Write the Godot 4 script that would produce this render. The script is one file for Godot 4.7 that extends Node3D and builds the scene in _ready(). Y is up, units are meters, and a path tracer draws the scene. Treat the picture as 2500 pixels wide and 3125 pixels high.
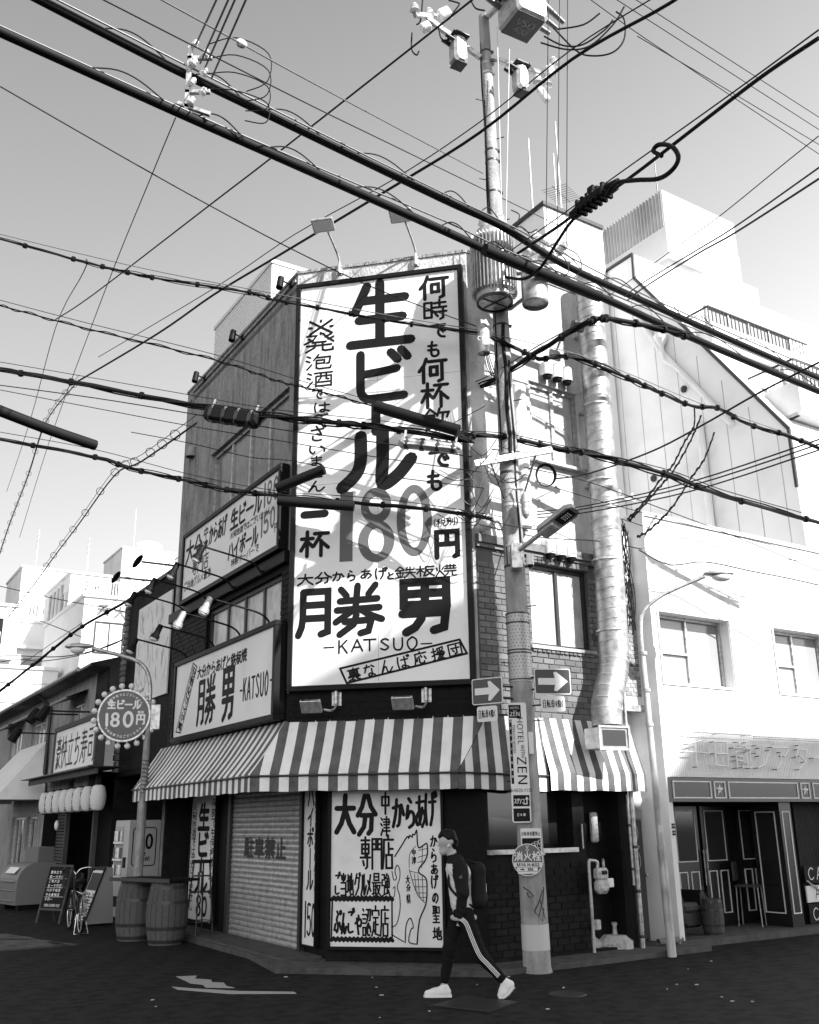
extends Node3D

# ---------------------------------------------------------------- mesh builder
class G:
	var v := PackedVector3Array()
	var n := PackedVector3Array()
	var c := PackedColorArray()
	var col := Color(1, 1, 1)
	var use_col := false

	func grey(g: float) -> void:
		col = Color(g, g, g)
		use_col = true

	func tri(a: Vector3, b: Vector3, d: Vector3) -> void:
		var q := (b - a).cross(d - a).normalized()
		v.append(a); v.append(d); v.append(b)
		n.append(q); n.append(q); n.append(q)
		c.append(col); c.append(col); c.append(col)

	func tris(a: Vector3, b: Vector3, d: Vector3, na: Vector3, nb: Vector3, nd: Vector3) -> void:
		v.append(a); v.append(d); v.append(b)
		n.append(na); n.append(nd); n.append(nb)
		c.append(col); c.append(col); c.append(col)

	func quad(a: Vector3, b: Vector3, d: Vector3, e: Vector3) -> void:
		tri(a, b, d)
		tri(a, d, e)

	func bb(x0: float, y0: float, z0: float, x1: float, y1: float, z1: float, t := Transform3D()) -> void:
		var p := []
		for i in 8:
			p.append(t * Vector3(x1 if i & 1 else x0, y1 if i & 2 else y0, z1 if i & 4 else z0))
		quad(p[4], p[5], p[7], p[6])
		quad(p[1], p[0], p[2], p[3])
		quad(p[5], p[1], p[3], p[7])
		quad(p[0], p[4], p[6], p[2])
		quad(p[6], p[7], p[3], p[2])
		quad(p[0], p[1], p[5], p[4])

	func box(at: Vector3, s: Vector3, b := Basis()) -> void:
		var h := s * 0.5
		bb(-h.x, -h.y, -h.z, h.x, h.y, h.z, Transform3D(b, at))

	# box with chamfered edges
	func cbox(at: Vector3, s: Vector3, k: float, b := Basis()) -> void:
		var t := Transform3D(b, at)
		var h := s * 0.5
		var poly := PackedVector2Array([Vector2(-h.x + k, -h.y), Vector2(h.x - k, -h.y), Vector2(h.x, -h.y + k), Vector2(h.x, h.y - k), Vector2(h.x - k, h.y), Vector2(-h.x + k, h.y), Vector2(-h.x, h.y - k), Vector2(-h.x, -h.y + k)])
		var inn := PackedVector2Array()
		for q in poly:
			inn.append(Vector2(q.x - signf(q.x) * k * 0.9, q.y - signf(q.y) * k * 0.9))
		for i in 8:
			var j := (i + 1) % 8
			var a := poly[i]
			var d := poly[j]
			quad(t * Vector3(a.x, a.y, -h.z + k), t * Vector3(d.x, d.y, -h.z + k), t * Vector3(d.x, d.y, h.z - k), t * Vector3(a.x, a.y, h.z - k))
			quad(t * Vector3(a.x, a.y, h.z - k), t * Vector3(d.x, d.y, h.z - k), t * Vector3(inn[j].x, inn[j].y, h.z), t * Vector3(inn[i].x, inn[i].y, h.z))
			quad(t * Vector3(d.x, d.y, -h.z + k), t * Vector3(a.x, a.y, -h.z + k), t * Vector3(inn[i].x, inn[i].y, -h.z), t * Vector3(inn[j].x, inn[j].y, -h.z))
			tri(t * Vector3(0, 0, h.z), t * Vector3(inn[i].x, inn[i].y, h.z), t * Vector3(inn[j].x, inn[j].y, h.z))
			tri(t * Vector3(0, 0, -h.z), t * Vector3(inn[j].x, inn[j].y, -h.z), t * Vector3(inn[i].x, inn[i].y, -h.z))

	func cyl(a: Vector3, b: Vector3, r0: float, r1: float, k := 12, caps := true) -> void:
		var d := (b - a).normalized()
		var u := d.cross(Vector3(0.3, 0.1, 1) if absf(d.y) > 0.9 else Vector3.UP).normalized()
		var w := d.cross(u)
		for i in k:
			var t0 := TAU * i / k
			var t1 := TAU * (i + 1) / k
			var n0 := u * cos(t0) + w * sin(t0)
			var n1 := u * cos(t1) + w * sin(t1)
			var p0 := a + n0 * r0
			var p1 := a + n1 * r0
			var p2 := b + n1 * r1
			var p3 := b + n0 * r1
			if r0 > 0:
				tris(p0, p1, p2, n0, n1, n1)
			if r1 > 0:
				tris(p0, p2, p3, n0, n1, n0)
			if caps:
				if r0 > 0:
					tri(a, p1, p0)
				if r1 > 0:
					tri(b, p3, p2)

	func tube(pts: Array, r: float, k := 8, caps := true, radii := []) -> void:
		var m := pts.size()
		var rings := []
		var nrm := []
		var u := Vector3.ZERO
		for i in m:
			var d: Vector3
			if i == 0:
				d = pts[1] - pts[0]
			elif i == m - 1:
				d = pts[i] - pts[i - 1]
			else:
				d = pts[i + 1] - pts[i - 1]
			d = d.normalized()
			if i == 0:
				u = d.cross(Vector3(0.3, 0.1, 1) if absf(d.y) > 0.9 else Vector3.UP).normalized()
			else:
				u = (u - d * u.dot(d)).normalized()
			var w := d.cross(u)
			var ring := []
			var rn := []
			var rr: float = radii[i] if radii.size() > i else r
			for j in k:
				var t := TAU * j / k
				var q := u * cos(t) + w * sin(t)
				rn.append(q)
				ring.append(pts[i] + q * rr)
			rings.append(ring)
			nrm.append(rn)
		for i in m - 1:
			for j in k:
				var e := (j + 1) % k
				tris(rings[i][j], rings[i][e], rings[i + 1][e], nrm[i][j], nrm[i][e], nrm[i + 1][e])
				tris(rings[i][j], rings[i + 1][e], rings[i + 1][j], nrm[i][j], nrm[i + 1][e], nrm[i + 1][j])
		if caps:
			for j in k:
				var e := (j + 1) % k
				tri(pts[0], rings[0][e], rings[0][j])
				tri(pts[m - 1], rings[m - 1][j], rings[m - 1][e])

	# profile: [r, y, r, y ...] turned about y
	func lathe(pr: Array, k := 24, t := Transform3D(), smooth := true) -> void:
		var m := pr.size() / 2
		for i in m - 1:
			var r0: float = pr[2 * i]
			var y0: float = pr[2 * i + 1]
			var r1: float = pr[2 * i + 2]
			var y1: float = pr[2 * i + 3]
			var s := Vector2(y1 - y0, r0 - r1)
			if s.length() < 0.00001:
				continue
			s = s.normalized()
			for j in k:
				var a := TAU * j / k
				var b := TAU * (j + 1) / k
				var p0 := t * Vector3(r0 * cos(a), y0, r0 * sin(a))
				var p1 := t * Vector3(r0 * cos(b), y0, r0 * sin(b))
				var p2 := t * Vector3(r1 * cos(b), y1, r1 * sin(b))
				var p3 := t * Vector3(r1 * cos(a), y1, r1 * sin(a))
				var na := (t.basis * Vector3(cos(a) * s.x, s.y, sin(a) * s.x)).normalized()
				var nb := (t.basis * Vector3(cos(b) * s.x, s.y, sin(b) * s.x)).normalized()
				if r0 > 0:
					tris(p0, p2, p1, na, nb, nb)
				if r1 > 0:
					tris(p0, p3, p2, na, na, nb)

	# polygon (counter-clockwise seen from +z) pulled from z0 to z1
	func ext(poly: PackedVector2Array, z0: float, z1: float, t := Transform3D()) -> void:
		var p := poly
		if Geometry2D.is_polygon_clockwise(p):
			p = p.duplicate()
			p.reverse()
		var ix := Geometry2D.triangulate_polygon(p)
		for i in range(0, ix.size(), 3):
			var a := p[ix[i]]
			var b := p[ix[i + 1]]
			var d := p[ix[i + 2]]
			if (b - a).cross(d - a) < 0:
				var s := b
				b = d
				d = s
			tri(t * Vector3(a.x, a.y, z1), t * Vector3(b.x, b.y, z1), t * Vector3(d.x, d.y, z1))
			tri(t * Vector3(a.x, a.y, z0), t * Vector3(d.x, d.y, z0), t * Vector3(b.x, b.y, z0))
		for i in p.size():
			var a := p[i]
			var b := p[(i + 1) % p.size()]
			quad(t * Vector3(a.x, a.y, z0), t * Vector3(b.x, b.y, z0), t * Vector3(b.x, b.y, z1), t * Vector3(a.x, a.y, z1))

	func ball(at: Vector3, s: Vector3, k := 16, b := Basis()) -> void:
		var h := k / 2
		for i in h:
			for j in k:
				var q := []
				for e in [[i, j], [i + 1, j], [i + 1, j + 1], [i, j + 1]]:
					var th: float = PI * e[0] / h
					var ph: float = TAU * e[1] / k
					q.append(Vector3(sin(th) * cos(ph), cos(th), sin(th) * sin(ph)))
				var w := []
				var m := []
				for e in q:
					w.append(at + b * (e * s))
					m.append((b * (e / s)).normalized())
				if i > 0:
					tris(w[0], w[3], w[2], m[0], m[3], m[2])
				if i < h - 1:
					tris(w[0], w[2], w[1], m[0], m[2], m[1])

	# flat ribbon along 2D points at depth z, painted brush stroke
	func stroke(p: PackedVector2Array, w: float, z: float, t: Transform3D, round_ends := true, flat_nib := 1.0) -> void:
		var m := p.size()
		if m < 2:
			return
		var closed := p[0].distance_to(p[m - 1]) < 0.0005 and m > 3
		var l := []
		var r := []
		var h := w * 0.5
		for i in m:
			var d0: Vector2
			var d1: Vector2
			if closed:
				d0 = (p[i] - p[i - 1 if i > 0 else m - 2]).normalized()
				d1 = (p[i + 1 if i < m - 1 else 1] - p[i]).normalized()
			else:
				d0 = (p[i] - p[i - 1]).normalized() if i > 0 else (p[1] - p[0]).normalized()
				d1 = (p[i + 1] - p[i]).normalized() if i < m - 1 else d0
			var n0 := Vector2(-d0.y, d0.x)
			var n1 := Vector2(-d1.y, d1.x)
			var b := n0 + n1
			if b.length() < 0.3:
				b = n0
			b = b.normalized()
			var k := h / maxf(b.dot(n0), 0.55)
			l.append(t * Vector3(p[i].x + b.x * k, p[i].y + b.y * k, z))
			r.append(t * Vector3(p[i].x - b.x * k, p[i].y - b.y * k, z))
		for i in m - 1:
			quad(r[i], r[i + 1], l[i + 1], l[i])
		if round_ends and not closed:
			for e in 2:
				var q := p[0] if e == 0 else p[m - 1]
				var d := (p[0] - p[1]).normalized() if e == 0 else (p[m - 1] - p[m - 2]).normalized()
				var a0 := d.angle() - PI / 2
				for i in 4:
					var a := a0 + PI * i / 4
					var b := a0 + PI * (i + 1) / 4
					tri(t * Vector3(q.x, q.y, z), t * Vector3(q.x + cos(a) * h, q.y + sin(a) * h, z), t * Vector3(q.x + cos(b) * h, q.y + sin(b) * h, z))

	func mesh() -> ArrayMesh:
		var a := []
		a.resize(Mesh.ARRAY_MAX)
		a[Mesh.ARRAY_VERTEX] = v
		a[Mesh.ARRAY_NORMAL] = n
		if use_col:
			a[Mesh.ARRAY_COLOR] = c
		var m := ArrayMesh.new()
		m.add_surface_from_arrays(Mesh.PRIMITIVE_TRIANGLES, a)
		return m

# ---------------------------------------------------------------- naming, tagging, committing
var taken := {}
var M := {}
var rng := RandomNumberGenerator.new()

func nm(called: String) -> String:
	if not taken.has(called):
		taken[called] = 0
		return called
	taken[called] += 1
	return "%s_%03d" % [called, taken[called]]

func tag(o: Node3D, label: String, category: String, group := "") -> Node3D:
	o.set_meta("label", label)
	o.set_meta("category", category)
	if group != "":
		o.set_meta("group", group)
	return o

func thing(called: String, label: String, category: String, t := Transform3D(), group := "") -> Node3D:
	var o := Node3D.new()
	o.name = nm(called)
	add_child(o)
	o.transform = t
	return tag(o, label, category, group)

func part(parent: Node3D, g: G, called: String, m: Material) -> MeshInstance3D:
	var o := MeshInstance3D.new()
	o.mesh = g.mesh()
	o.material_override = m
	o.name = called
	parent.add_child(o, true)
	return o

func one(g: G, called: String, m: Material, label: String, category: String, t := Transform3D(), group := "") -> MeshInstance3D:
	var o := MeshInstance3D.new()
	o.mesh = g.mesh()
	o.material_override = m
	o.name = nm(called)
	add_child(o)
	o.transform = t
	tag(o, label, category, group)
	return o

func structure(g: G, called: String, m: Material, t := Transform3D()) -> MeshInstance3D:
	var o := MeshInstance3D.new()
	o.mesh = g.mesh()
	o.material_override = m
	o.name = nm(called)
	add_child(o)
	o.transform = t
	o.set_meta("kind", "structure")
	return o

func copy(o: Node3D, t: Transform3D, label := "") -> Node3D:
	var r: Node3D = o.duplicate()
	r.name = nm(String(o.name))
	add_child(r)
	r.transform = t
	if label != "":
		r.set_meta("label", label)
	return r

# ---------------------------------------------------------------- materials
func lin(g: float) -> Color:
	return Color(g, g, g).linear_to_srgb()

func mat(g: float, rough := 0.7, metal := 0.0) -> StandardMaterial3D:
	var m := StandardMaterial3D.new()
	m.albedo_color = lin(g)
	m.roughness = rough
	m.metallic = metal
	return m

func vmat(rough := 0.8, metal := 0.0) -> StandardMaterial3D:
	var m := mat(1.0, rough, metal)
	m.vertex_color_use_as_albedo = true
	m.metallic_specular = 0.25
	return m

func ramp(pts: Array) -> Gradient:
	var g := Gradient.new()
	var o := PackedFloat32Array()
	var c := PackedColorArray()
	for p in pts:
		o.append(p[0])
		c.append(Color(p[1], p[1], p[1]))
	g.offsets = o
	g.colors = c
	return g

func noise_tex(freq: float, oct: int, rp: Array, sd := 1, kind := FastNoiseLite.TYPE_SIMPLEX_SMOOTH, size := 512, normal := false, strength := 4.0) -> NoiseTexture2D:
	var f := FastNoiseLite.new()
	f.noise_type = kind
	f.seed = sd
	f.frequency = freq
	f.fractal_octaves = oct
	var t := NoiseTexture2D.new()
	t.width = size
	t.height = size
	t.seamless = true
	t.noise = f
	if normal:
		t.as_normal_map = true
		t.bump_strength = strength
	elif rp.size() > 0:
		t.color_ramp = ramp(rp)
	return t

func tri_mat(g: float, rough: float, tex: Texture2D, sx: float, sy := -1.0, nt: Texture2D = null, ns := 0.6, metal := 0.0) -> StandardMaterial3D:
	var m := mat(g, rough, metal)
	m.albedo_texture = tex
	m.uv1_triplanar = true
	m.uv1_world_triplanar = true
	m.uv1_scale = v3(sx, sx if sy < 0 else sy, sx)
	if nt:
		m.normal_enabled = true
		m.normal_texture = nt
		m.normal_scale = ns
	return m

func make_materials() -> void:
	var mott := noise_tex(0.012, 5, [[0.0, 0.62], [0.35, 0.82], [0.6, 0.95], [1.0, 1.0]], 3)
	var pale := noise_tex(0.012, 5, [[0.0, 0.86], [0.4, 0.95], [1.0, 1.0]], 3)
	var fine := noise_tex(0.09, 4, [[0.0, 0.55], [0.5, 0.85], [1.0, 1.0]], 7)
	var streak := noise_tex(0.02, 5, [[0.0, 0.6], [0.3, 0.8], [0.6, 0.93], [1.0, 1.0]], 11)
	var grit_n := noise_tex(0.12, 4, [], 5, FastNoiseLite.TYPE_SIMPLEX_SMOOTH, 512, true, 6.0)
	var soft_n := noise_tex(0.02, 3, [], 9, FastNoiseLite.TYPE_SIMPLEX_SMOOTH, 512, true, 5.0)
	var asph := noise_tex(0.2, 3, [[0.0, 0.35], [0.45, 0.75], [0.7, 0.9], [1.0, 1.0]], 21, FastNoiseLite.TYPE_CELLULAR)
	M.asphalt = tri_mat(0.05, 0.8, asph, 0.9, -1, grit_n, 1.0)
	M.asphalt.detail_enabled = true
	M.asphalt.detail_albedo = noise_tex(0.008, 5, [[0.0, 0.55], [0.5, 0.9], [1.0, 1.0]], 33)
	M.asphalt.detail_blend_mode = BaseMaterial3D.BLEND_MODE_MUL
	M.asphalt.uv2_triplanar = true
	M.asphalt.uv2_world_triplanar = true
	M.asphalt.uv2_scale = v3(0.13, 0.13, 0.13)
	M.asphalt_new = tri_mat(0.035, 0.8, asph, 1.1, -1, grit_n, 1.0)
	M.concrete = tri_mat(0.2, 0.85, mott, 0.7, -1, grit_n, 0.5)
	M.pave = tri_mat(0.085, 0.85, mott, 0.6, -1, grit_n, 0.7)
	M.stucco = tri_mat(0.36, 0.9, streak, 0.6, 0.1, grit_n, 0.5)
	M.stucco_sun_tone = tri_mat(0.6, 0.9, mott, 0.4, 0.12, grit_n, 0.3)  # paler copy of the stucco, sunlight of the sunny faces put into its colour
	M.white_wall = tri_mat(0.82, 0.85, pale, 0.2, -1, soft_n, 0.15)
	M.side_wall = tri_mat(0.82, 0.8, pale, 0.1, -1, soft_n, 0.1)
	M.far_white = tri_mat(0.8, 0.9, pale, 0.08)
	M.far_grey = tri_mat(0.5, 0.9, mott, 0.08)
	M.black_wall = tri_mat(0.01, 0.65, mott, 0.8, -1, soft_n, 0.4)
	M.black = mat(0.008, 0.55)
	M.black_gloss = mat(0.012, 0.25)
	M.frame = tri_mat(0.013, 0.45, fine, 0.8)
	M.panel = tri_mat(0.84, 0.45, pale, 0.15)
	M.panel_dim = tri_mat(0.76, 0.5, pale, 0.3)
	M.ink = mat(0.009, 0.55)
	M.ink_grey = mat(0.13, 0.5)
	M.ink_soft = mat(0.05, 0.6)
	M.white_ink = mat(0.7, 0.6)
	M.metal = tri_mat(0.45, 0.42, mott, 0.9, -1, null, 0, 0.75)
	M.galv = tri_mat(0.55, 0.45, mott, 1.2, -1, soft_n, 0.2, 0.55)
	M.dark_metal = tri_mat(0.06, 0.45, fine, 1.5, -1, null, 0, 0.4)
	M.alu = tri_mat(0.62, 0.4, mott, 1.5, -1, null, 0, 0.6)
	M.chrome = mat(0.75, 0.15, 1.0)
	M.pole = tri_mat(0.4, 0.85, mott, 0.8, 0.2, grit_n, 0.3)
	M.pole_plate = mat(0.42, 0.5, 0.3)
	M.cable = mat(0.01, 0.6)
	M.wire = mat(0.016, 0.5)
	M.wire_grey = mat(0.16, 0.45, 0.3)
	M.wire_light = mat(0.5, 0.5, 0.2)
	M.porcelain = mat(0.78, 0.2)
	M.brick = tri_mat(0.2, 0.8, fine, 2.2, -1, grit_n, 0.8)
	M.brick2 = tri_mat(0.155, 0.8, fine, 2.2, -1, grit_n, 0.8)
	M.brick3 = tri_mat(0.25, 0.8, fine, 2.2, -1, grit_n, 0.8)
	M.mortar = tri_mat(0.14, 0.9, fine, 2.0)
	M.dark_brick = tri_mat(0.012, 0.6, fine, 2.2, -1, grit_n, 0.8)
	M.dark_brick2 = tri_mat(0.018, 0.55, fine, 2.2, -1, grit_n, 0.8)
	M.tile = [mat(0.3, 0.35), mat(0.4, 0.35), mat(0.23, 0.35), mat(0.13, 0.35)]
	M.grout = mat(0.75, 0.9)
	M.frost = tri_mat(0.6, 0.25, mott, 0.7, 0.3, soft_n, 0.15)
	M.frost_dark = tri_mat(0.2, 0.16, streak, 0.9, 0.3, soft_n, 0.2)
	M.glass_dark = mat(0.02, 0.06)
	M.glass_mid = mat(0.3, 0.1)
	M.corr = tri_mat(0.8, 0.5, pale, 0.3)
	M.corr_dark = tri_mat(0.018, 0.55, mott, 0.5)
	M.cloth_light = tri_mat(0.84, 0.9, pale, 0.5, -1, grit_n, 0.2)
	M.cloth_dark = tri_mat(0.13, 0.9, mott, 0.5, -1, grit_n, 0.2)
	M.canvas = tri_mat(0.75, 0.9, pale, 0.3, -1, soft_n, 0.2)
	M.wood = tri_mat(0.07, 0.7, noise_tex(0.05, 4, [[0.0, 0.5], [0.5, 0.85], [1.0, 1.0]], 41), 2.5, 0.3)
	M.wood_light = tri_mat(0.09, 0.7, noise_tex(0.05, 4, [[0.0, 0.5], [0.5, 0.85], [1.0, 1.0]], 42), 0.4, 4.0)
	M.paper = mat(0.6, 0.8)
	M.plastic = tri_mat(0.58, 0.5, mott, 2.0, -1, null)
	M.lens = mat(0.75, 0.12)
	M.road_paint = tri_mat(0.5, 0.8, fine, 1.5)
	M.skin = mat(0.42, 0.55)
	M.cloth_black = tri_mat(0.012, 0.85, fine, 6.0)
	M.cloth_white = tri_mat(0.62, 0.75, mott, 4.0, -1, soft_n, 0.3)
	M.hair = mat(0.008, 0.5)
	M.shoe = mat(0.72, 0.55)
	for k in ["ink", "ink_soft", "ink_grey", "cable", "wire", "frame", "black", "black_wall", "dark_brick", "dark_brick2", "cloth_black", "corr_dark", "asphalt", "stucco", "pole"]:
		M[k].metallic_specular = 0.25
	M.vert = vmat(0.75)
	M.vert_metal = vmat(0.45, 0.4)

# ---------------------------------------------------------------- frames: x along the wall to the right, y up, z out of the wall
func frame_at(o: Vector3, deg: float) -> Transform3D:
	# deg: heading of the wall's right-hand direction, clockwise from straight ahead (-z)
	var a := deg_to_rad(deg)
	var x := v3(sin(a), 0, -cos(a))
	return Transform3D(Basis(x, Vector3.UP, x.cross(Vector3.UP)), o)

var FM: Transform3D   # chamfered corner face with the tall sign
var FL: Transform3D   # left street face, x runs from -5.45 to 0 at the corner
var FR: Transform3D   # right street face
var FC: Transform3D   # cafe front

func sm(p: PackedVector2Array, k := 5) -> PackedVector2Array:
	var o := PackedVector2Array()
	var m := p.size()
	if m < 3:
		return p
	for i in m - 1:
		var a := p[maxi(i - 1, 0)]
		var b := p[i]
		var d := p[i + 1]
		var e := p[mini(i + 2, m - 1)]
		for j in k:
			o.append(b.cubic_interpolate(d, a, e, float(j) / k))
	o.append(p[m - 1])
	return o

func sm3(p: Array, k := 6) -> Array:
	var o := []
	var m := p.size()
	if m < 3:
		return p
	for i in m - 1:
		var a: Vector3 = p[maxi(i - 1, 0)]
		var b: Vector3 = p[i]
		var d: Vector3 = p[i + 1]
		var e: Vector3 = p[mini(i + 2, m - 1)]
		for j in k:
			o.append(b.cubic_interpolate(d, a, e, float(j) / k))
	o.append(p[m - 1])
	return o

# one hand-painted character in the box x, y (lower left), w, h
func glyph(g: G, ch: String, x: float, y: float, w: float, h: float, sw: float, z: float, t := Transform3D()) -> void:
	if not GLY.has(ch):
		return
	var curved := KANA.contains(ch)
	var k := 0
	for s in GLY[ch]:
		var p := PackedVector2Array()
		for i in range(0, s.size(), 2):
			p.append(Vector2(x + w * s[i] / 100.0, y + h * (1.0 - s[i + 1] / 100.0)))
		if curved:
			p = sm(p)
		g.stroke(p, sw, z + 0.0002 * (k % 5), t)
		k += 1

func word(g: G, s: String, x: float, y: float, w: float, h: float, gap: float, sw: float, z: float, t := Transform3D()) -> void:
	for i in s.length():
		glyph(g, s[i], x + i * (w + gap), y, w, h, sw, z, t)

func column(g: G, s: String, x: float, ytop: float, w: float, h: float, gap: float, sw: float, z: float, t := Transform3D()) -> void:
	for i in s.length():
		glyph(g, s[i], x, ytop - h - i * (h + gap), w, h, sw, z, t)

func ring2(cx: float, cy: float, rx: float, ry: float, k := 28) -> PackedVector2Array:
	var p := PackedVector2Array()
	for i in k + 1:
		p.append(Vector2(cx + rx * sin(TAU * i / k), cy + ry * cos(TAU * i / k)))
	return p

# Latin lettering
func latin(parent: Node3D, s: String, at: Vector3, h: float, m: Material, wide := 1.0, turn := 0.0, bold := false, called := "lettering") -> MeshInstance3D:
	var f := SystemFont.new()
	f.font_names = PackedStringArray(["Droid Sans"])
	f.font_weight = 700 if bold else 400
	var t := TextMesh.new()
	t.text = s
	t.font = f
	t.font_size = 64
	t.pixel_size = h / 46.0
	t.depth = 0.004
	t.curve_step = 2.0
	var o := MeshInstance3D.new()
	o.mesh = t
	o.material_override = m
	o.name = called
	parent.add_child(o, true)
	o.transform = Transform3D(Basis(v3(0, 0, 1), turn) * Basis.from_scale(v3(wide, 1, 1)), at)
	return o

# wall face with rectangular openings; holes: [x0, y0, x1, y1, depth]
func wall(g: G, x0: float, y0: float, x1: float, y1: float, holes: Array, z := 0.0) -> void:
	var xs := [x0, x1]
	var ys := [y0, y1]
	for h in holes:
		for q in [h[0], h[2]]:
			if q > x0 and q < x1 and not xs.has(q):
				xs.append(q)
		for q in [h[1], h[3]]:
			if q > y0 and q < y1 and not ys.has(q):
				ys.append(q)
	xs.sort()
	ys.sort()
	for i in xs.size() - 1:
		for j in ys.size() - 1:
			var cx: float = (xs[i] + xs[i + 1]) / 2.0
			var cy: float = (ys[j] + ys[j + 1]) / 2.0
			var open := false
			for h in holes:
				if cx > h[0] and cx < h[2] and cy > h[1] and cy < h[3]:
					open = true
			if not open:
				g.quad(v3(xs[i], ys[j], z), v3(xs[i + 1], ys[j], z), v3(xs[i + 1], ys[j + 1], z), v3(xs[i], ys[j + 1], z))
	for h in holes:
		var d: float = z - h[4]
		var a := v3(h[0], h[1], z)
		var b := v3(h[2], h[1], z)
		var e := v3(h[2], h[3], z)
		var f := v3(h[0], h[3], z)
		var k := v3(0, 0, d - z)
		g.quad(a, b, b + k, a + k)
		g.quad(b, e, e + k, b + k)
		g.quad(e, f, f + k, e + k)
		g.quad(f, a, a + k, f + k)

# window set into an opening: frame, mullions, panes. parent gets one part window > frame, pane
func window(parent: Node3D, x0: float, y0: float, x1: float, y1: float, z: float, cols: int, fm: Material, pm: Material, fw := 0.05, rows := 1, called := "window") -> MeshInstance3D:
	var g := G.new()
	g.bb(x0, y0, z - 0.05, x0 + fw, y1, z + 0.03)
	g.bb(x1 - fw, y0, z - 0.05, x1, y1, z + 0.03)
	g.bb(x0 + fw, y0, z - 0.05, x1 - fw, y0 + fw, z + 0.028)
	g.bb(x0 + fw, y1 - fw, z - 0.05, x1 - fw, y1, z + 0.028)
	var o := part(parent, g, called, fm)
	var w := (x1 - x0 - 2 * fw) / cols
	var hh := (y1 - y0 - 2 * fw) / rows
	for i in cols:
		if i > 0:
			var mg := G.new()
			mg.bb(x0 + fw + i * w - fw * 0.45, y0 + fw, z - 0.045, x0 + fw + i * w + fw * 0.45, y1 - fw, z + 0.022)
			part(o, mg, "mullion", fm)
		for j in rows:
			var pg := G.new()
			var tilt := 0.004 * (i % 2)
			pg.bb(x0 + fw + i * w + fw * 0.2, y0 + fw + j * hh, z - 0.03, x0 + fw + (i + 1) * w - fw * 0.2, y0 + fw + (j + 1) * hh - (0.02 if rows > 1 else 0.0), z - 0.015 + tilt)
			part(o, pg, "pane", pm)
	return o

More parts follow.
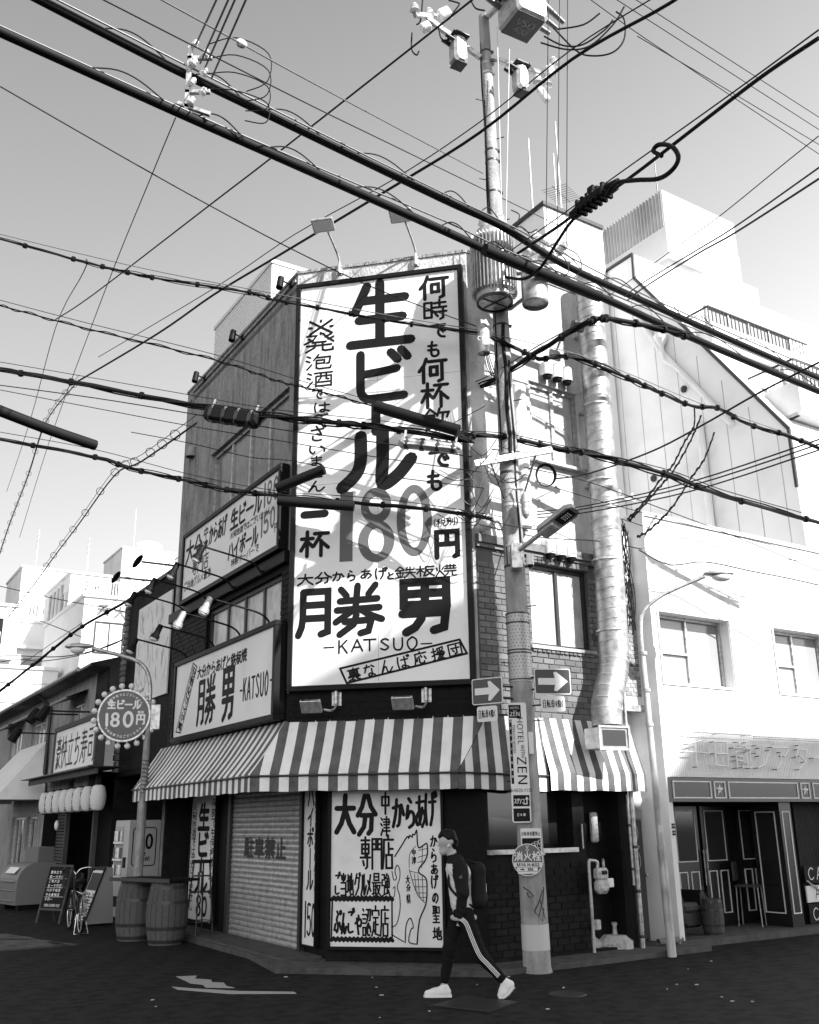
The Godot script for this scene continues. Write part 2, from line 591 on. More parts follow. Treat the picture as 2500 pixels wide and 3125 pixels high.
# ---------------------------------------------------------------- brush strokes of the painted characters, x right and y down in a box of 100
const KANA := "でもんはございませからあげとなばぶやのくをちルビ5SOCU（）"
const GLY := {
	"生": [[30,5,12,45],[22,28,88,28],[50,2,50,95],[18,58,84,58],[5,95,96,95]],
	"ビ": [[15,3,15,50,16,80,24,93,40,95,90,93],[17,45,48,42,78,38],[68,4,80,20],[86,0,97,16]],
	"ー": [[5,50,95,50]],
	"｜": [[50,2,50,98]],
	"ル": [[30,8,30,50,24,75,5,98],[60,3,60,50,60,95,80,82,98,55]],
	"何": [[28,3,20,28,3,52],[18,34,18,98],[36,15,97,15],[82,15,82,90,70,96],[42,38,42,72],[42,38,65,38,65,70,42,70]],
	"時": [[6,12,6,85],[6,12,36,12,36,85],[6,48,36,48],[6,84,36,84],[45,16,95,16],[70,2,70,38],[40,38,98,38],[42,60,98,60],[84,40,84,90,72,96],[52,68,62,82]],
	"で": [[5,12,92,10,60,30,48,60,62,85,90,92],[72,42,80,58],[86,36,94,52]],
	"も": [[40,3,34,50,36,85,60,96,85,85,84,62],[12,28,72,28],[10,55,72,55]],
	"杯": [[5,30,45,30],[25,3,25,98],[25,35,4,75],[25,40,45,62],[50,12,98,12],[75,12,48,60],[73,40,73,98],[75,45,98,68]],
	"飲": [[25,3,3,35],[25,3,46,26],[12,32,40,32,40,60,12,60],[12,46,40,46],[12,32,12,95,35,82],[28,62,46,92],[62,3,52,35],[58,22,96,22,90,42],[74,30,72,60,48,97],[73,58,97,97]],
	"ん": [[45,3,5,96,30,55,45,55,52,90,70,95,95,65]],
	"※": [[10,10,90,90],[90,10,10,90],[50,8,50,16],[50,84,50,92],[8,50,16,50],[84,50,92,50]],
	"発": [[10,12,42,12,30,35,3,52],[15,28,30,40],[62,3,75,25,97,50],[90,8,70,22],[97,25,80,36],[28,48,72,48],[10,65,90,65],[38,48,36,75,8,97],[62,48,62,90,70,95,95,93,95,80]],
	"泡": [[5,10,18,20],[2,38,15,48],[5,95,22,65],[48,3,30,38],[42,22,92,22,88,62,78,64],[40,40,70,40,70,60,40,60],[40,40,40,88,50,95,92,94,95,80]],
	"酒": [[5,10,18,20],[2,38,15,48],[5,95,22,65],[30,12,98,12],[36,32,36,98],[36,32,94,32,94,98],[55,12,54,45,46,58],[75,12,75,50,84,54],[36,70,94,70],[36,94,94,94]],
	"は": [[14,5,8,50,14,95],[35,30,95,30],[68,5,68,85,50,95,40,82,55,74,95,92]],
	"ご": [[18,15,70,14,58,26],[14,60,14,85,35,94,80,90],[78,2,86,16],[92,0,99,12]],
	"ざ": [[10,28,85,22],[40,3,72,58,45,52],[20,65,22,88,50,95,72,92],[80,2,87,14],[92,0,99,12]],
	"い": [[12,15,10,60,28,88,38,70],[72,22,92,45,92,72]],
	"ま": [[12,22,88,22],[15,45,85,45],[50,3,50,80,32,95,14,84,32,72,60,80,88,95]],
	"せ": [[5,42,96,38],[72,8,72,62,58,66],[30,15,30,80,45,93,85,92]],
	"一": [[4,50,96,50]],
	"税": [[35,5,8,16],[3,30,42,30],[24,12,24,98],[24,35,4,70],[24,40,42,58],[55,3,62,18],[90,3,82,18],[52,26,92,26,92,52,52,52,52,26],[64,52,60,75,42,97],[78,52,78,88,84,94,97,92,97,80]],
	"別": [[8,8,48,8,48,38,8,38,8,8],[5,52,52,52,48,90,36,94],[26,52,22,75,4,97],[68,15,68,70],[92,4,92,92,78,97]],
	"（": [[80,2,50,25,45,50,50,75,80,98]],
	"）": [[20,2,50,25,55,50,50,75,20,98]],
	"円": [[10,98,10,8,90,8,90,92,78,97],[50,8,50,52],[10,52,90,52]],
	"大": [[5,36,95,36],[50,3,46,45,30,75,5,97],[52,42,72,75,97,97]],
	"分": [[40,4,25,32,3,52],[58,4,72,30,98,50],[22,52,78,52,74,88,60,96],[44,52,36,80,10,98]],
	"か": [[5,32,62,28,58,80,42,92],[36,4,28,50,6,94],[75,22,95,55]],
	"ら": [[36,4,58,16],[28,28,18,66,50,46,84,56,80,84,40,97]],
	"あ": [[12,22,84,18],[42,3,38,50,46,88],[68,38,50,75,22,90,10,70,40,48,75,46,94,68,66,96]],
	"げ": [[14,6,8,50,16,95],[38,30,90,28],[66,5,66,60,48,96],[78,2,86,16],[92,0,99,12]],
	"と": [[28,5,40,42],[88,28,40,50,16,72,35,94,90,92]],
	"鉄": [[25,3,3,38],[25,3,46,32],[12,36,40,36],[8,55,44,55],[26,36,26,88],[12,66,18,80],[40,64,34,80],[3,94,46,88],[60,8,54,35],[56,30,92,30],[50,55,98,55],[74,8,72,55,48,97],[74,58,97,97]],
	"板": [[3,30,42,30],[22,3,22,98],[22,36,3,72],[22,40,40,60],[50,12,96,12],[52,12,52,50,40,96],[56,38,90,38,78,70,48,97],[60,50,76,78,97,97]],
	"焼": [[22,3,20,50,3,96],[5,28,10,48],[38,24,32,42],[24,55,40,85],[45,15,97,15],[70,2,70,34],[55,6,55,34],[86,6,86,34],[44,36,98,36],[42,56,98,56],[62,56,58,78,42,97],[80,56,80,90,88,95,98,92]],
	"月": [[15,4,15,60,12,80,3,98],[15,4,85,4,85,92,66,97],[15,33,85,33],[15,62,85,62]],
	"券": [[14,8,26,22],[84,2,70,20],[12,32,88,30],[6,50,92,48],[48,2,44,48,4,74],[54,50,72,62,97,72],[22,74,76,72,70,94,54,98],[46,60,40,80,12,99]],
	"男": [[8,5,92,5,92,48,8,48,8,5],[50,5,50,48],[8,27,92,27],[5,64,90,64,86,92,66,97],[46,50,42,75,30,90,12,99]],
	"裏": [[50,0,50,8],[5,12,95,12],[20,22,80,22,80,50,20,50,20,22],[20,36,80,36],[50,12,50,66],[12,58,88,58],[4,68,96,68],[50,68,30,86,6,92],[36,80,36,97,52,90],[60,70,72,88,97,97],[86,72,70,82]],
	"な": [[8,22,58,20],[34,4,8,60],[72,12,92,28],[70,38,70,82,50,95,38,82,55,72,92,90]],
	"ば": [[14,5,8,50,14,95],[35,30,85,30],[62,8,62,85,46,95,36,82,50,74,88,92],[82,2,88,14],[94,0,99,12]],
	"応": [[50,0,50,10],[12,14,97,14],[14,14,12,60,3,97],[28,45,22,72],[42,38,42,85,52,92,76,90,78,78],[55,30,62,46],[82,42,92,64]],
	"援": [[3,28,36,28],[20,3,20,88,8,95],[3,62,36,50],[90,4,45,12],[48,20,54,34],[66,17,68,32],[90,16,80,34],[44,42,96,42],[42,56,98,56],[64,42,58,70,40,97],[58,68,88,68,70,88,46,98],[60,74,76,88,97,97]],
	"団": [[6,6,94,6,94,95,6,95,6,6],[22,38,80,38],[60,18,60,78,46,82],[32,52,42,66]],
	"中": [[12,22,88,22,88,60,12,60,12,22],[50,2,50,98]],
	"津": [[5,10,18,20],[2,38,15,48],[5,95,22,65],[35,16,88,16,88,42],[30,30,98,30],[35,43,88,43],[36,58,92,58],[28,74,98,74],[62,3,62,98]],
	"専": [[10,12,90,12],[18,24,82,24,82,52,18,52,18,24],[18,38,82,38],[50,2,50,60],[4,64,96,64],[68,52,68,92,54,97],[28,74,38,88]],
	"門": [[8,98,8,6,42,6,42,38,8,38],[8,22,42,22],[58,38,58,6,92,6,92,98],[58,38,92,38],[58,22,92,22]],
	"店": [[52,0,52,10],[12,13,97,13],[14,13,12,60,2,97],[56,22,56,58],[56,40,94,40],[34,58,86,58,86,96,34,96,34,58]],
	"当": [[50,3,50,40],[18,10,28,30],[82,10,72,30],[12,42,88,42,88,96,12,96],[12,68,88,68]],
	"地": [[3,35,36,35],[20,8,20,78],[2,82,38,70],[46,50,92,32,88,66,78,70],[68,3,68,72],[48,14,48,80,58,93,94,92,96,74]],
	"グ": [[40,4,8,50],[32,22,80,22,68,65,22,98],[80,2,87,14],[92,0,99,12]],
	"メ": [[78,5,55,55,8,95],[25,32,82,80]],
	"最": [[24,3,76,3,76,32,24,32,24,3],[24,17,76,17],[4,42,96,42],[18,42,18,92],[42,42,42,98],[18,57,42,57],[18,72,42,72],[3,90,46,84],[52,54,90,54,76,80,48,97],[56,58,74,84,97,97]],
	"強": [[8,8,36,8,36,30,10,30,8,54,38,54,34,92,22,95],[66,3,50,24,88,22],[80,10,94,32],[50,36,92,36,92,62,50,62,50,36],[70,26,70,88],[44,90,90,84],[84,74,96,94]],
	"ぶ": [[42,5,58,18],[50,24,38,42,56,66,44,92,28,84],[22,58,8,84],[74,52,92,80],[80,5,86,18],[92,2,98,14]],
	"や": [[6,46,70,26,90,38,80,58,60,56],[50,8,60,28],[28,22,52,96]],
	"認": [[6,10,14,16],[2,28,42,28],[8,42,38,42],[8,56,38,56],[8,70,38,70,38,95,8,95,8,70],[48,12,94,12,88,46,78,48],[70,12,66,34,48,54],[50,28,60,36],[50,68,46,88],[60,60,60,90,68,95,86,93],[72,56,80,72],[90,66,97,84]],
	"定": [[50,0,50,12],[10,30,10,15,90,15,90,30],[22,38,80,38],[50,38,50,86],[50,60,82,60],[28,52,24,76,4,97],[24,74,50,90,97,95]],
	"の": [[52,18,42,65,22,82,8,60,25,26,58,14,88,34,88,66,60,94]],
	"聖": [[4,6,50,6],[14,6,14,44],[40,6,40,52],[14,18,40,18],[14,30,40,30],[2,46,50,42],[60,10,94,10,94,42,60,42,60,10],[10,60,90,60],[50,60,50,95],[18,77,82,77],[4,96,96,96]],
	"県": [[28,3,78,3,78,54,28,54,28,3],[28,20,78,20],[28,37,78,37],[8,12,8,68,94,68],[50,68,50,97],[28,78,12,94],[72,78,90,94]],
	"ハ": [[30,18,22,60,5,94],[62,10,80,50,97,92]],
	"イ": [[85,5,55,38,8,58],[52,38,52,97]],
	"ボ": [[8,30,88,30],[48,5,48,88,34,94],[28,48,10,80],[68,48,86,80],[78,2,85,14],[91,0,98,12]],
	"自": [[52,0,42,14],[18,15,82,15,82,97,18,97,18,15],[18,42,82,42],[18,69,82,69]],
	"転": [[5,15,48,15],[10,30,44,30,44,62,10,62,10,30],[10,46,44,46],[27,3,27,98],[2,76,50,76],[56,18,92,18],[52,42,98,42],[72,42,58,88,90,82],[82,62,96,94]],
	"車": [[10,15,90,15],[18,30,82,30,82,66,18,66,18,30],[18,48,82,48],[50,2,50,98],[3,81,97,81]],
	"を": [[12,20,82,18],[44,3,18,58,45,44,58,78],[90,42,50,62,30,82,50,96,88,94]],
	"除": [[8,5,8,98],[8,8,34,8,22,35,34,55,28,70,16,70],[66,3,38,42],[66,3,97,42],[52,42,84,42],[42,60,94,60],[68,42,68,92,58,96],[54,70,42,92],[82,70,95,90]],
	"く": [[72,4,22,48,76,97]],
	"消": [[5,10,18,20],[2,38,15,48],[5,95,22,65],[62,2,62,38],[38,10,48,30],[90,8,78,30],[38,98,38,38,90,38,90,92,80,97],[38,58,90,58],[38,76,90,76]],
	"火": [[50,3,47,50,5,97],[52,48,72,78,97,97],[18,30,26,55],[84,28,70,50]],
	"栓": [[3,30,40,30],[22,3,22,98],[22,36,3,72],[22,40,40,60],[70,3,42,42],[70,3,98,42],[52,48,92,48],[52,70,90,70],[72,48,72,92],[44,94,98,94]],
	"放": [[22,2,24,18],[3,22,46,22],[20,22,18,60,3,96],[20,46,42,46,38,90,28,94],[64,3,50,44],[58,26,97,26],[88,26,78,68,46,98],[58,36,72,72,97,97]],
	"置": [[12,4,88,4,88,24,12,24,12,4],[37,4,37,24],[62,4,62,24],[10,34,92,34],[50,24,48,46],[28,46,78,46,78,84,28,84,28,46],[28,59,78,59],[28,72,78,72],[10,44,10,97,96,97]],
	"禁": [[3,16,46,16],[25,2,25,46],[25,20,4,44],[25,20,44,40],[52,16,97,16],[74,2,74,46],[74,20,54,44],[74,20,96,42],[22,55,78,55],[5,68,95,68],[50,68,50,92,40,96],[28,78,12,94],[72,78,90,94]],
	"止": [[52,4,52,92],[52,45,88,45],[20,35,20,92],[3,94,97,94]],
	"駐": [[10,60,10,8,44,8],[10,25,42,25],[10,42,42,42],[27,8,27,60],[10,60,48,60,44,94,34,96],[4,72,2,92],[16,72,18,88],[28,72,32,86],[70,3,78,16],[54,22,98,22],[58,52,94,52],[76,22,76,92],[50,94,99,94]],
	"千": [[78,6,20,20],[5,48,95,48],[50,14,50,98]],
	"日": [[15,6,85,6,85,95,15,95,15,6],[15,50,85,50]],
	"前": [[28,3,36,20],[76,3,66,20],[4,24,96,24],[12,96,12,36,46,36,46,90,38,94],[12,54,46,54],[12,70,46,70],[66,38,66,80],[88,32,88,92,76,96]],
	"シ": [[12,14,32,24],[6,42,26,52],[10,94,55,80,92,30]],
	"ア": [[8,14,92,14,78,38,62,46],[50,32,46,66,18,97]],
	"タ": [[40,4,10,52],[32,20,86,20,68,65,20,98],[34,46,66,68]],
	"豪": [[50,0,50,10],[5,12,95,12],[28,20,72,20,72,32,28,32,28,20],[8,48,8,38,92,38,92,48],[20,52,82,52],[46,52,14,72],[40,60,56,80,46,97,34,94],[46,70,12,88],[52,78,8,99],[82,60,60,74],[58,72,74,88,97,96]],
	"快": [[18,3,18,98],[5,28,2,52],[28,22,36,40],[46,22,86,22,86,50],[36,50,98,50],[64,3,64,50,36,97],[66,52,97,97]],
	"立": [[50,2,50,18],[10,22,90,22],[28,36,36,84],[72,34,60,86],[3,92,97,92]],
	"ち": [[8,22,90,20],[42,3,24,58,60,44,86,62,70,88,30,97]],
	"寿": [[16,10,84,10],[22,24,78,24],[4,39,96,39],[46,2,38,55,4,92],[28,56,96,56],[70,44,70,92,56,97],[38,68,48,82]],
	"司": [[8,6,92,6,92,92,78,97],[8,26,66,26],[14,46,60,46,60,80,14,80,14,46]],
	"ホ": [[8,30,92,30],[50,5,50,88,36,94],[28,50,10,82],[70,50,90,82]],
	"テ": [[18,12,82,12],[5,40,95,40],[52,40,48,75,22,98]],
	"ゼ": [[5,40,88,34,70,60],[35,8,35,80,46,92,88,90],[80,4,86,16],[92,0,98,12]],
	"ン": [[12,12,34,26],[10,94,58,78,94,25]],
	"ス": [[14,12,80,12,55,60,8,96],[56,56,94,94]],
	"ソ": [[14,10,28,38],[84,8,70,58,24,97]],
	"コ": [[12,14,86,14,86,88,10,88]],
	"本": [[5,28,95,28],[50,2,50,98],[50,28,8,76],[50,28,94,76],[30,74,70,74]],
	"橋": [[3,30,36,30],[20,3,20,98],[20,36,3,72],[20,40,36,58],[88,4,50,12],[42,22,98,22],[68,12,44,44],[70,22,96,42],[58,34,82,34,82,46,58,46,58,34],[46,98,46,56,94,56,94,92],[58,66,82,66,82,82,58,82,58,66]],
	"サ": [[5,30,95,30],[30,8,30,60],[70,5,70,55,40,97]],
	"バ": [[30,18,22,60,5,94],[62,10,80,50,97,92],[78,0,85,12],[91,0,98,10]],
	"ガ": [[8,30,80,30,74,80,60,94],[42,5,36,50,8,96],[82,4,88,16],[92,0,98,12]],
	"特": [[12,10,6,30],[4,26,42,26],[24,3,24,98],[3,62,42,52],[50,16,94,16],[72,2,72,38],[44,38,98,38],[46,58,98,58],[82,40,82,92,70,96],[54,68,62,82]],
	"製": [[10,10,50,10],[6,24,52,24],[30,2,30,50],[14,50,14,36,46,36,46,50],[66,8,66,40],[88,3,88,46,80,50],[5,60,95,60],[46,62,8,84],[32,74,32,97,50,90],[58,64,72,84,97,97]],
	"圧": [[10,8,95,8],[12,8,12,60,3,97],[25,48,88,48],[56,22,56,90],[20,92,97,92]],
	"川": [[20,8,18,60,6,96],[50,10,50,80],[84,6,84,97]],
	"崎": [[22,6,22,70],[5,25,5,70,40,70,40,25],[50,18,96,18],[72,3,50,36],[72,18,94,36],[46,46,98,46],[86,46,86,92,76,96],[52,58,74,58,74,80,52,80,52,58]],
	"屋": [[16,26,90,26,90,6,14,6,12,55,3,97],[26,38,92,38],[54,38,36,54,80,52],[30,68,88,68],[58,56,58,92],[20,94,97,94]],
	"天": [[14,12,86,12],[6,46,94,46],[50,12,46,56,5,97],[52,48,72,78,97,97]],
	"5": [[85,5,25,5,20,46,60,40,88,60,80,88,45,97,12,88]],
	"1": [[50,1,50,99]],
	"K": [[14,4,14,96],[86,4,18,56],[40,42,90,96]],
	"A": [[50,3,6,96],[50,3,94,96],[22,64,78,64]],
	"T": [[4,8,96,8],[50,8,50,96]],
	"S": [[86,16,52,4,16,22,50,48,86,74,52,96,12,84]],
	"U": [[12,4,12,66,28,92,50,96,72,92,88,66,88,4]],
	"O": [[50,4,14,30,10,60,28,92,56,96,86,66,84,26,50,4]],
	"C": [[88,18,58,4,20,24,10,55,28,88,60,96,90,80]],
	"F": [[14,96,14,5,88,5],[14,48,76,48]],
}

const GUY := Vector3(-1.78, 9.98, -8.56)
const WIRES := [
	["thick_cable","cable","upper thick black telephone cable slung in front of the pole","",[
	[55,-4.26,10.68,-8.46,-2.8,10.5,-9.46,-1.42,10.38,-10.4,0.52,10.21,-11.71,1.41,10.16,-12.32,2.45,9.92,-13.02,4.15,9.82,-14.18,5.32,9.76,-14.97,7.74,9.66,-16.62],
	]],
	["thick_cable","cable","lower thick black telephone cable slung in front of the pole","",[
	[60,-4.46,9.9,-8.14,-2.72,9.77,-9.32,-1.38,9.69,-10.24,0.5,9.57,-11.52,1.52,9.5,-12.21,2.96,9.47,-13.18,4.61,9.37,-14.31,7.56,9.25,-16.31],
	]],
	["messenger_wire","wire_grey","taut messenger wire just above a thick telephone cable","messenger wires of the thick cables",[
	[12,-4.08,10.69,-8.47,-1.4,10.4,-10.29,0.52,10.23,-11.6,1.55,10.15,-12.3,3.99,9.87,-13.96,7.7,9.76,-16.48],
	[12,-4.47,9.97,-8.13,-2.73,9.85,-9.32,-1.38,9.78,-10.23,0.51,9.72,-11.51,1.53,9.64,-12.21,2.97,9.61,-13.19,7.6,9.46,-16.33],
	]],
	["cable_sleeve","cable","fat black protective sleeve on the lower thick cable beside the transformer","",[
	[85,1.08,9.29,-11.58,1.92,9.26,-12.15,2.88,9.24,-12.8],
	]],
	["service_wire","wire","thin black service wire slanting across the open sky toward the pole side","thin wires slanting across the open sky toward the pole side",[
	[8,-2.94,9.48,-7.44,-1.37,10.47,-9.96,-0.17,11.26,-11.88,2.78,13.23,-16.62,4,14.05,-18.57],
	[8,-4.55,9.76,-8.91,-3.35,9.45,-9.79,-2.47,9.25,-10.45,-1.48,9.06,-11.19,-0.41,8.93,-11.98,1.04,8.92,-13.06],
	[14,-8.3,13.23,-20.37,-6.8,12.76,-18.5,-3.36,11.93,-14.2,-2.09,11.62,-12.61,-0.13,11.18,-10.16,0.83,10.97,-8.96],
	]],
	["guy_wire","wire_grey","pale guy wire with a round insulator ending at the pole","",[
	[10,-2.42,9.66,-7.63,-1.78,9.98,-8.56,-1.28,10.24,-9.3,-0.15,10.86,-10.98,1.24,11.63,-13.04],
	]],
	["aerial_cable","cable","mid thickness aerial cable rising to the upper right past the pole top","",[
	[22,-8.44,12.61,-22.47,-5.51,12.1,-19.07,-3.88,11.94,-17.17,-2.47,11.69,-15.53,-0.19,11.28,-12.88,1.07,11.1,-11.43,2.18,11.16,-10.13,3,10.95,-9.17,3.2,10.91,-8.94],
	]],
	["messenger_wire","wire","messenger wire above the aerial cable that rises past the pole top","",[
	[9,-7.67,12.9,-21.68,-3.9,12.12,-17.23,-1.98,11.85,-14.97,-0.19,11.39,-12.85,1.07,11.23,-11.37,2.18,11.26,-10.06,2.97,11.11,-9.13],
	]],
	["service_wire","wire","thin black service wire dropping onto the insulator rack","thin wires dropping onto the insulator rack",[
	[11,-1.79,9.42,-7.39,-2.53,10.82,-9.47],
	[11,-1.68,9.44,-7.41,-2.46,10.58,-9.49],
	[11,-1.62,9.46,-7.43,-2.41,10.49,-9.5],
	[11,-1.52,9.47,-7.45,-2.32,10.38,-9.52],
	]],
	["service_wire","wire","thin black service wire passing in front of the tall sign and left face","thin wires passing in front of the tall sign and left face",[
	[7,-2.69,9.73,-9.42,-3.3,9.91,-10.68,-5.06,10.25,-14.26,-8.53,10.5,-21.34,-11.63,10.04,-27.66],
	[6,-6.87,10.29,-14.45,-5.27,9.66,-14.12,-3.03,8.82,-13.67,-1.51,8.16,-13.36,-0.46,7.73,-13.15,0.91,7.12,-12.87],
	[6,-7.18,9.62,-15.41,-5.72,9.13,-14.93,-3.5,8.38,-14.21,-2,7.88,-13.72,-0.37,7.44,-13.18,0.9,7.02,-12.77],
	[9,-7.14,9.18,-15.43,-5.23,8.62,-14.8,-3.48,8.06,-14.22,-1.99,7.56,-13.72,-0.37,7.09,-13.19,0.89,6.7,-12.77],
	[7,-7.13,9.09,-15.43,-5.22,8.45,-14.83,-3.48,7.87,-14.28,-2,7.41,-13.81,-0.37,6.9,-13.3,1.03,6.5,-12.86],
	[6,-7.05,8.31,-15.47,-5.17,7.72,-14.86,-3.45,7.06,-14.31,-1.99,6.6,-13.84,-0.83,6.37,-13.47,0.24,6.12,-13.13,1.09,5.87,-12.85],
	[7,-4.58,8,-14.81,-3.51,7.64,-14.44,-2.49,7.25,-14.08,-1.84,7.1,-13.86,-0.84,6.77,-13.51,1.06,6.26,-12.86],
	[8,-10.89,6.1,-26.88,-4.9,7.4,-20.21,-2.51,7.94,-17.54,-0.32,8.1,-15.1,0.68,8.25,-13.99,1.27,8.25,-13.34,1.93,8.36,-12.6,2.53,8.4,-11.94],
	[6,-6.11,6.88,-20.09,-4.43,6.24,-18.41,-3.34,6.4,-17.32,-2.18,6.97,-16.15,-1.43,7.12,-15.4,-0.3,7.29,-14.27,1.11,7.51,-12.85],
	[9,-5.25,10.67,-13.84,-5.33,10.53,-14,-7.75,12.29,-19.06,-10.75,12.74,-25.35,-16.12,14.63,-36.61],
	]],
	["cable_bundle","cable","bundle of slim cables tied to a messenger, reaching the pole at amplifier height","",[
	[16,-6.55,10.85,-13.5,-5.29,10.4,-13.41,-4.52,10.14,-13.35,-3.8,9.94,-13.3,-2.43,9.63,-13.2,-1.97,9.46,-13.17,-1.2,9.27,-13.12,-0.34,9.04,-13.05,0.35,8.89,-13.01,1.21,8.72,-12.94],
	]],
	["messenger_wire","wire_grey","messenger wire above the slim bundle that reaches the amplifier can","",[
	[7,-6.55,10.93,-13.49,-5.3,10.52,-13.4,-3.8,10.06,-13.3,-1.97,9.57,-13.17,-0.34,9.13,-13.05,1.21,8.76,-12.94],
	]],
	["twisted_cable","cable","twisted pair cable crossing the tall sign above its middle","",[
	[12,-6.86,10.19,-14.46,-5.26,9.56,-14.13,-3.03,8.73,-13.67,-1.97,8.24,-13.46,-1.51,8.07,-13.36,-0.46,7.65,-13.15,0.91,7.08,-12.87],
	]],
	["cable_bundle","cable","heavy cable bundle with a splice box crossing the left face","",[
	[35,-7.17,9.47,-15.42,-5.71,8.99,-14.94,-3.49,8.21,-14.21,-1.99,7.76,-13.72,-1.04,7.51,-13.4,-0.37,7.33,-13.18,0.9,6.94,-12.77],
	]],
	["cable_bundle","cable","cable bundle passing behind the upper side sign toward the pole","",[
	[22,-7.04,8.17,-15.47,-5.16,7.59,-14.87,-4.49,7.3,-14.66,-3.45,6.95,-14.32,-2.82,6.73,-14.12,-1.99,6.53,-13.85,-0.83,6.28,-13.48,0.24,6.06,-13.14,1.14,5.8,-12.85],
	]],
	["cable_bundle","cable","long diagonal cable bundle rising from the left street past the tall sign to the right","",[
	[30,-11.75,5.41,-27.61,-10.12,5.93,-25.84,-8.79,6.36,-24.4,-7.93,6.58,-23.47,-6.14,6.85,-21.52,-4.88,7.15,-20.16,-3.74,7.59,-18.92,-2.51,7.81,-17.59,-1.52,7.95,-16.51,-0.32,8.01,-15.21,0.69,8.19,-14.12,1.28,8.2,-13.48,1.95,8.35,-12.75,2.56,8.43,-12.09,2.75,8.37,-11.89],
	]],
	["cable_bundle","cable","sagging cable linking the diagonal bundle with the lower thick cable","",[
	[32,2.53,8.35,-11.93,2.79,8.49,-12.1,3.61,8.6,-12.59,4.18,8.62,-12.94],
	]],
	["ring_cable","cable","cable carried in hanger rings down the left street","ring hung cables",[
	[18,-3.5,8.14,-14.79,-5.39,8.78,-18.22,-6.62,9.32,-20.46,-8.64,9.32,-24.13,-10.5,9.36,-27.51,-12.27,9.35,-30.73,-15.62,9.48,-36.82],
	[18,-8.4,12.66,-22.48,-11.6,14.13,-28.58,-13.42,13.63,-32.06,-16.04,13.39,-37.06,-18.18,12.87,-41.16],
	]],
	["service_wire","wire","thin black service wire hanging before the far left houses","thin wires hanging before the far left houses",[
	[12,-11.18,8.07,-25.67,-8.66,7.16,-23.45,-6.89,6.57,-21.88,-6.07,6.24,-21.15],
	[14,-11.77,6.47,-27.59,-11.28,6.42,-27.14,-9.16,6.04,-25.19,-7.61,6,-23.76,-6.8,6.12,-23.02],
	[12,-11.76,6.32,-27.6,-10.87,6.25,-26.78,-9.88,6.04,-25.86,-8.36,5.96,-24.46,-7.34,6.05,-23.51,-6.8,6.12,-23.02],
	[10,-11.92,7.93,-27.53,-10.51,7.3,-25.55,-7.14,5.72,-20.81],
	]],
	["cable_sleeve","cable","black tube sleeve ending in front of the left sky","",[
	[70,-5.07,6.69,-10.87,-4.58,6.63,-11.42,-4.14,6.6,-11.9],
	]],
	["cable_sleeve","cable","thick black sleeve on the diagonal bundle beside the tall sign","",[
	[75,-1.89,6.37,-13.06,-1.55,6.47,-12.96,-1.2,6.57,-12.84],
	]],
	["cable_sleeve","cable","black sleeve lying across the 180 on the tall sign","",[
	[70,-1.84,6.12,-12.87,-1.32,6.05,-12.82,-0.77,5.99,-12.78],
	]],
	["cable_sleeve","cable","fat black sleeve slanting over the middle of the tall sign","",[
	[85,-0.46,7.46,-12.69,0.16,7.2,-12.58,0.7,6.98,-12.48],
	]],
	["aerial_cable","cable","aerial cable with a splice case leaving the pole for the upper right","",[
	[22,1.48,9.8,-12.71,2.04,9.57,-11.55,2.4,9.45,-10.8,2.75,9.3,-10.09,3.47,9.13,-8.6,3.74,9.06,-8.05,4,8.94,-7.5],
	]],
	["messenger_wire","wire","messenger wire above the splice case at the upper right","",[
	[9,1.58,9.99,-12.7,2.1,9.77,-11.58,2.67,9.56,-10.38,3.49,9.23,-8.62,4.01,9.03,-7.49],
	]],
	["slack_loop","cable","slack loop of black cable hanging behind the splice case","",[
	[28,2.5,9.2,-10.3,2.6,9.26,-10.13,2.76,9.09,-9.84,2.94,8.87,-9.52,3.05,8.84,-9.31,3.1,8.94,-9.23,3.06,9.14,-9.3,2.97,9.3,-9.47,2.92,9.27,-9.54,2.98,9.12,-9.44],
	]],
	["slack_loop","cable","bent feeder cable dropping from the splice case to the transformer","",[
	[24,2.39,9.5,-10.94,2.22,9.47,-11.25,2.07,9.34,-11.51,1.88,9.17,-11.86,1.69,9.2,-12.2,1.46,9.49,-12.62],
	]],
	["service_wire","wire","thin black service wire against the sky above the penthouse tower","thin wires against the sky above the penthouse tower",[
	[9,3.75,15.56,-13.49,9.14,16.23,-17.79],
	[9,4.05,15.47,-13.4,9.18,16.54,-17.77],
	[9,4.04,14.66,-13.41,9.1,15.85,-17.81],
	[9,3.32,15.68,-13.6,4.65,15.62,-14.58,9.07,15.62,-17.83],
	[11,3.29,9.16,-12.78,3.35,8.99,-12.17,3.54,8.36,-10.32,3.65,7.97,-9.27,3.82,7.41,-7.59],
	[9,3.25,9.23,-12.79,3.33,9.02,-12.07,3.53,8.39,-10.28,3.65,8.03,-9.24,3.84,7.53,-7.58],
	[6,3.12,9.46,-13.13,3.52,8.92,-11.04,3.73,8.64,-9.97,3.99,8.35,-8.6,4.1,8.22,-8.01],
	]],
	["service_wire","wire","thin black service wire passing before the apartment side wall","thin wires passing before the apartment side wall",[
	[11,2.14,6.52,-13.23,2.47,6.31,-12.44,2.98,6.12,-11.18,3.34,6.08,-10.29,3.71,6.08,-9.39,4.03,6.04,-8.6],
	[7,0.72,7.14,-12.88,1.4,7.22,-13.18,2.29,7.17,-13.56,4.01,7.05,-14.31,5.05,6.83,-14.75,6.88,6.59,-15.55],
	]],
	["service_wire","wire","thin black service wire passing before the white cafe front","thin wires passing before the white cafe front",[
	[8,1.82,6,-13.17,2.36,5.72,-12.03,3.18,5.41,-10.27,3.94,5.25,-8.65],
	[8,1.82,5.96,-13.17,2.35,5.68,-12.03,3.17,5.36,-10.27,3.93,5.2,-8.65],
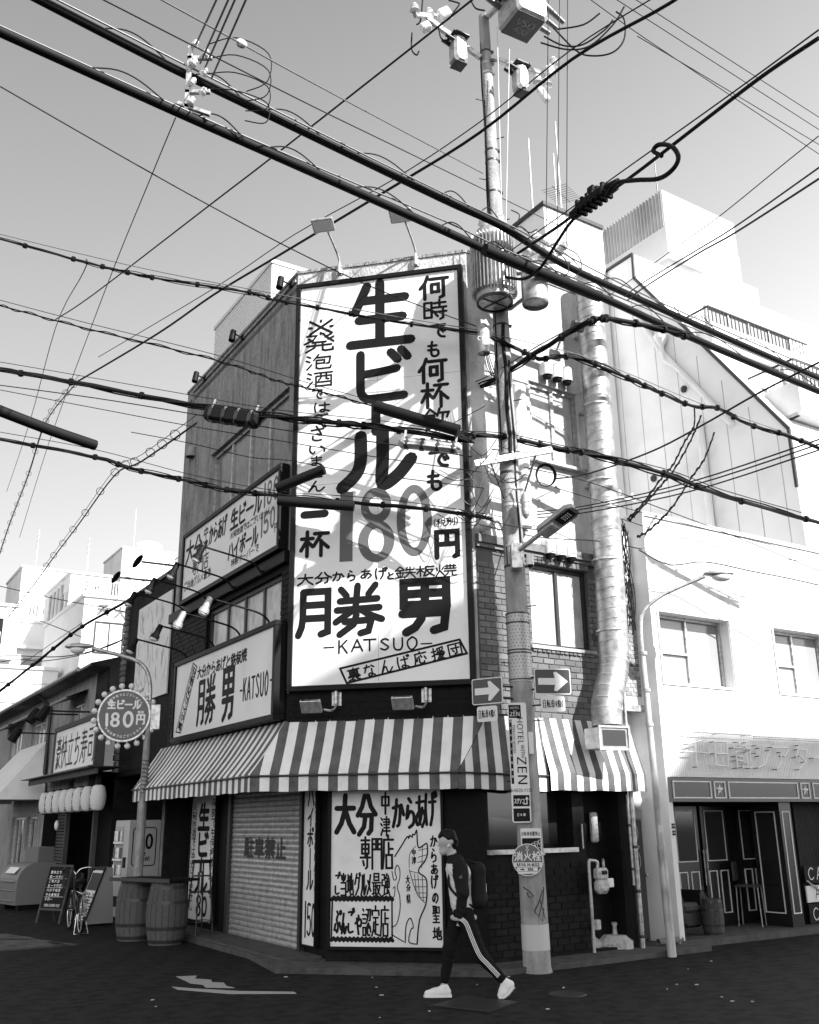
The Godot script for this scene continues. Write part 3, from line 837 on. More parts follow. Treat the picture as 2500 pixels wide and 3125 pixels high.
	[8,1.82,5.91,-13.17,2.35,5.63,-12.04,3.17,5.3,-10.28,3.92,5.14,-8.65],
	[7,1.67,6.69,-13.19,2.73,6.67,-13.83,4.01,6.48,-14.61,5.44,6.24,-15.47,7.17,5.91,-16.51],
	[6,1.85,6.46,-13.17,2.69,6.37,-13.69,4.44,6.27,-14.78,7.2,6.16,-16.5],
	[6,3.26,6.45,-14.85,4.07,6.29,-15.19,4.97,6.16,-15.57,5.85,6.08,-15.94,6.5,6.05,-16.21,7.19,6.07,-16.5],
	[10,3.64,5.88,-14.86,4.15,5.68,-15.05,4.81,5.78,-15.29,5.68,5.69,-15.61,6.31,5.63,-15.84,6.94,5.55,-16.07],
	[8,0.98,5.82,-13.16,1.93,5.79,-13.76,2.87,5.89,-14.34,3.69,5.89,-14.85],
	[7,0.69,5.96,-12.88,1.14,5.8,-12.93,1.6,5.7,-12.98,2.07,5.68,-13.04],
	]],
	["cable_bundle","cable","long cable bundle leaving the slotted beam toward the cafe side","",[
	[30,0.72,7.07,-12.88,1.4,7.16,-13.18,2.29,7.11,-13.56,2.75,7.1,-13.76,4,6.97,-14.31,5.04,6.74,-14.76,6.87,6.5,-15.55],
	]],
	["cable_bundle","cable","cable bundle leaving the pole toward the apartment house side","",[
	[24,1.26,8.71,-13.04,1.78,8.59,-13.29,2.04,8.54,-13.42,2.61,8.69,-13.69,3.52,8.54,-14.13,4.01,8.42,-14.37,4.68,8.29,-14.7,5.18,8.35,-14.94,5.74,8.17,-15.21,6.55,8.11,-15.6,7.23,7.99,-15.94],
	]],
	["service_wire","wire_grey","thin black service wire passing before the apartment side wall","thin wires passing before the apartment side wall",[
	[6,1.27,8.77,-13.04,2.61,8.76,-13.69,3.53,8.62,-14.13,4.8,8.37,-14.75,5.75,8.25,-15.21,7.24,8.05,-15.93],
	]],
	["drop_cable","cable","pair of twisted drop cables hanging between two bundles above the cafe roof","drop cables above the cafe",[
	[13,4.77,8.34,-14.85,4.73,7.99,-14.85,4.54,7.7,-14.84,4.31,7.3,-14.83,4.1,7.07,-14.82,3.74,6.62,-14.81,3.48,6.37,-14.8],
	[13,4.89,8.2,-14.92,4.68,7.78,-14.91,4.36,7.27,-14.91,4.06,6.93,-14.9,3.7,6.54,-14.89,3.53,6.37,-14.89],
	[13,5.09,7.91,-14.96,4.87,7.44,-14.94,4.61,7.1,-14.93,4.24,6.59,-14.9,3.86,6.23,-14.88,3.63,6.09,-14.86],
	]],
	["riser_wire","wire","upright riser wire strung beside the pole","riser wires beside the pole",[
	[8,2.45,14.96,-12.87,2.17,10.5,-12.92],
	[8,2.63,14.92,-12.83,2.33,10.36,-12.89],
	[8,2.76,14.89,-12.81,2.46,10.22,-12.87],
	]],
	["riser_wire","wire_light","pale upright riser wire close to the pole","pale riser wires by the pole",[
	[7,1.57,14.42,-12.91,1.49,10.56,-12.91],
	[7,1.75,13.92,-12.88,1.55,10.56,-12.91],
	]],
	["jumper_cable","cable","short black jumper cable looping at the pole top switchgear","jumper cables at the pole top",[
	[14,0.34,15.11,-13,0.3,14.67,-13,0.23,14.57,-13],
	[14,0.15,14.4,-13,0.14,14.06,-13,0.22,13.94,-13,0.26,14.02,-13],
	[14,0.6,14.52,-12.99,0.63,14.27,-12.98,0.73,14.22,-12.98,0.82,14.3,-12.97],
	[14,0.78,15.06,-12.98,0.94,14.99,-12.97,0.95,14.94,-12.97,0.82,14.74,-12.97],
	[14,1.15,15.03,-12.95,1.23,14.84,-12.94,1.38,14.78,-12.93],
	[14,2.32,14.09,-12.79,2.61,13.83,-12.72,2.92,13.79,-12.66,3.27,14,-12.58,3.41,14.17,-12.55],
	[14,2.26,13.97,-12.8,2.66,13.74,-12.71,3.02,13.73,-12.63,3.4,14.06,-12.54,3.6,14.38,-12.49],
	[14,2.48,14.23,-12.76,2.81,13.68,-12.68,3.06,13.53,-12.63,3.36,13.52,-12.55,3.55,13.74,-12.51,3.58,14.13,-12.5,3.47,14.32,-12.53],
	[14,2.53,14.19,-12.75,2.95,14.19,-12.66,3.22,14.36,-12.6],
	]],
	["jumper_cable","wire","thin jumper loop beside the transformer","jumper loops beside the transformer",[
	[9,2.23,10.01,-12.71,2.38,9.82,-12.68,2.42,9.59,-12.67,2.27,9.5,-12.7],
	[9,2.28,10.09,-12.7,2.56,9.88,-12.65,2.61,9.62,-12.63,2.48,9.47,-12.66],
	[9,1.63,10.77,-12.8,1.75,10.67,-12.78,1.71,10.53,-12.79],
	[9,1.76,10.47,-12.78,1.88,10.34,-12.76,2,10.38,-12.74],
	]],
	["tail_wire","wire","short wire tail tied round the pole below the slotted beam","wire tails round the pole",[
	[6,1.16,6.11,-12.9,0.77,5.79,-12.97,0.38,5.95,-13.04],
	[6,1.27,6.91,-12.89,1.67,6.8,-12.89,2.08,6.89,-12.88],
	[6,1.02,6.79,-12.91,1.2,6.35,-12.94,1.41,6.53,-12.97],
	[6,1.04,6.27,-12.91,0.85,5.9,-12.97,0.68,5.99,-13.03],
	[6,1.19,6.83,-12.9,0.75,6.42,-12.97,0.32,6.61,-13.05],
	[6,1.1,5.87,-12.9,1.25,5.66,-12.94,1.42,5.92,-12.97],
	[6,1.16,6.15,-12.9,0.92,5.75,-12.97,0.7,5.96,-13.03],
	[6,1.11,6.54,-12.9,1.35,6.36,-12.93,1.61,6.44,-12.95],
	[6,1.19,6.26,-12.89,1.01,6.01,-12.96,0.85,6.37,-13.02],
	[6,1.11,6.61,-12.9,1.47,6.35,-12.91,1.86,6.74,-12.92],
	[6,1.26,7.01,-12.89,1.06,6.79,-12.96,0.86,6.99,-13.02],
	[6,1.08,5.89,-12.91,0.85,5.79,-12.97,0.62,5.96,-13.04],
	]],
	["tail_wire","wire_grey","short wire tail tied round the pole below the slotted beam","wire tails round the pole",[
	[6,1.29,6.84,-12.89,1.04,6.34,-12.96,0.83,6.57,-13.02],
	[6,1.06,6.46,-12.91,0.89,6.07,-12.97,0.74,6.17,-13.03],
	[6,1.17,6.14,-12.9,1.6,6.05,-12.89,2.04,6.23,-12.89],
	[6,1.16,6.54,-12.9,0.79,6.43,-12.97,0.43,6.61,-13.04],
	]],
]

# ---------------------------------------------------------------- the scene
func _ready() -> void:
	rng.seed = 4711
	var cam := Camera3D.new()
	cam.name = "camera"
	add_child(cam)
	var pit := deg_to_rad(17.78)
	var rol := deg_to_rad(0.77)
	var f := v3(0, sin(pit), -cos(pit))
	var u0 := v3(0, cos(pit), sin(pit))
	var r := Vector3.RIGHT * cos(rol) - u0 * sin(rol)
	var u := Vector3.RIGHT * sin(rol) + u0 * cos(rol)
	cam.transform = Transform3D(Basis(r, u, -f), v3(0, 1.8, 0))
	cam.fov = 55.74
	cam.near = 0.05
	cam.far = 900.0
	cam.current = true
	var env := Environment.new()
	env.background_mode = Environment.BG_SKY
	var sky := Sky.new()
	# clear sky: pale towards the horizon and on the sun's side, darker overhead
	var sk := PanoramaSkyMaterial.new()
	var im := Image.create(512, 256, false, Image.FORMAT_RGBF)
	var sa := deg_to_rad(180.0 - SUN_AZ)
	var se := deg_to_rad(SUN_EL)
	for y in 256:
		var ev := PI / 2 - PI * (y + 0.5) / 256.0
		for x in 512:
			var av := TAU * ((x + 0.5) / 512.0)
			var l := 0.04
			if ev > 0.0:
				var cg := sin(ev) * sin(se) + cos(ev) * cos(se) * cos(av - sa)
				l = clampf(1.29 * exp(-0.045 * (rad_to_deg(ev) - 18.5)), 0.16, 1.65) * exp(1.02 * cg) / 2.2
			im.set_pixel(x, y, Color(l, l, l))
	sk.panorama = ImageTexture.create_from_image(im)
	sky.sky_material = sk
	env.sky = sky
	env.tonemap_mode = Environment.TONE_MAPPER_LINEAR
	env.tonemap_exposure = 2.2
	env.sdfgi_enabled = true
	env.ssao_enabled = true
	env.ssil_enabled = true
	var we := WorldEnvironment.new()
	we.name = "world"
	we.environment = env
	add_child(we)
	var sun := DirectionalLight3D.new()
	sun.name = "sun"
	sun.light_energy = 1.6
	sun.light_color = Color(1.0, 1.0, 1.0)
	sun.light_angular_distance = 0.5
	sun.shadow_enabled = true
	add_child(sun)
	var az := deg_to_rad(SUN_AZ)
	var el := deg_to_rad(SUN_EL)
	var to_sun := v3(sin(az) * cos(el), sin(el), cos(az) * cos(el))
	sun.look_at_from_position(to_sun * 50.0, Vector3.ZERO, Vector3.UP)
	make_materials()
	FM = frame_at(v3(-1.796, 0, -14.093), 101.84)
	FL = frame_at(v3(-1.796, 0, -14.093), 148.43)
	FR = frame_at(v3(0.946, 0, -13.518), 55.8)
	FC = frame_at(v3(3.87, 0, -15.36), 56.84)
	build_ground()
	build_corner_building()
	build_main_sign()
	build_left_signs()
	build_posters()
	build_awnings()
	build_right_neighbour()
	build_cafe()
	build_apartments()
	build_left_street()
	build_far_left()
	build_opposite()
	build_pole()
	build_right_details()
	build_left_details()
	build_wires()
	build_person()
	build_litter()

const SUN_AZ := 49.0
const SUN_EL := 38.0

func build_ground() -> void:
	var g := G.new()
	g.quad(v3(-200, 0, 60), v3(200, 0, 60), v3(200, 0, -260), v3(-200, 0, -260))
	structure(g, "road", M.asphalt)
	# low pavement round the corner building: front edge follows the three faces
	var s := G.new()
	var a := FL * v3(-5.6, 0, 0.05)
	var b := FL * v3(-1.0, 0, 0.05)
	var c := FM * v3(0.15, 0, 0.62)
	var d := FM * v3(2.9, 0, 0.62)
	var e := FR * v3(0.9, 0, 0.55)
	var k := FR * v3(3.6, 0, 0.55)
	var k2 := FR * v3(3.6, 0, -1.5)
	var a2 := FL * v3(-5.6, 0, -1.5)
	var poly := PackedVector2Array()
	for q in [a, b, c, d, e, k, k2, a2]:
		poly.append(Vector2(q.x, -q.z))
	s.ext(poly, 0.0, 0.07, Transform3D(Basis(Vector3.RIGHT, v3(0, 0, -1), Vector3.UP), Vector3.ZERO))
	structure(s, "pavement", M.pave)
	# painted arrow on the road, worn
	var p := G.new()
	var y := 0.004
	p.ext(PackedVector2Array([Vector2(-2.86, 12.5), Vector2(-2.6, 12.36), Vector2(-2.0, 12.12), Vector2(-1.37, 12.02), Vector2(-1.33, 11.9), Vector2(-2.1, 11.95), Vector2(-2.75, 12.3)]), 0.0, 0.0041, flat())
	p.ext(PackedVector2Array([Vector2(-3.0, 13.3), Vector2(-2.75, 13.35), Vector2(-2.72, 13.1), Vector2(-2.5, 13.0), Vector2(-2.45, 12.8), Vector2(-2.3, 12.75), Vector2(-2.22, 12.5), Vector2(-2.1, 12.35), Vector2(-2.45, 12.42), Vector2(-2.52, 12.62), Vector2(-2.7, 12.75), Vector2(-2.82, 12.98)]), 0.0, 0.0041, flat())
	var pm := structure(p, "road_marking", M.road_paint)
	# drain grate and manhole lid
	var t := Transform3D(Basis(Vector3.UP, deg_to_rad(-34)), v3(0.61, 0, -11.07))
	var gr := thing("drain_grate", "dark slotted drain grate set in the asphalt below the walking person", "grate", t)
	var q := G.new()
	q.bb(-0.36, 0, -0.36, 0.36, 0.004, 0.36)
	part(gr, q, "frame", M.black)
	for i in 13:
		var bg := G.new()
		bg.bb(-0.33, 0.004, -0.31 + i * 0.048, 0.33, 0.016, -0.285 + i * 0.048)
		part(gr, bg, "bar", M.dark_metal)
	var lid := G.new()
	lid.lathe([0.0, 0.008, 0.2, 0.008, 0.21, 0.0], 28, pos(v3(1.65, 0, -11.64)))
	one(lid, "manhole_lid", M.dark_metal, "small round iron lid in the asphalt in front of the pole", "manhole lid")

func flat() -> Transform3D:
	return Transform3D(Basis(Vector3.RIGHT, v3(0, 0, -1), Vector3.UP), Vector3.ZERO)

# ---------------------------------------------------------------- corner building
func lay_bricks(parent: Node3D, x0: float, y0: float, x1: float, y1: float, z: float, holes: Array, mats: Array, limit: int, t: Transform3D, joined: String, bw := 0.2, bh := 0.076, gap := 0.012) -> void:
	var made := {}
	var rest := G.new()
	var count := 0
	var row := 0
	var y := y0
	while y + bh <= y1 + 0.001:
		var x := x0 - (bw * 0.5 if row % 2 else 0.0)
		while x < x1 - 0.02:
			var a := maxf(x, x0)
			var b := minf(x + bw, x1)
			x += bw + gap
			if b - a < 0.03:
				continue
			var skip := false
			for h in holes:
				if b > h[0] + 0.002 and a < h[2] - 0.002 and y + bh > h[1] + 0.002 and y < h[3] - 0.002:
					if a >= h[0] - 0.002 and b <= h[2] + 0.002:
						skip = true
					elif a < h[0]:
						b = h[0]
					else:
						a = h[2]
			if skip or b - a < 0.03:
				continue
			var dz := z + rng.randf_range(0.008, 0.016)
			var jy := rng.randf_range(-0.003, 0.003)
			if count < limit:
				var key := "%d_%d" % [roundi((b - a) * 200), rng.randi() % 3]
				if not made.has(key):
					var g := G.new()
					g.cbox(Vector3.ZERO, v3(b - a, bh, 0.05), 0.006)
					made[key] = g.mesh()
				var o := MeshInstance3D.new()
				o.mesh = made[key]
				o.material_override = mats[rng.randi() % mats.size()]
				o.name = "brick"
				parent.add_child(o, true)
				o.transform = t * Transform3D(Basis(v3(0, 0, 1), rng.randf_range(-0.008, 0.008)), v3((a + b) / 2, y + bh / 2 + jy, dz - 0.025))
			else:
				rest.bb(a, y + jy, dz - 0.045, b, y + jy + bh, dz, t)
			count += 1
		y += bh + gap
		row += 1
	if rest.v.size() > 0:
		part(parent, rest, joined, mats[0]).set_meta("kind", "stuff")

func build_corner_building() -> void:
	var B := thing("corner_building", "three storey corner shop building with grey stucco top and black brick lower floors", "building", FM)
	var inv := FM.affine_inverse()
	var L := inv * FL
	var R := inv * FR
	var top := 10.52
	# stucco skins; the corner and right ones are toned pale for the sun
	var gl := G.new()
	wall(gl, -5.45, 5.6, 0, top, [[-3.8, 6.9, -0.22, 8.55, 0.16]])
	for i in gl.v.size():
		gl.v[i] = L * gl.v[i]
		gl.n[i] = L.basis * gl.n[i]
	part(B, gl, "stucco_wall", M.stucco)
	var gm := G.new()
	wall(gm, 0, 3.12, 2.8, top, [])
	part(B, gm, "stucco_wall", M.stucco_sun_tone)
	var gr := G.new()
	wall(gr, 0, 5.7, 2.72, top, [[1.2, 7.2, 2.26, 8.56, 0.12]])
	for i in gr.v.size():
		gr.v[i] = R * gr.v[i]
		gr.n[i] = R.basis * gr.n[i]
	part(B, gr, "stucco_wall", M.stucco_sun_tone)
	# lower skins: black wall on the left, mortar bed behind the bricks on the right
	var gb := G.new()
	wall(gb, -5.45, 3.12, 0, 5.6, [[-3.55, 4.3, -0.3, 5.46, 0.14]])
	gb.bb(-5.45, 3.1, -0.62, 0, 3.12, 0.0)
	# ground floor set back from the left street
	wall(gb, -5.45, 0, 0.16, 3.1, [], -0.59)
	gb.bb(-5.45, 0, -0.6, -5.38, 3.1, -0.05)
	for i in gb.v.size():
		gb.v[i] = L * gb.v[i]
		gb.n[i] = L.basis * gb.n[i]
	part(B, gb, "black_wall", M.black_wall)
	var gk := G.new()
	wall(gk, 0.62, 0, 2.8, 3.12, [])
	gk.bb(0, 3.1, -0.6, 0.62, 3.12, 0.0)
	gk.bb(0.0, 3.12, 0.0, 2.8, 3.6, 0.02)
	part(B, gk, "black_wall", M.black_wall)
	var gx := G.new()
	wall(gx, 0, 3.12, 2.72, 5.7, [[1.0, 4.24, 2.2, 5.5, 0.14]])
	for i in gx.v.size():
		gx.v[i] = R * gx.v[i]
		gx.n[i] = R.basis * gx.n[i]
	part(B, gx, "mortar_bed", M.mortar)
	var gy := G.new()
	wall(gy, 0, 0, 2.72, 3.12, [[0.06, 1.42, 1.58, 2.75, 0.35], [1.8, 0.1, 2.5, 2.4, 0.4]])
	gy.bb(0.0, 1.3, -0.5, 2.6, 1.31, -0.34)
	gy.quad(v3(0, 0, -0.42), v3(2.72, 0, -0.42), v3(2.72, 3.1, -0.42), v3(0, 3.1, -0.42))
	for i in gy.v.size():
		gy.v[i] = R * gy.v[i]
		gy.n[i] = R.basis * gy.n[i]
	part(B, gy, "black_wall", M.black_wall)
	# closing walls at the back and the flat roof
	var pl := PackedVector2Array()
	var c0 := L * v3(-5.45, 0, 0)
	var c1 := Vector3.ZERO
	var c2 := v3(2.8, 0, 0)
	var c3 := R * v3(2.72, 0, 0)
	var c4 := R * v3(2.72, 0, -5.0)
	var c5 := L * v3(-5.45, 0, -4.0)
	var gc := G.new()
	var ring := [c3, c4, c5, c0]
	for i in 3:
		var p: Vector3 = ring[i]
		var q: Vector3 = ring[i + 1]
		gc.quad(p, q, q + v3(0, top, 0), p + v3(0, top, 0))
	part(B, gc, "rear_wall", M.stucco)
	for q in [c0, c1, c2, c3, c4, c5]:
		pl.append(Vector2(q.x, -q.z))
	var rf := G.new()
	rf.ext(pl, top - 0.35, top - 0.25, flat())
	part(B, rf, "roof", M.concrete)
	# raised moulding under the parapet, left face
	var pa := G.new()
	pa.bb(-5.02, 10.36, 0.0, -0.04, 10.4, 0.035, L)
	pa.bb(-5.06, 5.9, 0.0, -5.02, 10.4, 0.035, L)
	pa.bb(-5.47, top - 0.03, -0.25, 0.01, top + 0.02, 0.02, L)
	pa.bb(-0.01, top - 0.03, -0.25, 2.81, top + 0.02, 0.02)
	pa.bb(-0.01, top - 0.03, -0.25, 2.74, top + 0.021, 0.02, R)
	part(B, pa, "parapet_moulding", M.stucco)
	# ledge between stucco and brick
	var le := G.new()
	le.bb(-5.5, 5.56, 0.0, -0.02, 5.74, 0.1, L)
	part(B, le, "ledge", M.frame)
	var lr := G.new()
	lr.bb(0.0, 5.66, 0.0, 2.3, 5.78, 0.09, R)
	lr.bb(0.0, 5.6, 0.0, 2.3, 5.66, 0.05, R)
	part(B, lr, "ledge", M.concrete)
	# bricks
	var holes := [[1.0, 4.24, 2.2, 5.5]]
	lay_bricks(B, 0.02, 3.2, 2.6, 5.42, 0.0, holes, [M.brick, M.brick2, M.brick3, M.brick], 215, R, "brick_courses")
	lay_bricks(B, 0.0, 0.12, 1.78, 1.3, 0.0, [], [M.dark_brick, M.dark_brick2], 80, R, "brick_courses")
	lay_bricks(B, -5.4, 3.2, -0.02, 5.5, 0.0, [[-3.55, 4.3, -0.3, 5.46]], [M.dark_brick], 0, L, "brick_courses")
	lay_bricks(B, 0.02, 3.16, 2.78, 3.58, 0.02, [], [M.dark_brick], 0, Transform3D(), "brick_courses")
	lay_bricks(B, 2.3, 0.1, 2.78, 3.0, 0.0, [], [M.dark_brick], 0, Transform3D(), "brick_courses")
	# soldier courses over and under the right window
	for k in 14:
		for yy in [5.505, 4.15]:
			var so := G.new()
			so.cbox(Vector3.ZERO, v3(0.075, 0.09 if yy > 5 else 0.085, 0.07), 0.006)
			var o := part(B, so, "brick", [M.brick, M.brick3, M.brick2][k % 3])
			o.transform = R * pos(v3(1.02 + k * 0.088, yy + 0.045, 0.005))
	# windows
	var Lw := Node3D.new()
	var w1 := window(B, -3.8, 6.9, -0.22, 8.55, -0.1, 4, M.galv, M.frost_dark, 0.07)
	w1.transform = L
	var w2 := window(B, -3.55, 4.3, -0.3, 5.46, -0.09, 4, M.dark_metal, M.frost, 0.07)
	w2.transform = L
	var w3 := window(B, 1.2, 7.2, 2.26, 8.56, -0.08, 2, M.galv, M.frost, 0.07)
	w3.transform = R
	var w4 := window(B, 1.0, 4.24, 2.2, 5.5, -0.09, 2, M.dark_metal, M.frost, 0.06)
	w4.transform = R
	Lw.free()
	var si := G.new()
	si.bb(0.95, 4.2, 0.0, 2.24, 4.25, 0.06, R)
	part(B, si, "window_sill", M.alu)
	var si2 := G.new()
	si2.bb(1.15, 7.15, 0.0, 2.5, 7.2, 0.1, R)
	part(B, si2, "window_sill", M.alu)
	var s2 := G.new()
	s2.bb(0.02, 1.38, 0.0, 1.6, 1.44, 0.07, R)
	part(B, s2, "window_sill", M.alu)
	# dark ground-floor window behind the sill
	var w5 := window(B, 0.06, 1.44, 1.58, 2.75, -0.25, 2, M.black, M.glass_dark, 0.05)
	w5.transform = R
	var dg := G.new()
	dg.bb(1.8, 0.1, -0.32, 2.5, 2.4, -0.27, R)
	part(B, dg, "door", M.black_wall)
	var dh := G.new()
	dh.cyl(R * v3(1.72, 1.42, 0.03), R * v3(1.72, 1.75, 0.03), 0.014, 0.014, 8)
	part(B, dh, "door_handle", M.metal)
	# roof tower faced with small pale tiles
	var T := thing("roof_tower", "pale tiled stair tower standing on the flat roof of the corner building", "roof tower", FL * pos(v3(-5.7, 10.2, -2.85)))
	var tg := G.new()
	tg.bb(-1.7, 0, -1.65, 1.7, 3.05, 1.65)
	part(T, tg, "wall", M.grout)
	var tl := G.new()
	var yy := 0.02
	var rr := 0
	while yy < 3.0:
		var xx := -1.7 - (0.11 if rr % 2 else 0.0)
		while xx < 1.69:
			tl.bb(maxf(xx, -1.7), yy, 1.65, minf(xx + 0.21, 1.7), yy + 0.078, 1.662)
			xx += 0.222
		xx = -1.65
		while xx < 1.64:
			tl.bb(1.7, yy, xx, 1.712, yy + 0.078, minf(xx + 0.21, 1.65))
			xx += 0.222
		yy += 0.09
		rr += 1
	part(T, tl, "tile_courses", M.far_white).set_meta("kind", "stuff")
	var tc := G.new()
	tc.bb(-1.74, 3.05, -1.69, 1.74, 3.14, 1.69)
	part(T, tc, "coping", M.far_white)
	# roller shutter with its slats, left street
	var sh := G.new()
	sh.bb(-3.42, 0.02, -0.585, -3.32, 2.6, -0.5, L)
	sh.bb(-0.58, 0.02, -0.585, -0.5, 2.6, -0.5, L)
	sh.bb(-3.32, 2.3, -0.585, -0.58, 2.6, -0.48, L)
	var shn := part(B, sh, "roller_shutter", M.dark_metal)
	var slat := G.new()
	var sp := PackedVector2Array([Vector2(0, 0), Vector2(0.012, 0.008), Vector2(0.018, 0.035), Vector2(0.014, 0.06), Vector2(0.004, 0.075), Vector2(0, 0.078)])
	slat.ext(sp, 0.0, 2.74, Transform3D(Basis(v3(0, 0, 1), v3(0, 1, 0), v3(-1, 0, 0)), Vector3.ZERO))
	var slm := slat.mesh()
	var smat: Material = M.galv
	for k in 28:
		var o := MeshInstance3D.new()
		o.mesh = slm
		o.material_override = smat
		o.name = "slat"
		shn.add_child(o, true)
		o.transform = L * pos(v3(-0.58, 0.1 + k * 0.079, -0.57))
	var bar := G.new()
	bar.bb(-3.32, 0.02, -0.575, -0.58, 0.1, -0.54, L)
	part(shn, bar, "bottom_bar", M.metal)
	var warn := G.new()
	word(warn, "駐車禁止", -2.75, 1.3, 0.36, 0.3, 0.06, 0.045, -0.546, L)
	part(shn, warn, "lettering", M.ink_soft)
	# step in front of the shutter
	var stp := G.new()
	stp.bb(-5.4, 0.07, -0.56, 0.1, 0.1, 0.0, L)
	part(B, stp, "step", M.pave)
	# camera-like spot lamps along the left parapet
	for sx in [-0.22, -2.35, -4.35]:
		var t := thing("parapet_spotlight", "small black cylinder spotlight on a wall bracket below the left parapet", "spotlight", FL * pos(v3(sx, 10.4, 0)), "spotlights along the left parapet")
		var a := G.new()
		a.lathe([0, 0, 0.055, 0.0, 0.055, 0.05, 0, 0.06], 12, Transform3D(Basis(Vector3.RIGHT, PI / 2), v3(0, 0, 0)))
		part(t, a, "bracket", M.black)
		var b := G.new()
		b.cyl(v3(0, 0, 0.05), v3(0, 0.02, 0.16), 0.015, 0.015, 8)
		part(t, b, "arm", M.black)
		var cc := G.new()
		cc.cyl(v3(-0.02, 0.09, 0.2), v3(0.01, -0.13, 0.24), 0.055, 0.06, 14)
		part(t, cc, "lamp_body", M.black)
	# vent hood on the left face
	var vh := thing("vent_hood", "round metal vent hood high on the grey stucco left face", "vent", FL * pos(v3(-4.85, 8.98, 0)))
	var v := G.new()
	v.lathe([0.0, 0.12, 0.05, 0.115, 0.1, 0.08, 0.115, 0.0, 0.115, -0.12, 0.1, -0.12], 16, pos(v3(0, 0, 0.05)))
	part(vh, v, "hood", M.stucco)
	# plain poster-like pipe covers and vents on the right face
	for row in [[5.77, 1.36], [8.8, 1.53]]:
		for k in 3:
			var t := thing("vent_cowl", "white rounded vent cowl in a row of three %s" % ("above the lower right window" if row[0] < 6 else "above the upper right window"), "vent", FR * pos(v3(row[1] + k * 0.215, row[0], 0)), "vent cowls above the %s right window" % ("lower" if row[0] < 6 else "upper"))
			var a := G.new()
			a.lathe([0.0, 0.14, 0.06, 0.135, 0.085, 0.1, 0.09, 0.05, 0.088, -0.12], 16, pos(v3(0, 0, 0.1)))
			a.bb(-0.08, -0.1, 0.0, 0.08, 0.1, 0.08)
			part(t, a, "cowl", M.porcelain)
			var b := G.new()
			b.lathe([0.075, -0.115, 0.06, -0.17, 0.0, -0.18], 16, pos(v3(0, 0, 0.1)))
			part(t, b, "mouth", M.black)
	# boxed pipe beside the upper right window
	var pc := thing("pipe_casing", "white boxed pipe casing with a hinge beside the upper right window", "pipe", FR * pos(v3(0.86, 6.4, 0)))
	var pg := G.new()
	pg.bb(-0.17, -0.4, 0.0, 0.17, 1.92, 0.03)
	part(pc, pg, "back_plate", M.white_wall)
	var pg2 := G.new()
	pg2.cyl(v3(0.02, -0.4, 0.1), v3(0.02, 1.92, 0.1), 0.12, 0.12, 20)
	part(pc, pg2, "casing", M.white_wall)
	for hy in [0.7, 1.3]:
		var hg := G.new()
		hg.bb(-0.15, hy, 0.03, -0.12, hy + 0.16, 0.06)
		part(pc, hg, "hinge", M.dark_metal)
	# security camera dome and bell on the black column
	var dm := thing("wall_siren", "pale rounded wall unit under the eave of the black corner column", "siren", FR * pos(v3(0.12, 5.9, 0)))
	var dgm := G.new()
	dgm.ball(v3(0, 0.05, 0.14), v3(0.11, 0.13, 0.13), 14)
	dgm.cyl(v3(0, 0, 0.0), v3(0, 0, 0.1), 0.07, 0.09, 14)
	part(dm, dgm, "housing", M.porcelain)

# ---------------------------------------------------------------- tall sign on the corner face
func sign_box(root: Node3D, x0: float, y0: float, x1: float, y1: float, z: float, fw: float, pm: Material, fm: Material) -> void:
	var p := G.new()
	p.bb(x0 + fw, y0 + fw, 0.01, x1 - fw, y1 - fw, z - 0.015)
	part(root, p, "panel", pm)
	for e in [[x0, y0, x1, y0 + fw], [x0, y1 - fw, x1, y1], [x0, y0 + fw, x0 + fw, y1 - fw], [x1 - fw, y0 + fw, x1, y1 - fw]]:
		var g := G.new()
		var s := v3(e[2] - e[0], e[3] - e[1], z + 0.02)
		g.cbox(v3((e[0] + e[2]) / 2, (e[1] + e[3]) / 2, s.z / 2), s, 0.006)
		part(root, g, "frame_rail", fm)

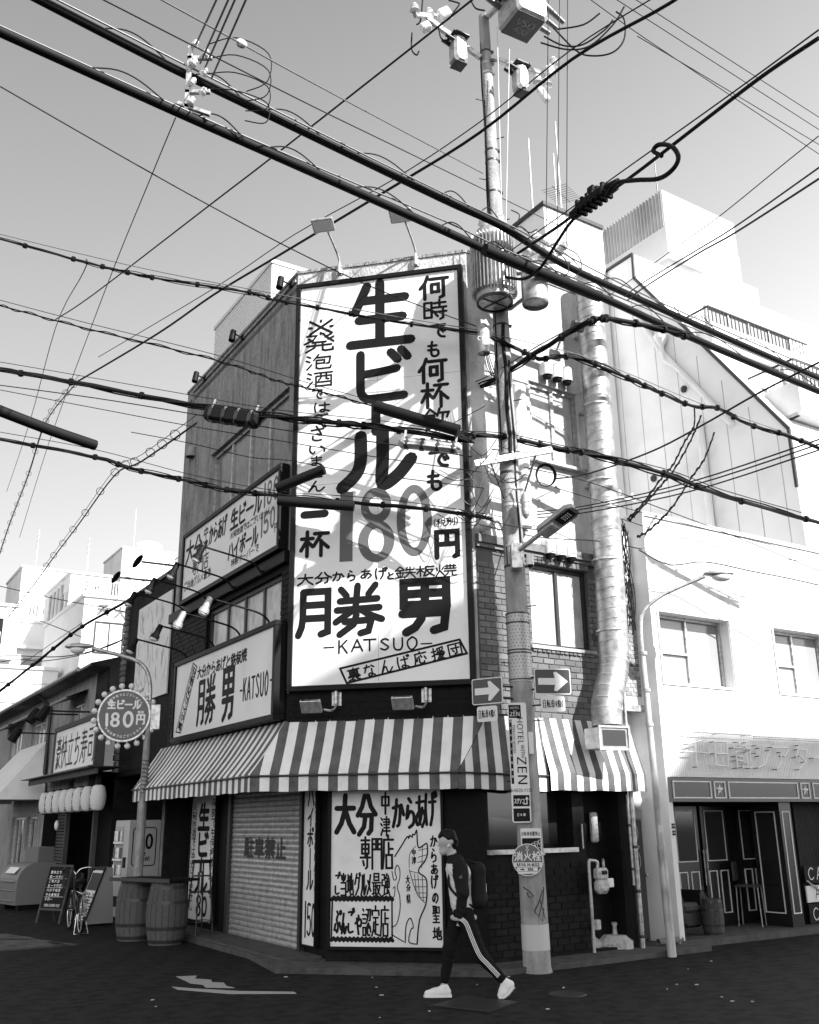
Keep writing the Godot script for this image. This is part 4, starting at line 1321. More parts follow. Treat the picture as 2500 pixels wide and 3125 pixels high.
func build_main_sign() -> void:
	var S := thing("tall_sign", "tall white hand painted sign with a big grey 180 on the corner face", "sign", FM * pos(v3(0, 0, 0.0)))
	sign_box(S, 0.03, 3.6, 2.76, 10.2, 0.135, 0.075, M.panel, M.frame)
	var z := 0.124
	# panel seams
	var se := G.new()
	for yy in [5.05, 6.7, 8.35]:
		se.bb(0.11, yy, 0.1195, 2.68, yy + 0.004, 0.1208)
	se.bb(1.38, 3.7, 0.1195, 1.384, 10.1, 0.1208)
	part(S, se, "seam", M.ink_grey)
	var g := G.new()
	for e in [["生", 0.89, 8.94, 1.07, 1.14, 0.155], ["ビ", 0.97, 8.0, 0.92, 0.84, 0.14], ["｜", 1.29, 7.48, 0.13, 0.5, 0.145], ["ル", 0.77, 6.6, 1.15, 0.9, 0.2],
		["何", 2.07, 9.65, 0.47, 0.42, 0.06], ["時", 2.12, 9.27, 0.38, 0.36, 0.042], ["で", 2.24, 8.95, 0.24, 0.26, 0.042], ["も", 2.17, 8.64, 0.21, 0.27, 0.042], ["何", 2.03, 8.21, 0.45, 0.42, 0.06], ["杯", 2.06, 7.79, 0.43, 0.42, 0.055], ["飲", 2.1, 7.41, 0.4, 0.37, 0.04], ["ん", 2.12, 7.13, 0.34, 0.25, 0.045], ["で", 2.17, 6.82, 0.31, 0.27, 0.05], ["も", 2.13, 6.46, 0.24, 0.32, 0.05],
		["※", 0.22, 9.24, 0.46, 0.29, 0.042], ["発", 0.17, 8.95, 0.51, 0.33, 0.036], ["泡", 0.21, 8.64, 0.44, 0.27, 0.032], ["酒", 0.23, 8.34, 0.43, 0.27, 0.03], ["で", 0.32, 8.12, 0.18, 0.18, 0.026], ["は", 0.35, 7.9, 0.27, 0.17, 0.028], ["ご", 0.33, 7.72, 0.26, 0.15, 0.026], ["ざ", 0.3, 7.42, 0.26, 0.26, 0.03], ["い", 0.28, 7.2, 0.28, 0.17, 0.03], ["ま", 0.31, 7.02, 0.21, 0.16, 0.026], ["せ", 0.3, 6.82, 0.24, 0.17, 0.026], ["ん", 0.29, 6.6, 0.27, 0.17, 0.028],
		["一", 0.22, 6.14, 0.36, 0.2, 0.12], ["杯", 0.18, 5.58, 0.45, 0.4, 0.06], ["円", 2.22, 5.43, 0.38, 0.42, 0.075],
		["（", 2.2, 5.9, 0.06, 0.12, 0.013], ["税", 2.26, 5.9, 0.14, 0.12, 0.013], ["別", 2.41, 5.91, 0.13, 0.12, 0.013], ["）", 2.54, 5.91, 0.06, 0.12, 0.013],
		["大", 0.15, 5.15, 0.25, 0.17, 0.028], ["分", 0.42, 5.16, 0.26, 0.17, 0.028], ["か", 0.69, 5.18, 0.18, 0.14, 0.026], ["ら", 0.9, 5.17, 0.15, 0.16, 0.026], ["あ", 1.11, 5.19, 0.18, 0.14, 0.024], ["げ", 1.33, 5.17, 0.19, 0.17, 0.026], ["と", 1.51, 5.16, 0.11, 0.11, 0.024], ["鉄", 1.63, 5.16, 0.31, 0.18, 0.022], ["板", 1.95, 5.17, 0.27, 0.16, 0.024], ["焼", 2.23, 5.15, 0.31, 0.18, 0.022],
		["月", 0.17, 4.39, 0.54, 0.68, 0.105], ["券", 0.72, 4.38, 0.74, 0.73, 0.1], ["男", 1.7, 4.36, 0.74, 0.77, 0.125],
		["K", 0.78, 4.11, 0.16, 0.2, 0.026], ["A", 0.98, 4.13, 0.18, 0.18, 0.026], ["T", 1.16, 4.13, 0.19, 0.18, 0.026], ["S", 1.4, 4.13, 0.15, 0.17, 0.026], ["U", 1.59, 4.12, 0.16, 0.18, 0.026], ["O", 1.79, 4.12, 0.17, 0.19, 0.026], ["一", 0.57, 4.19, 0.16, 0.04, 0.02], ["一", 2.0, 4.18, 0.16, 0.03, 0.02]]:
		glyph(g, e[0], e[1], e[2], e[3], e[4], e[5], z)
	part(S, g, "lettering", M.ink)
	# slanted stamp
	var st := G.new()
	var q := [Vector2(0.82, 3.9), Vector2(2.55, 4.23), Vector2(2.65, 4.03), Vector2(0.92, 3.69), Vector2(0.82, 3.9)]
	st.stroke(PackedVector2Array(q), 0.03, z, Transform3D())
	var tilt := Transform3D(Basis(v3(0, 0, 1), deg_to_rad(11.0)), v3(1.03, 3.81, 0))
	for e in [["裏", 0.0, 0.19], ["な", 0.24, 0.17], ["ん", 0.49, 0.18], ["ば", 0.73, 0.19], ["応", 0.98, 0.19], ["援", 1.24, 0.19], ["団", 1.48, 0.2]]:
		glyph(st, e[0], e[1] - 0.1, -0.09, e[2], 0.18, 0.024, z, tilt)
	part(S, st, "stamp", M.ink)
	# big price in grey: each figure is a closed ring of uneven width
	var n := G.new()
	n.stroke(PackedVector2Array([Vector2(0.895, 5.47), Vector2(0.9, 6.55)]), 0.2, z, Transform3D(), false)
	fat_ring(n, 1.355, 6.3, 0.235, 0.285, 0.115, 0.14, z)
	fat_ring(n, 1.355, 5.75, 0.275, 0.32, 0.12, 0.195, z - 0.0006)
	fat_ring(n, 1.93, 6.03, 0.265, 0.55, 0.135, 0.42, z)
	part(S, n, "lettering", M.ink_grey)
	# flood lamps on arms above the sign, and two low ones under it
	for e in [[0.72, 10.43, -0.14], [2.0, 10.41, -0.08]]:
		var t := thing("arm_floodlight", "flat floodlight on a bent arm above the tall sign", "floodlight", FM * pos(v3(e[0], e[1], 0)), "floodlights over the tall sign")
		var a := G.new()
		a.bb(-0.06, -0.06, 0, 0.06, 0.06, 0.012)
		a.cyl(v3(0, -0.05, 0.04), v3(0, 0.1, 0.04), 0.035, 0.035, 10)
		part(t, a, "bracket", M.alu)
		var b := G.new()
		b.tube(sm3([v3(0, 0.08, 0.04), v3(0, 0.2, 0.06), v3(-0.03, 0.34, 0.22), v3(-0.08, 0.5, 0.5)], 5), 0.018, 8)
		part(t, b, "arm", M.alu)
		var h := G.new()
		var hb := Basis(Vector3.RIGHT, deg_to_rad(-28))
		h.cbox(v3(-0.12, 0.53, 0.58), v3(0.36, 0.05, 0.24), 0.012, hb)
		for k in 6:
			h.box(v3(-0.27 + k * 0.06, 0.57, 0.56), v3(0.008, 0.04, 0.18), hb)
		part(t, h, "lamp_head", M.alu)
		var le := G.new()
		le.box(v3(-0.12, 0.501, 0.593), v3(0.31, 0.004, 0.18), hb)
		part(t, le, "lens", M.lens)
	for e in [0.75, 2.05]:
		var t := thing("low_floodlight", "flat square floodlight tilted up under the tall sign above the awning", "floodlight", FM * pos(v3(e, 3.45, 0.03)), "floodlights under the tall sign")
		var a := G.new()
		a.bb(-0.07, -0.06, 0, 0.07, 0.13, 0.01)
		a.cyl(v3(0, -0.04, 0.04), v3(0, 0.14, 0.04), 0.032, 0.032, 10)
		part(t, a, "bracket", M.alu)
		var b := G.new()
		b.tube(sm3([v3(0, -0.02, 0.04), v3(0, -0.1, 0.08), v3(-0.02, -0.15, 0.24), v3(-0.1, -0.14, 0.3)], 5), 0.016, 8)
		part(t, b, "arm", M.alu)
		var h := G.new()
		var hb := Basis(Vector3.RIGHT, deg_to_rad(38))
		h.cbox(v3(-0.26, -0.1, 0.38), v3(0.3, 0.2, 0.05), 0.012, hb)
		part(t, h, "lamp_head", M.alu)
		var le := G.new()
		le.box(v3(-0.26, -0.084, 0.4), v3(0.25, 0.16, 0.02), hb)
		part(t, le, "lens", M.glass_dark)

func fat_ring(g: G, cx: float, cy: float, rx: float, ry: float, ix: float, iy: float, z: float) -> void:
	var k := 36
	for i in k:
		var a := TAU * i / k
		var b := TAU * (i + 1) / k
		g.quad(v3(cx + rx * cos(a), cy + ry * sin(a), z), v3(cx + rx * cos(b), cy + ry * sin(b), z), v3(cx + ix * cos(b), cy + iy * sin(b), z), v3(cx + ix * cos(a), cy + iy * sin(a), z))

# ---------------------------------------------------------------- signs on the left face
func build_left_signs() -> void:
	var U := thing("upper_side_sign", "long white menu sign with faded lettering between the two left windows", "sign", FL * pos(v3(0, 0, 0.02)))
	sign_box(U, -4.68, 5.76, -0.08, 7.15, 0.14, 0.08, M.panel, M.frame)
	var z := 0.129
	var g := G.new()
	word(g, "大分", -4.5, 6.52, 0.42, 0.44, 0.03, 0.06, z)
	column(g, "中津", -3.56, 7.0, 0.24, 0.22, 0.02, 0.025, z)
	word(g, "からあげ", -3.26, 6.6, 0.21, 0.36, 0.01, 0.042, z)
	word(g, "専門店", -4.1, 6.2, 0.28, 0.3, 0.01, 0.026, z)
	word(g, "ご当地グルメ最強", -4.52, 6.0, 0.17, 0.17, 0.01, 0.016, z)
	word(g, "生", -2.22, 6.6, 0.36, 0.36, 0.02, 0.055, z)
	word(g, "ビール", -1.84, 6.6, 0.31, 0.34, 0.02, 0.05, z)
	word(g, "※発泡酒ではございません", -2.2, 6.44, 0.135, 0.12, 0.01, 0.014, z)
	word(g, "ハイボール", -2.26, 6.08, 0.25, 0.3, 0.01, 0.045, z)
	word(g, "特製サーバーで", -2.1, 5.93, 0.16, 0.13, 0.01, 0.015, z)
	word(g, "円", -0.32, 6.08, 0.15, 0.14, 0.0, 0.018, z)
	part(U, g, "lettering", M.ink)
	var n := G.new()
	n.stroke(PackedVector2Array([Vector2(-0.74, 6.62), Vector2(-0.74, 7.0)]), 0.05, z, Transform3D())
	fat_ring(n, -0.55, 6.91, 0.085, 0.1, 0.045, 0.05, z)
	fat_ring(n, -0.55, 6.71, 0.095, 0.11, 0.05, 0.06, z - 0.0006)
	fat_ring(n, -0.3, 6.81, 0.1, 0.2, 0.055, 0.14, z)
	n.stroke(PackedVector2Array([Vector2(-0.82, 6.14), Vector2(-0.82, 6.5)]), 0.045, z, Transform3D())
	glyph(n, "5", -0.75, 6.16, 0.2, 0.34, 0.045, z)
	fat_ring(n, -0.4, 6.35, 0.09, 0.18, 0.05, 0.13, z)
	part(U, n, "lettering", M.ink_grey)
	var K := thing("lower_side_sign", "long white shop sign with tall black characters above the striped awning", "sign", FL * pos(v3(0, 0, 0.03)))
	sign_box(K, -4.58, 3.22, 0.0, 4.66, 0.17, 0.08, M.panel, M.frame)
	z = 0.159
	var k := G.new()
	word(k, "大分からあげと鉄板焼", -3.38, 4.22, 0.21, 0.2, 0.015, 0.03, z)
	glyph(k, "月", -3.28, 3.42, 0.34, 0.74, 0.085, z)
	glyph(k, "券", -2.9, 3.42, 0.46, 0.78, 0.08, z)
	glyph(k, "男", -2.12, 3.4, 0.5, 0.82, 0.1, z)
	var x := -1.24
	for ch in "KATSUO":
		glyph(k, ch, x, 3.6, 0.13, 0.36, 0.035, z)
		x += 0.168
	glyph(k, "一", -1.36, 3.76, 0.09, 0.04, 0.03, z)
	glyph(k, "一", -0.2, 3.78, 0.09, 0.04, 0.03, z)
	k.stroke(PackedVector2Array([Vector2(-4.36, 3.4), Vector2(-4.1, 3.36), Vector2(-3.42, 4.44), Vector2(-3.64, 4.53), Vector2(-4.36, 3.4)]), 0.022, z, Transform3D())
	var tilt := Transform3D(Basis(v3(0, 0, 1), deg_to_rad(57)), v3(-4.18, 3.48, 0))
	word(k, "裏なんば応援団", -0.06, -0.1, 0.16, 0.17, 0.015, 0.022, z, tilt)
	part(K, k, "lettering", M.ink)
	# swan-neck spot lamps: dark ones over the ledge, bright ones over the lower sign
	var i := 0
	for sx in [-0.85, -2.05, -3.24, -4.42]:
		spot(FL * pos(v3(sx, 5.56, 0.1)), true, "black swan neck spot lamp reaching from the ledge below the upper side sign", "spot lamps under the upper side sign")
	for sx in [-0.41, -1.58, -2.74, -4.12]:
		spot(FL * pos(v3(sx, 4.66, 0.1)), sx < -2.5, ("silver" if sx > -2.5 else "black") + " spot lamp on a long arm rising over the lower side sign", ("silver" if sx > -2.5 else "black") + " spot lamps over the lower side sign")

func spot(t: Transform3D, dark: bool, label: String, group: String) -> void:
	var S := thing("spot_lamp", label, "spot lamp", t, group)
	var m: Material = M.black if dark else M.alu
	var a := G.new()
	a.lathe([0.0, 0.0, 0.045, 0.0, 0.045, 0.03, 0.0, 0.03], 12, Transform3D(Basis(Vector3.RIGHT, PI / 2), Vector3.ZERO))
	part(S, a, "base", M.black)
	var b := G.new()
	b.tube(sm3([v3(0, 0, 0.02), v3(0, 0.1, 0.1), v3(0, 0.17, 0.25), v3(0, 0.24, 0.62), v3(0, 0.3, 0.98)], 5), 0.016, 8)
	part(S, b, "arm", M.black)
	var h := G.new()
	h.lathe([0.0, 0.1, 0.045, 0.1, 0.05, 0.02, 0.052, -0.06, 0.075, -0.1, 0.078, -0.16], 16, Transform3D(Basis(Vector3.RIGHT, deg_to_rad(-24)), v3(0, 0.22, 1.02)))
	part(S, h, "lamp_head", m)
	var l := G.new()
	l.lathe([0.07, -0.15, 0.055, -0.185, 0.0, -0.2], 16, Transform3D(Basis(Vector3.RIGHT, deg_to_rad(-24)), v3(0, 0.22, 1.02)))
	part(S, l, "bulb", M.lens)

# ---------------------------------------------------------------- posters at street level
func build_posters() -> void:
	var P := thing("ground_poster", "big white painted board with a prefecture map outline beside the walking person", "sign", FM * pos(v3(0, 0, 0.0)))
	sign_box(P, 0.66, 0.22, 2.26, 2.72, 0.07, 0.04, M.panel_dim, M.black)
	var z := 0.0585
	var s := 1.59 / 655.0
	var g := G.new()
	for e in [["大", 910, 140, 1025, 375, 0.07], ["分", 1040, 140, 1152, 388, 0.065], ["中", 1182, 130, 1235, 265, 0.03], ["津", 1180, 275, 1236, 395, 0.025], ["か", 1250, 170, 1320, 350, 0.045], ["ら", 1325, 165, 1385, 350, 0.045], ["あ", 1385, 155, 1445, 350, 0.04], ["げ", 1440, 135, 1510, 340, 0.04],
		["専", 1058, 395, 1120, 590, 0.03], ["門", 1125, 400, 1190, 590, 0.03], ["店", 1190, 390, 1255, 590, 0.03],
		["ご", 908, 605, 940, 740, 0.025], ["当", 942, 610, 978, 745, 0.025], ["地", 980, 610, 1020, 745, 0.025], ["グ", 1025, 610, 1060, 740, 0.025], ["ル", 1062, 615, 1095, 740, 0.025], ["メ", 1097, 615, 1125, 740, 0.025], ["最", 1128, 610, 1180, 745, 0.022], ["強", 1183, 610, 1232, 745, 0.022],
		["ぶ", 905, 825, 950, 960, 0.03], ["ん", 950, 840, 980, 960, 0.03], ["ご", 985, 815, 1025, 960, 0.03], ["や", 1028, 845, 1070, 965, 0.03], ["認", 1072, 800, 1122, 975, 0.024], ["定", 1125, 800, 1172, 975, 0.024], ["店", 1176, 800, 1225, 975, 0.024],
		["か", 1470, 395, 1510, 460, 0.022], ["ら", 1470, 470, 1505, 550, 0.022], ["あ", 1470, 560, 1510, 620, 0.022], ["げ", 1470, 625, 1510, 700, 0.022], ["の", 1475, 720, 1510, 785, 0.022], ["聖", 1475, 795, 1515, 895, 0.02], ["地", 1475, 915, 1525, 990, 0.022],
		["中", 1362, 475, 1385, 510, 0.014], ["津", 1362, 515, 1385, 560, 0.012], ["大", 1325, 625, 1348, 670, 0.014], ["分", 1328, 675, 1350, 715, 0.013], ["県", 1328, 735, 1352, 785, 0.012]]:
		var a := Vector2(0.7 + (e[1] - 885) * s * 0.965, 2.2 - (e[4] - 130) * 1.94 / 900.0)
		var w: float = (e[3] - e[1]) * s * 0.965
		var h: float = (e[4] - e[2]) * 1.94 / 900.0
		glyph(g, e[0], a.x, a.y, w, h, e[5], z)
	var jag := PackedVector2Array()
	for i in 31:
		jag.append(Vector2(0.72 + i * 0.0275, 0.845 + (0.012 if i % 2 else -0.008)))
	g.stroke(jag, 0.055, z, Transform3D())
	var jag2 := PackedVector2Array()
	for i in 31:
		jag2.append(Vector2(0.72 + i * 0.0275, 0.345 + (0.012 if i % 2 else -0.008)))
	g.stroke(jag2, 0.05, z, Transform3D())
	g.stroke(PackedVector2Array([Vector2(0.725, 0.84), Vector2(0.715, 0.35)]), 0.022, z, Transform3D())
	g.stroke(PackedVector2Array([Vector2(1.54, 0.84), Vector2(1.54, 0.35)]), 0.022, z, Transform3D())
	part(P, g, "lettering", M.ink)
	# map outline with a grid of lines, drawn with a brush
	var m := G.new()
	for e in [[[1262,515, 1300,455, 1335,400, 1345,408, 1350,392, 1365,402, 1368,385, 1380,388, 1392,362, 1395,440, 1405,465, 1430,450, 1450,442, 1452,500, 1435,545, 1405,580, 1402,610, 1440,640, 1446,700, 1438,790, 1400,880, 1385,1010], 0.018],
		[[1385,1012, 1338,1000, 1352,930, 1365,920, 1352,870, 1335,880, 1322,920, 1318,1005], 0.014], [[1240,960, 1310,1000], 0.014], [[1240,920, 1270,900, 1290,820, 1288,740, 1275,690, 1290,640, 1290,590, 1275,565, 1262,600, 1272,640, 1255,650, 1245,600], 0.012], [[1250,700, 1262,690, 1258,740, 1248,750], 0.01],
		[[1345,580, 1350,500, 1385,455], 0.008], [[1345,590, 1370,680, 1395,740, 1432,780], 0.01], [[1400,480, 1448,470], 0.008], [[1398,520, 1450,505], 0.008], [[1395,550, 1440,540], 0.008], [[1425,455, 1418,580], 0.008], [[1352,600, 1400,612], 0.008], [[1365,650, 1440,650], 0.008], [[1372,690, 1445,690], 0.008], [[1390,725, 1442,725], 0.008], [[1405,750, 1440,750], 0.008], [[1395,620, 1402,745], 0.008], [[1420,630, 1424,770], 0.008], [[1375,615, 1385,720], 0.008]]:
		var p := PackedVector2Array()
		for i in range(0, e[0].size(), 2):
			p.append(Vector2(0.7 + (e[0][i] - 885) * s * 0.965, 2.2 - (e[0][i + 1] - 130) * 1.94 / 900.0))
		m.stroke(sm(p, 3), e[1], z + 0.001, Transform3D())
	part(P, m, "map_drawing", M.ink)
	# narrow boards on the left face
	var N := thing("narrow_board", "narrow white upright board with slim lettering between shutter and corner column", "sign", FL * pos(v3(0, 0, -0.58)))
	sign_box(N, -0.5, 0.18, -0.03, 2.7, 0.06, 0.02, M.panel, M.black)
	var q := G.new()
	column(q, "ハイボ｜ル", -0.36, 2.3, 0.2, 0.26, 0.02, 0.035, 0.049)
	column(q, "何時でも何杯飲んでも", -0.13, 2.25, 0.07, 0.11, 0.03, 0.011, 0.049)
	q.stroke(PackedVector2Array([Vector2(-0.38, 0.3), Vector2(-0.38, 0.75)]), 0.04, 0.049, Transform3D())
	glyph(q, "5", -0.33, 0.32, 0.13, 0.42, 0.035, 0.049)
	fat_ring(q, -0.13, 0.53, 0.055, 0.22, 0.025, 0.16, 0.049)
	part(N, q, "lettering", M.ink)
	var V := thing("beer_board", "tall white upright board with big beer lettering beside the stairs", "sign", FL * pos(v3(0, 0, -0.58)))
	sign_box(V, -5.36, 0.18, -4.02, 2.7, 0.06, 0.03, M.panel, M.black)
	var b := G.new()
	glyph(b, "生", -4.98, 1.72, 0.6, 0.45, 0.085, 0.049)
	glyph(b, "ビ", -4.95, 1.28, 0.55, 0.38, 0.08, 0.049)
	glyph(b, "｜", -4.8, 1.02, 0.2, 0.24, 0.07, 0.049)
	glyph(b, "ル", -5.0, 0.66, 0.62, 0.34, 0.08, 0.049)
	column(b, "※発泡酒ではございません", -5.3, 2.2, 0.24, 0.15, 0.005, 0.018, 0.049)
	column(b, "何時でも何杯飲んでも", -4.3, 2.25, 0.24, 0.16, 0.005, 0.022, 0.049)
	fat_ring(b, -4.75, 0.54, 0.12, 0.09, 0.06, 0.045, 0.049)
	fat_ring(b, -4.75, 0.37, 0.13, 0.1, 0.065, 0.05, 0.0484)
	fat_ring(b, -4.45, 0.45, 0.13, 0.17, 0.065, 0.11, 0.049)
	part(V, b, "lettering", M.ink)

# ---------------------------------------------------------------- awnings
# cloth between a top edge and a front edge, both given as [x, y, z] ends in the wall's frame; stripes run square to the wall
func canopy(root: Node3D, t: Transform3D, t0: Vector3, t1: Vector3, b0: Vector3, b1: Vector3, drop: float, pitch: float, first: int) -> void:
	var lg := G.new()
	var dk := G.new()
	var x0 := minf(t0.x, b0.x)
	var n := int((maxf(t1.x, b1.x) - x0) / pitch) + 1
	var at := func(x: float, v: float) -> Vector3:
		var u := clampf((x - b0.x) / (b1.x - b0.x), 0.0, 1.0)
		var f := b0.lerp(b1, u)
		return t * v3(x, lerpf(t0.y, f.y, v) - 0.03 * sin(PI * v) - 0.006 * sin(x * 9.0) * v, lerpf(t0.z, f.z, v) + 0.004 * sin(x * 23.0) * v)
	for i in n:
		var g := lg if (i + first) % 2 == 0 else dk
		for k in 4:
			var v0 := k / 4.0
			var v1 := (k + 1) / 4.0
			var band := PackedVector2Array([Vector2(lerpf(t0.x, b0.x, v0), v0), Vector2(lerpf(t1.x, b1.x, v0), v0), Vector2(lerpf(t1.x, b1.x, v1), v1), Vector2(lerpf(t0.x, b0.x, v1), v1)])
			var xa := x0 + i * pitch
			var st := PackedVector2Array([Vector2(xa, v0), Vector2(xa + pitch, v0), Vector2(xa + pitch, v1), Vector2(xa, v1)])
			for q in Geometry2D.intersect_polygons(band, st):
				for j in range(1, q.size() - 1):
					var a: Vector3 = at.call(q[0].x, q[0].y)
					var b: Vector3 = at.call(q[j].x, q[j].y)
					var c: Vector3 = at.call(q[j + 1].x, q[j + 1].y)
					if (b - a).cross(c - a).y < 0:
						g.tri(a, c, b)
					else:
						g.tri(a, b, c)
		var xl := maxf(x0 + i * pitch, b0.x)
		var xr := minf(x0 + (i + 1) * pitch, b1.x)
		if xr > xl:
			var p: Vector3 = at.call(xl, 1.0)
			var q: Vector3 = at.call(xr, 1.0)
			var d := v3(0, -drop, 0)
			g.quad(p + d, q + d, q, p)
	part(root, lg, "light_stripes", M.cloth_light).set_meta("kind", "stuff")
	part(root, dk, "dark_stripes", M.cloth_dark).set_meta("kind", "stuff")

func build_awnings() -> void:
	var A := thing("striped_awning", "striped awning wrapping the shop corner over shutter and poster board", "awning", Transform3D())
	var tl := FL * v3(-5.7, 3.2, 0.02)
	var tc := FM * v3(-0.02, 3.2, 0.02)
	var fl := FL * v3(-5.55, 2.46, 0.54)
	var fc := FM * v3(-0.36, 2.46, 0.42)
	var tr := FM * v3(2.87, 3.19, 0.02)
	var fr := FM * v3(2.53, 2.45, 0.42)
	var frr := FR * v3(1.0, 2.42, 0.2)
	var il := FL.affine_inverse()
	var mi := FM.affine_inverse()
	var ir := FR.affine_inverse()
	canopy(A, FL, il * tl, il * tc, il * fl, il * fc, 0.235, 0.118, 0)
	canopy(A, FM, mi * tc, mi * tr, mi * fc, mi * fr, 0.235, 0.139, 1)
	canopy(A, FR, ir * tr, v3(1.0, 3.19, 0.02), ir * fr, ir * frr, 0.235, 0.12, 1)
	var e := G.new()
	e.tri(tl, fl, fl + v3(0, -0.235, 0))
	e.tri(tl, fl + v3(0, -0.235, 0), FL * v3(-5.7, 2.4, 0.02))
	part(A, e, "end_panel", M.cloth_light)
	var fr2 := G.new()
	for s in [[fl, fc], [fc, fr], [fr, frr]]:
		fr2.cyl(s[0] + v3(0, -0.03, 0) - (s[0] - s[1]).cross(Vector3.UP).normalized() * 0.02, s[1] + v3(0, -0.03, 0) - (s[0] - s[1]).cross(Vector3.UP).normalized() * 0.02, 0.014, 0.014, 8)
	part(A, fr2, "front_rail", M.dark_metal)
	var B := thing("sunlit_awning", "striped awning on the right street face below the silver duct", "awning", Transform3D())
	canopy(B, FR, v3(1.0, 3.2, 0.025), v3(2.83, 3.2, 0.025), v3(0.98, 2.43, 0.26), v3(2.86, 2.43, 0.26), 0.235, 0.122, 0)
	var eb := G.new()
	var p := FR * v3(2.83, 3.2, 0.025)
	var q := FR * v3(2.86, 2.43, 0.26)
	eb.quad(q + v3(0, -0.235, 0), FR * v3(2.85, 2.2, 0.02), p, q)
	part(B, eb, "end_panel", M.cloth_light)

# ---------------------------------------------------------------- narrow tiled building between the corner and the cafe
func build_right_neighbour() -> void:
	var B := thing("tiled_building", "narrow building faced with small grey tiles squeezed between duct and cafe", "building", FR * pos(v3(2.74, 0, -0.22)))
	var g := G.new()
	g.bb(0, 0, -4.0, 0.92, 3.55, -0.3)
	g.bb(0, 3.5, -4.0, 0.92, 6.4, 0)
	part(B, g, "wall", M.grout)
	var meshes := []
	for k in 2:
		var tg := G.new()
		tg.cbox(Vector3.ZERO, v3(0.1 if k == 0 else 0.046, 0.056, 0.014), 0.003)
		meshes.append(tg.mesh())
	var row := 0
	var y := 3.66
	while y < 5.5:
		var x := 0.24 - (0.055 if row % 2 else 0.0)
		while x < 0.86:
			var half := x < 0.22
			var o := MeshInstance3D.new()
			o.mesh = meshes[1 if half else 0]
			var dark := row % 9 == 7
			o.material_override = M.tile[3] if dark else M.tile[rng.randi() % 3]
			o.name = "tile"
			B.add_child(o, true)
			o.position = v3(x + (0.08 if half else 0.05), y + 0.028, 0.006)
			x += 0.11
		y += 0.067
		row += 1
	var c := G.new()
	c.bb(0, 3.42, -0.1, 0.92, 3.52, 0.05)
	part(B, c, "cornice", M.galv)
	var w := G.new()
	for i in 9:
		w.bb(0.02 + i * 0.1, 2.05, -0.3, 0.115 + i * 0.1, 3.42, -0.27)
	part(B, w, "board", M.white_wall)
	var pn := G.new()
	pn.bb(0.02, 5.5, 0.0, 0.8, 6.3, 0.06)
	part(B, pn, "upper_panel", M.white_wall)
	var dk := G.new()
	dk.bb(0.8, 0.0, -0.28, 0.92, 6.4, -0.2)
	part(B, dk, "side_strip", M.stucco)
	# steel door with scratched tags
	var dr := G.new()
	dr.cbox(v3(0.5, 0.93, -0.25), v3(0.5, 1.7, 0.05), 0.008)
	dr.bb(0.25, 0.98, -0.225, 0.75, 1.0, -0.215)
	var d := part(B, dr, "door", mat(0.1, 0.5, 0.2))
	d.set_meta("label", "grey steel door with two scribbled white tags")
	var fr := G.new()
	fr.bb(0.19, 0.06, -0.28, 0.245, 1.95, -0.19)
	fr.bb(0.755, 0.06, -0.28, 0.81, 1.95, -0.19)
	fr.bb(0.245, 1.8, -0.28, 0.755, 1.95, -0.2)
	part(d, fr, "door_frame", M.galv)
	var kn := G.new()
	kn.ball(v3(0.7, 0.99, -0.19), v3(0.03, 0.03, 0.03), 12)
	part(d, kn, "knob", M.chrome)
	var tg := G.new()
	for s in [[0.56,1.7, 0.53,1.62, 0.5,1.55, 0.49,1.68, 0.52,1.6, 0.57,1.52, 0.6,1.6, 0.57,1.7, 0.53,1.68], [0.48,1.5, 0.45,1.45, 0.44,1.38, 0.5,1.35, 0.55,1.42, 0.56,1.5, 0.53,1.44, 0.6,1.4, 0.56,1.36], [0.5,1.34, 0.42,1.28, 0.4,1.18, 0.44,1.08, 0.51,1.05, 0.58,1.1, 0.61,1.2, 0.58,1.3, 0.5,1.34], [0.46,1.26, 0.52,1.27, 0.5,1.22, 0.55,1.2, 0.5,1.17]]:
		var p := PackedVector2Array()
		for i in range(0, s.size(), 2):
			p.append(Vector2(s[i], s[i + 1]))
		tg.stroke(sm(p), 0.011, -0.222, Transform3D())
	part(d, tg, "tag", M.white_ink)
	var tg2 := G.new()
	for s in [[0.46,0.62, 0.5,0.7, 0.56,0.68, 0.5,0.58, 0.44,0.6, 0.48,0.5, 0.55,0.62, 0.56,0.5], [0.48,0.48, 0.55,0.42, 0.6,0.52, 0.56,0.6], [0.48,0.44, 0.6,0.38, 0.52,0.32, 0.5,0.26]]:
		var p := PackedVector2Array()
		for i in range(0, s.size(), 2):
			p.append(Vector2(s[i], s[i + 1]))
		tg2.stroke(sm(p), 0.006, -0.222, Transform3D())
	part(d, tg2, "tag", M.ink_grey)
	# meters and boxes above the door
	var X := thing("electric_meter", "white electric meter with dark window over the tagged steel door", "meter", FR * pos(v3(3.12, 2.35, -0.45)))
	var a := G.new()
	a.cbox(v3(0, 0.2, 0.08), v3(0.2, 0.46, 0.14), 0.03)
	part(X, a, "case", M.porcelain)
	var b := G.new()
	b.box(v3(-0.01, 0.28, 0.152), v3(0.12, 0.14, 0.01))
	part(X, b, "glass", M.glass_dark)
	var X2 := thing("gas_regulator", "white rounded gas regulator just above the steel door", "meter", FR * pos(v3(3.2, 1.98, -0.42)))
	var c2 := G.new()
	c2.ball(v3(0, 0.1, 0.1), v3(0.13, 0.12, 0.09), 16)
	c2.cyl(v3(0.08, 0.1, 0.1), v3(0.08, 0.4, 0.1), 0.04, 0.035, 12)
	c2.cyl(v3(-0.1, 0.1, 0.08), v3(0.16, 0.1, 0.08), 0.03, 0.03, 10)
	part(X2, c2, "body", M.porcelain)
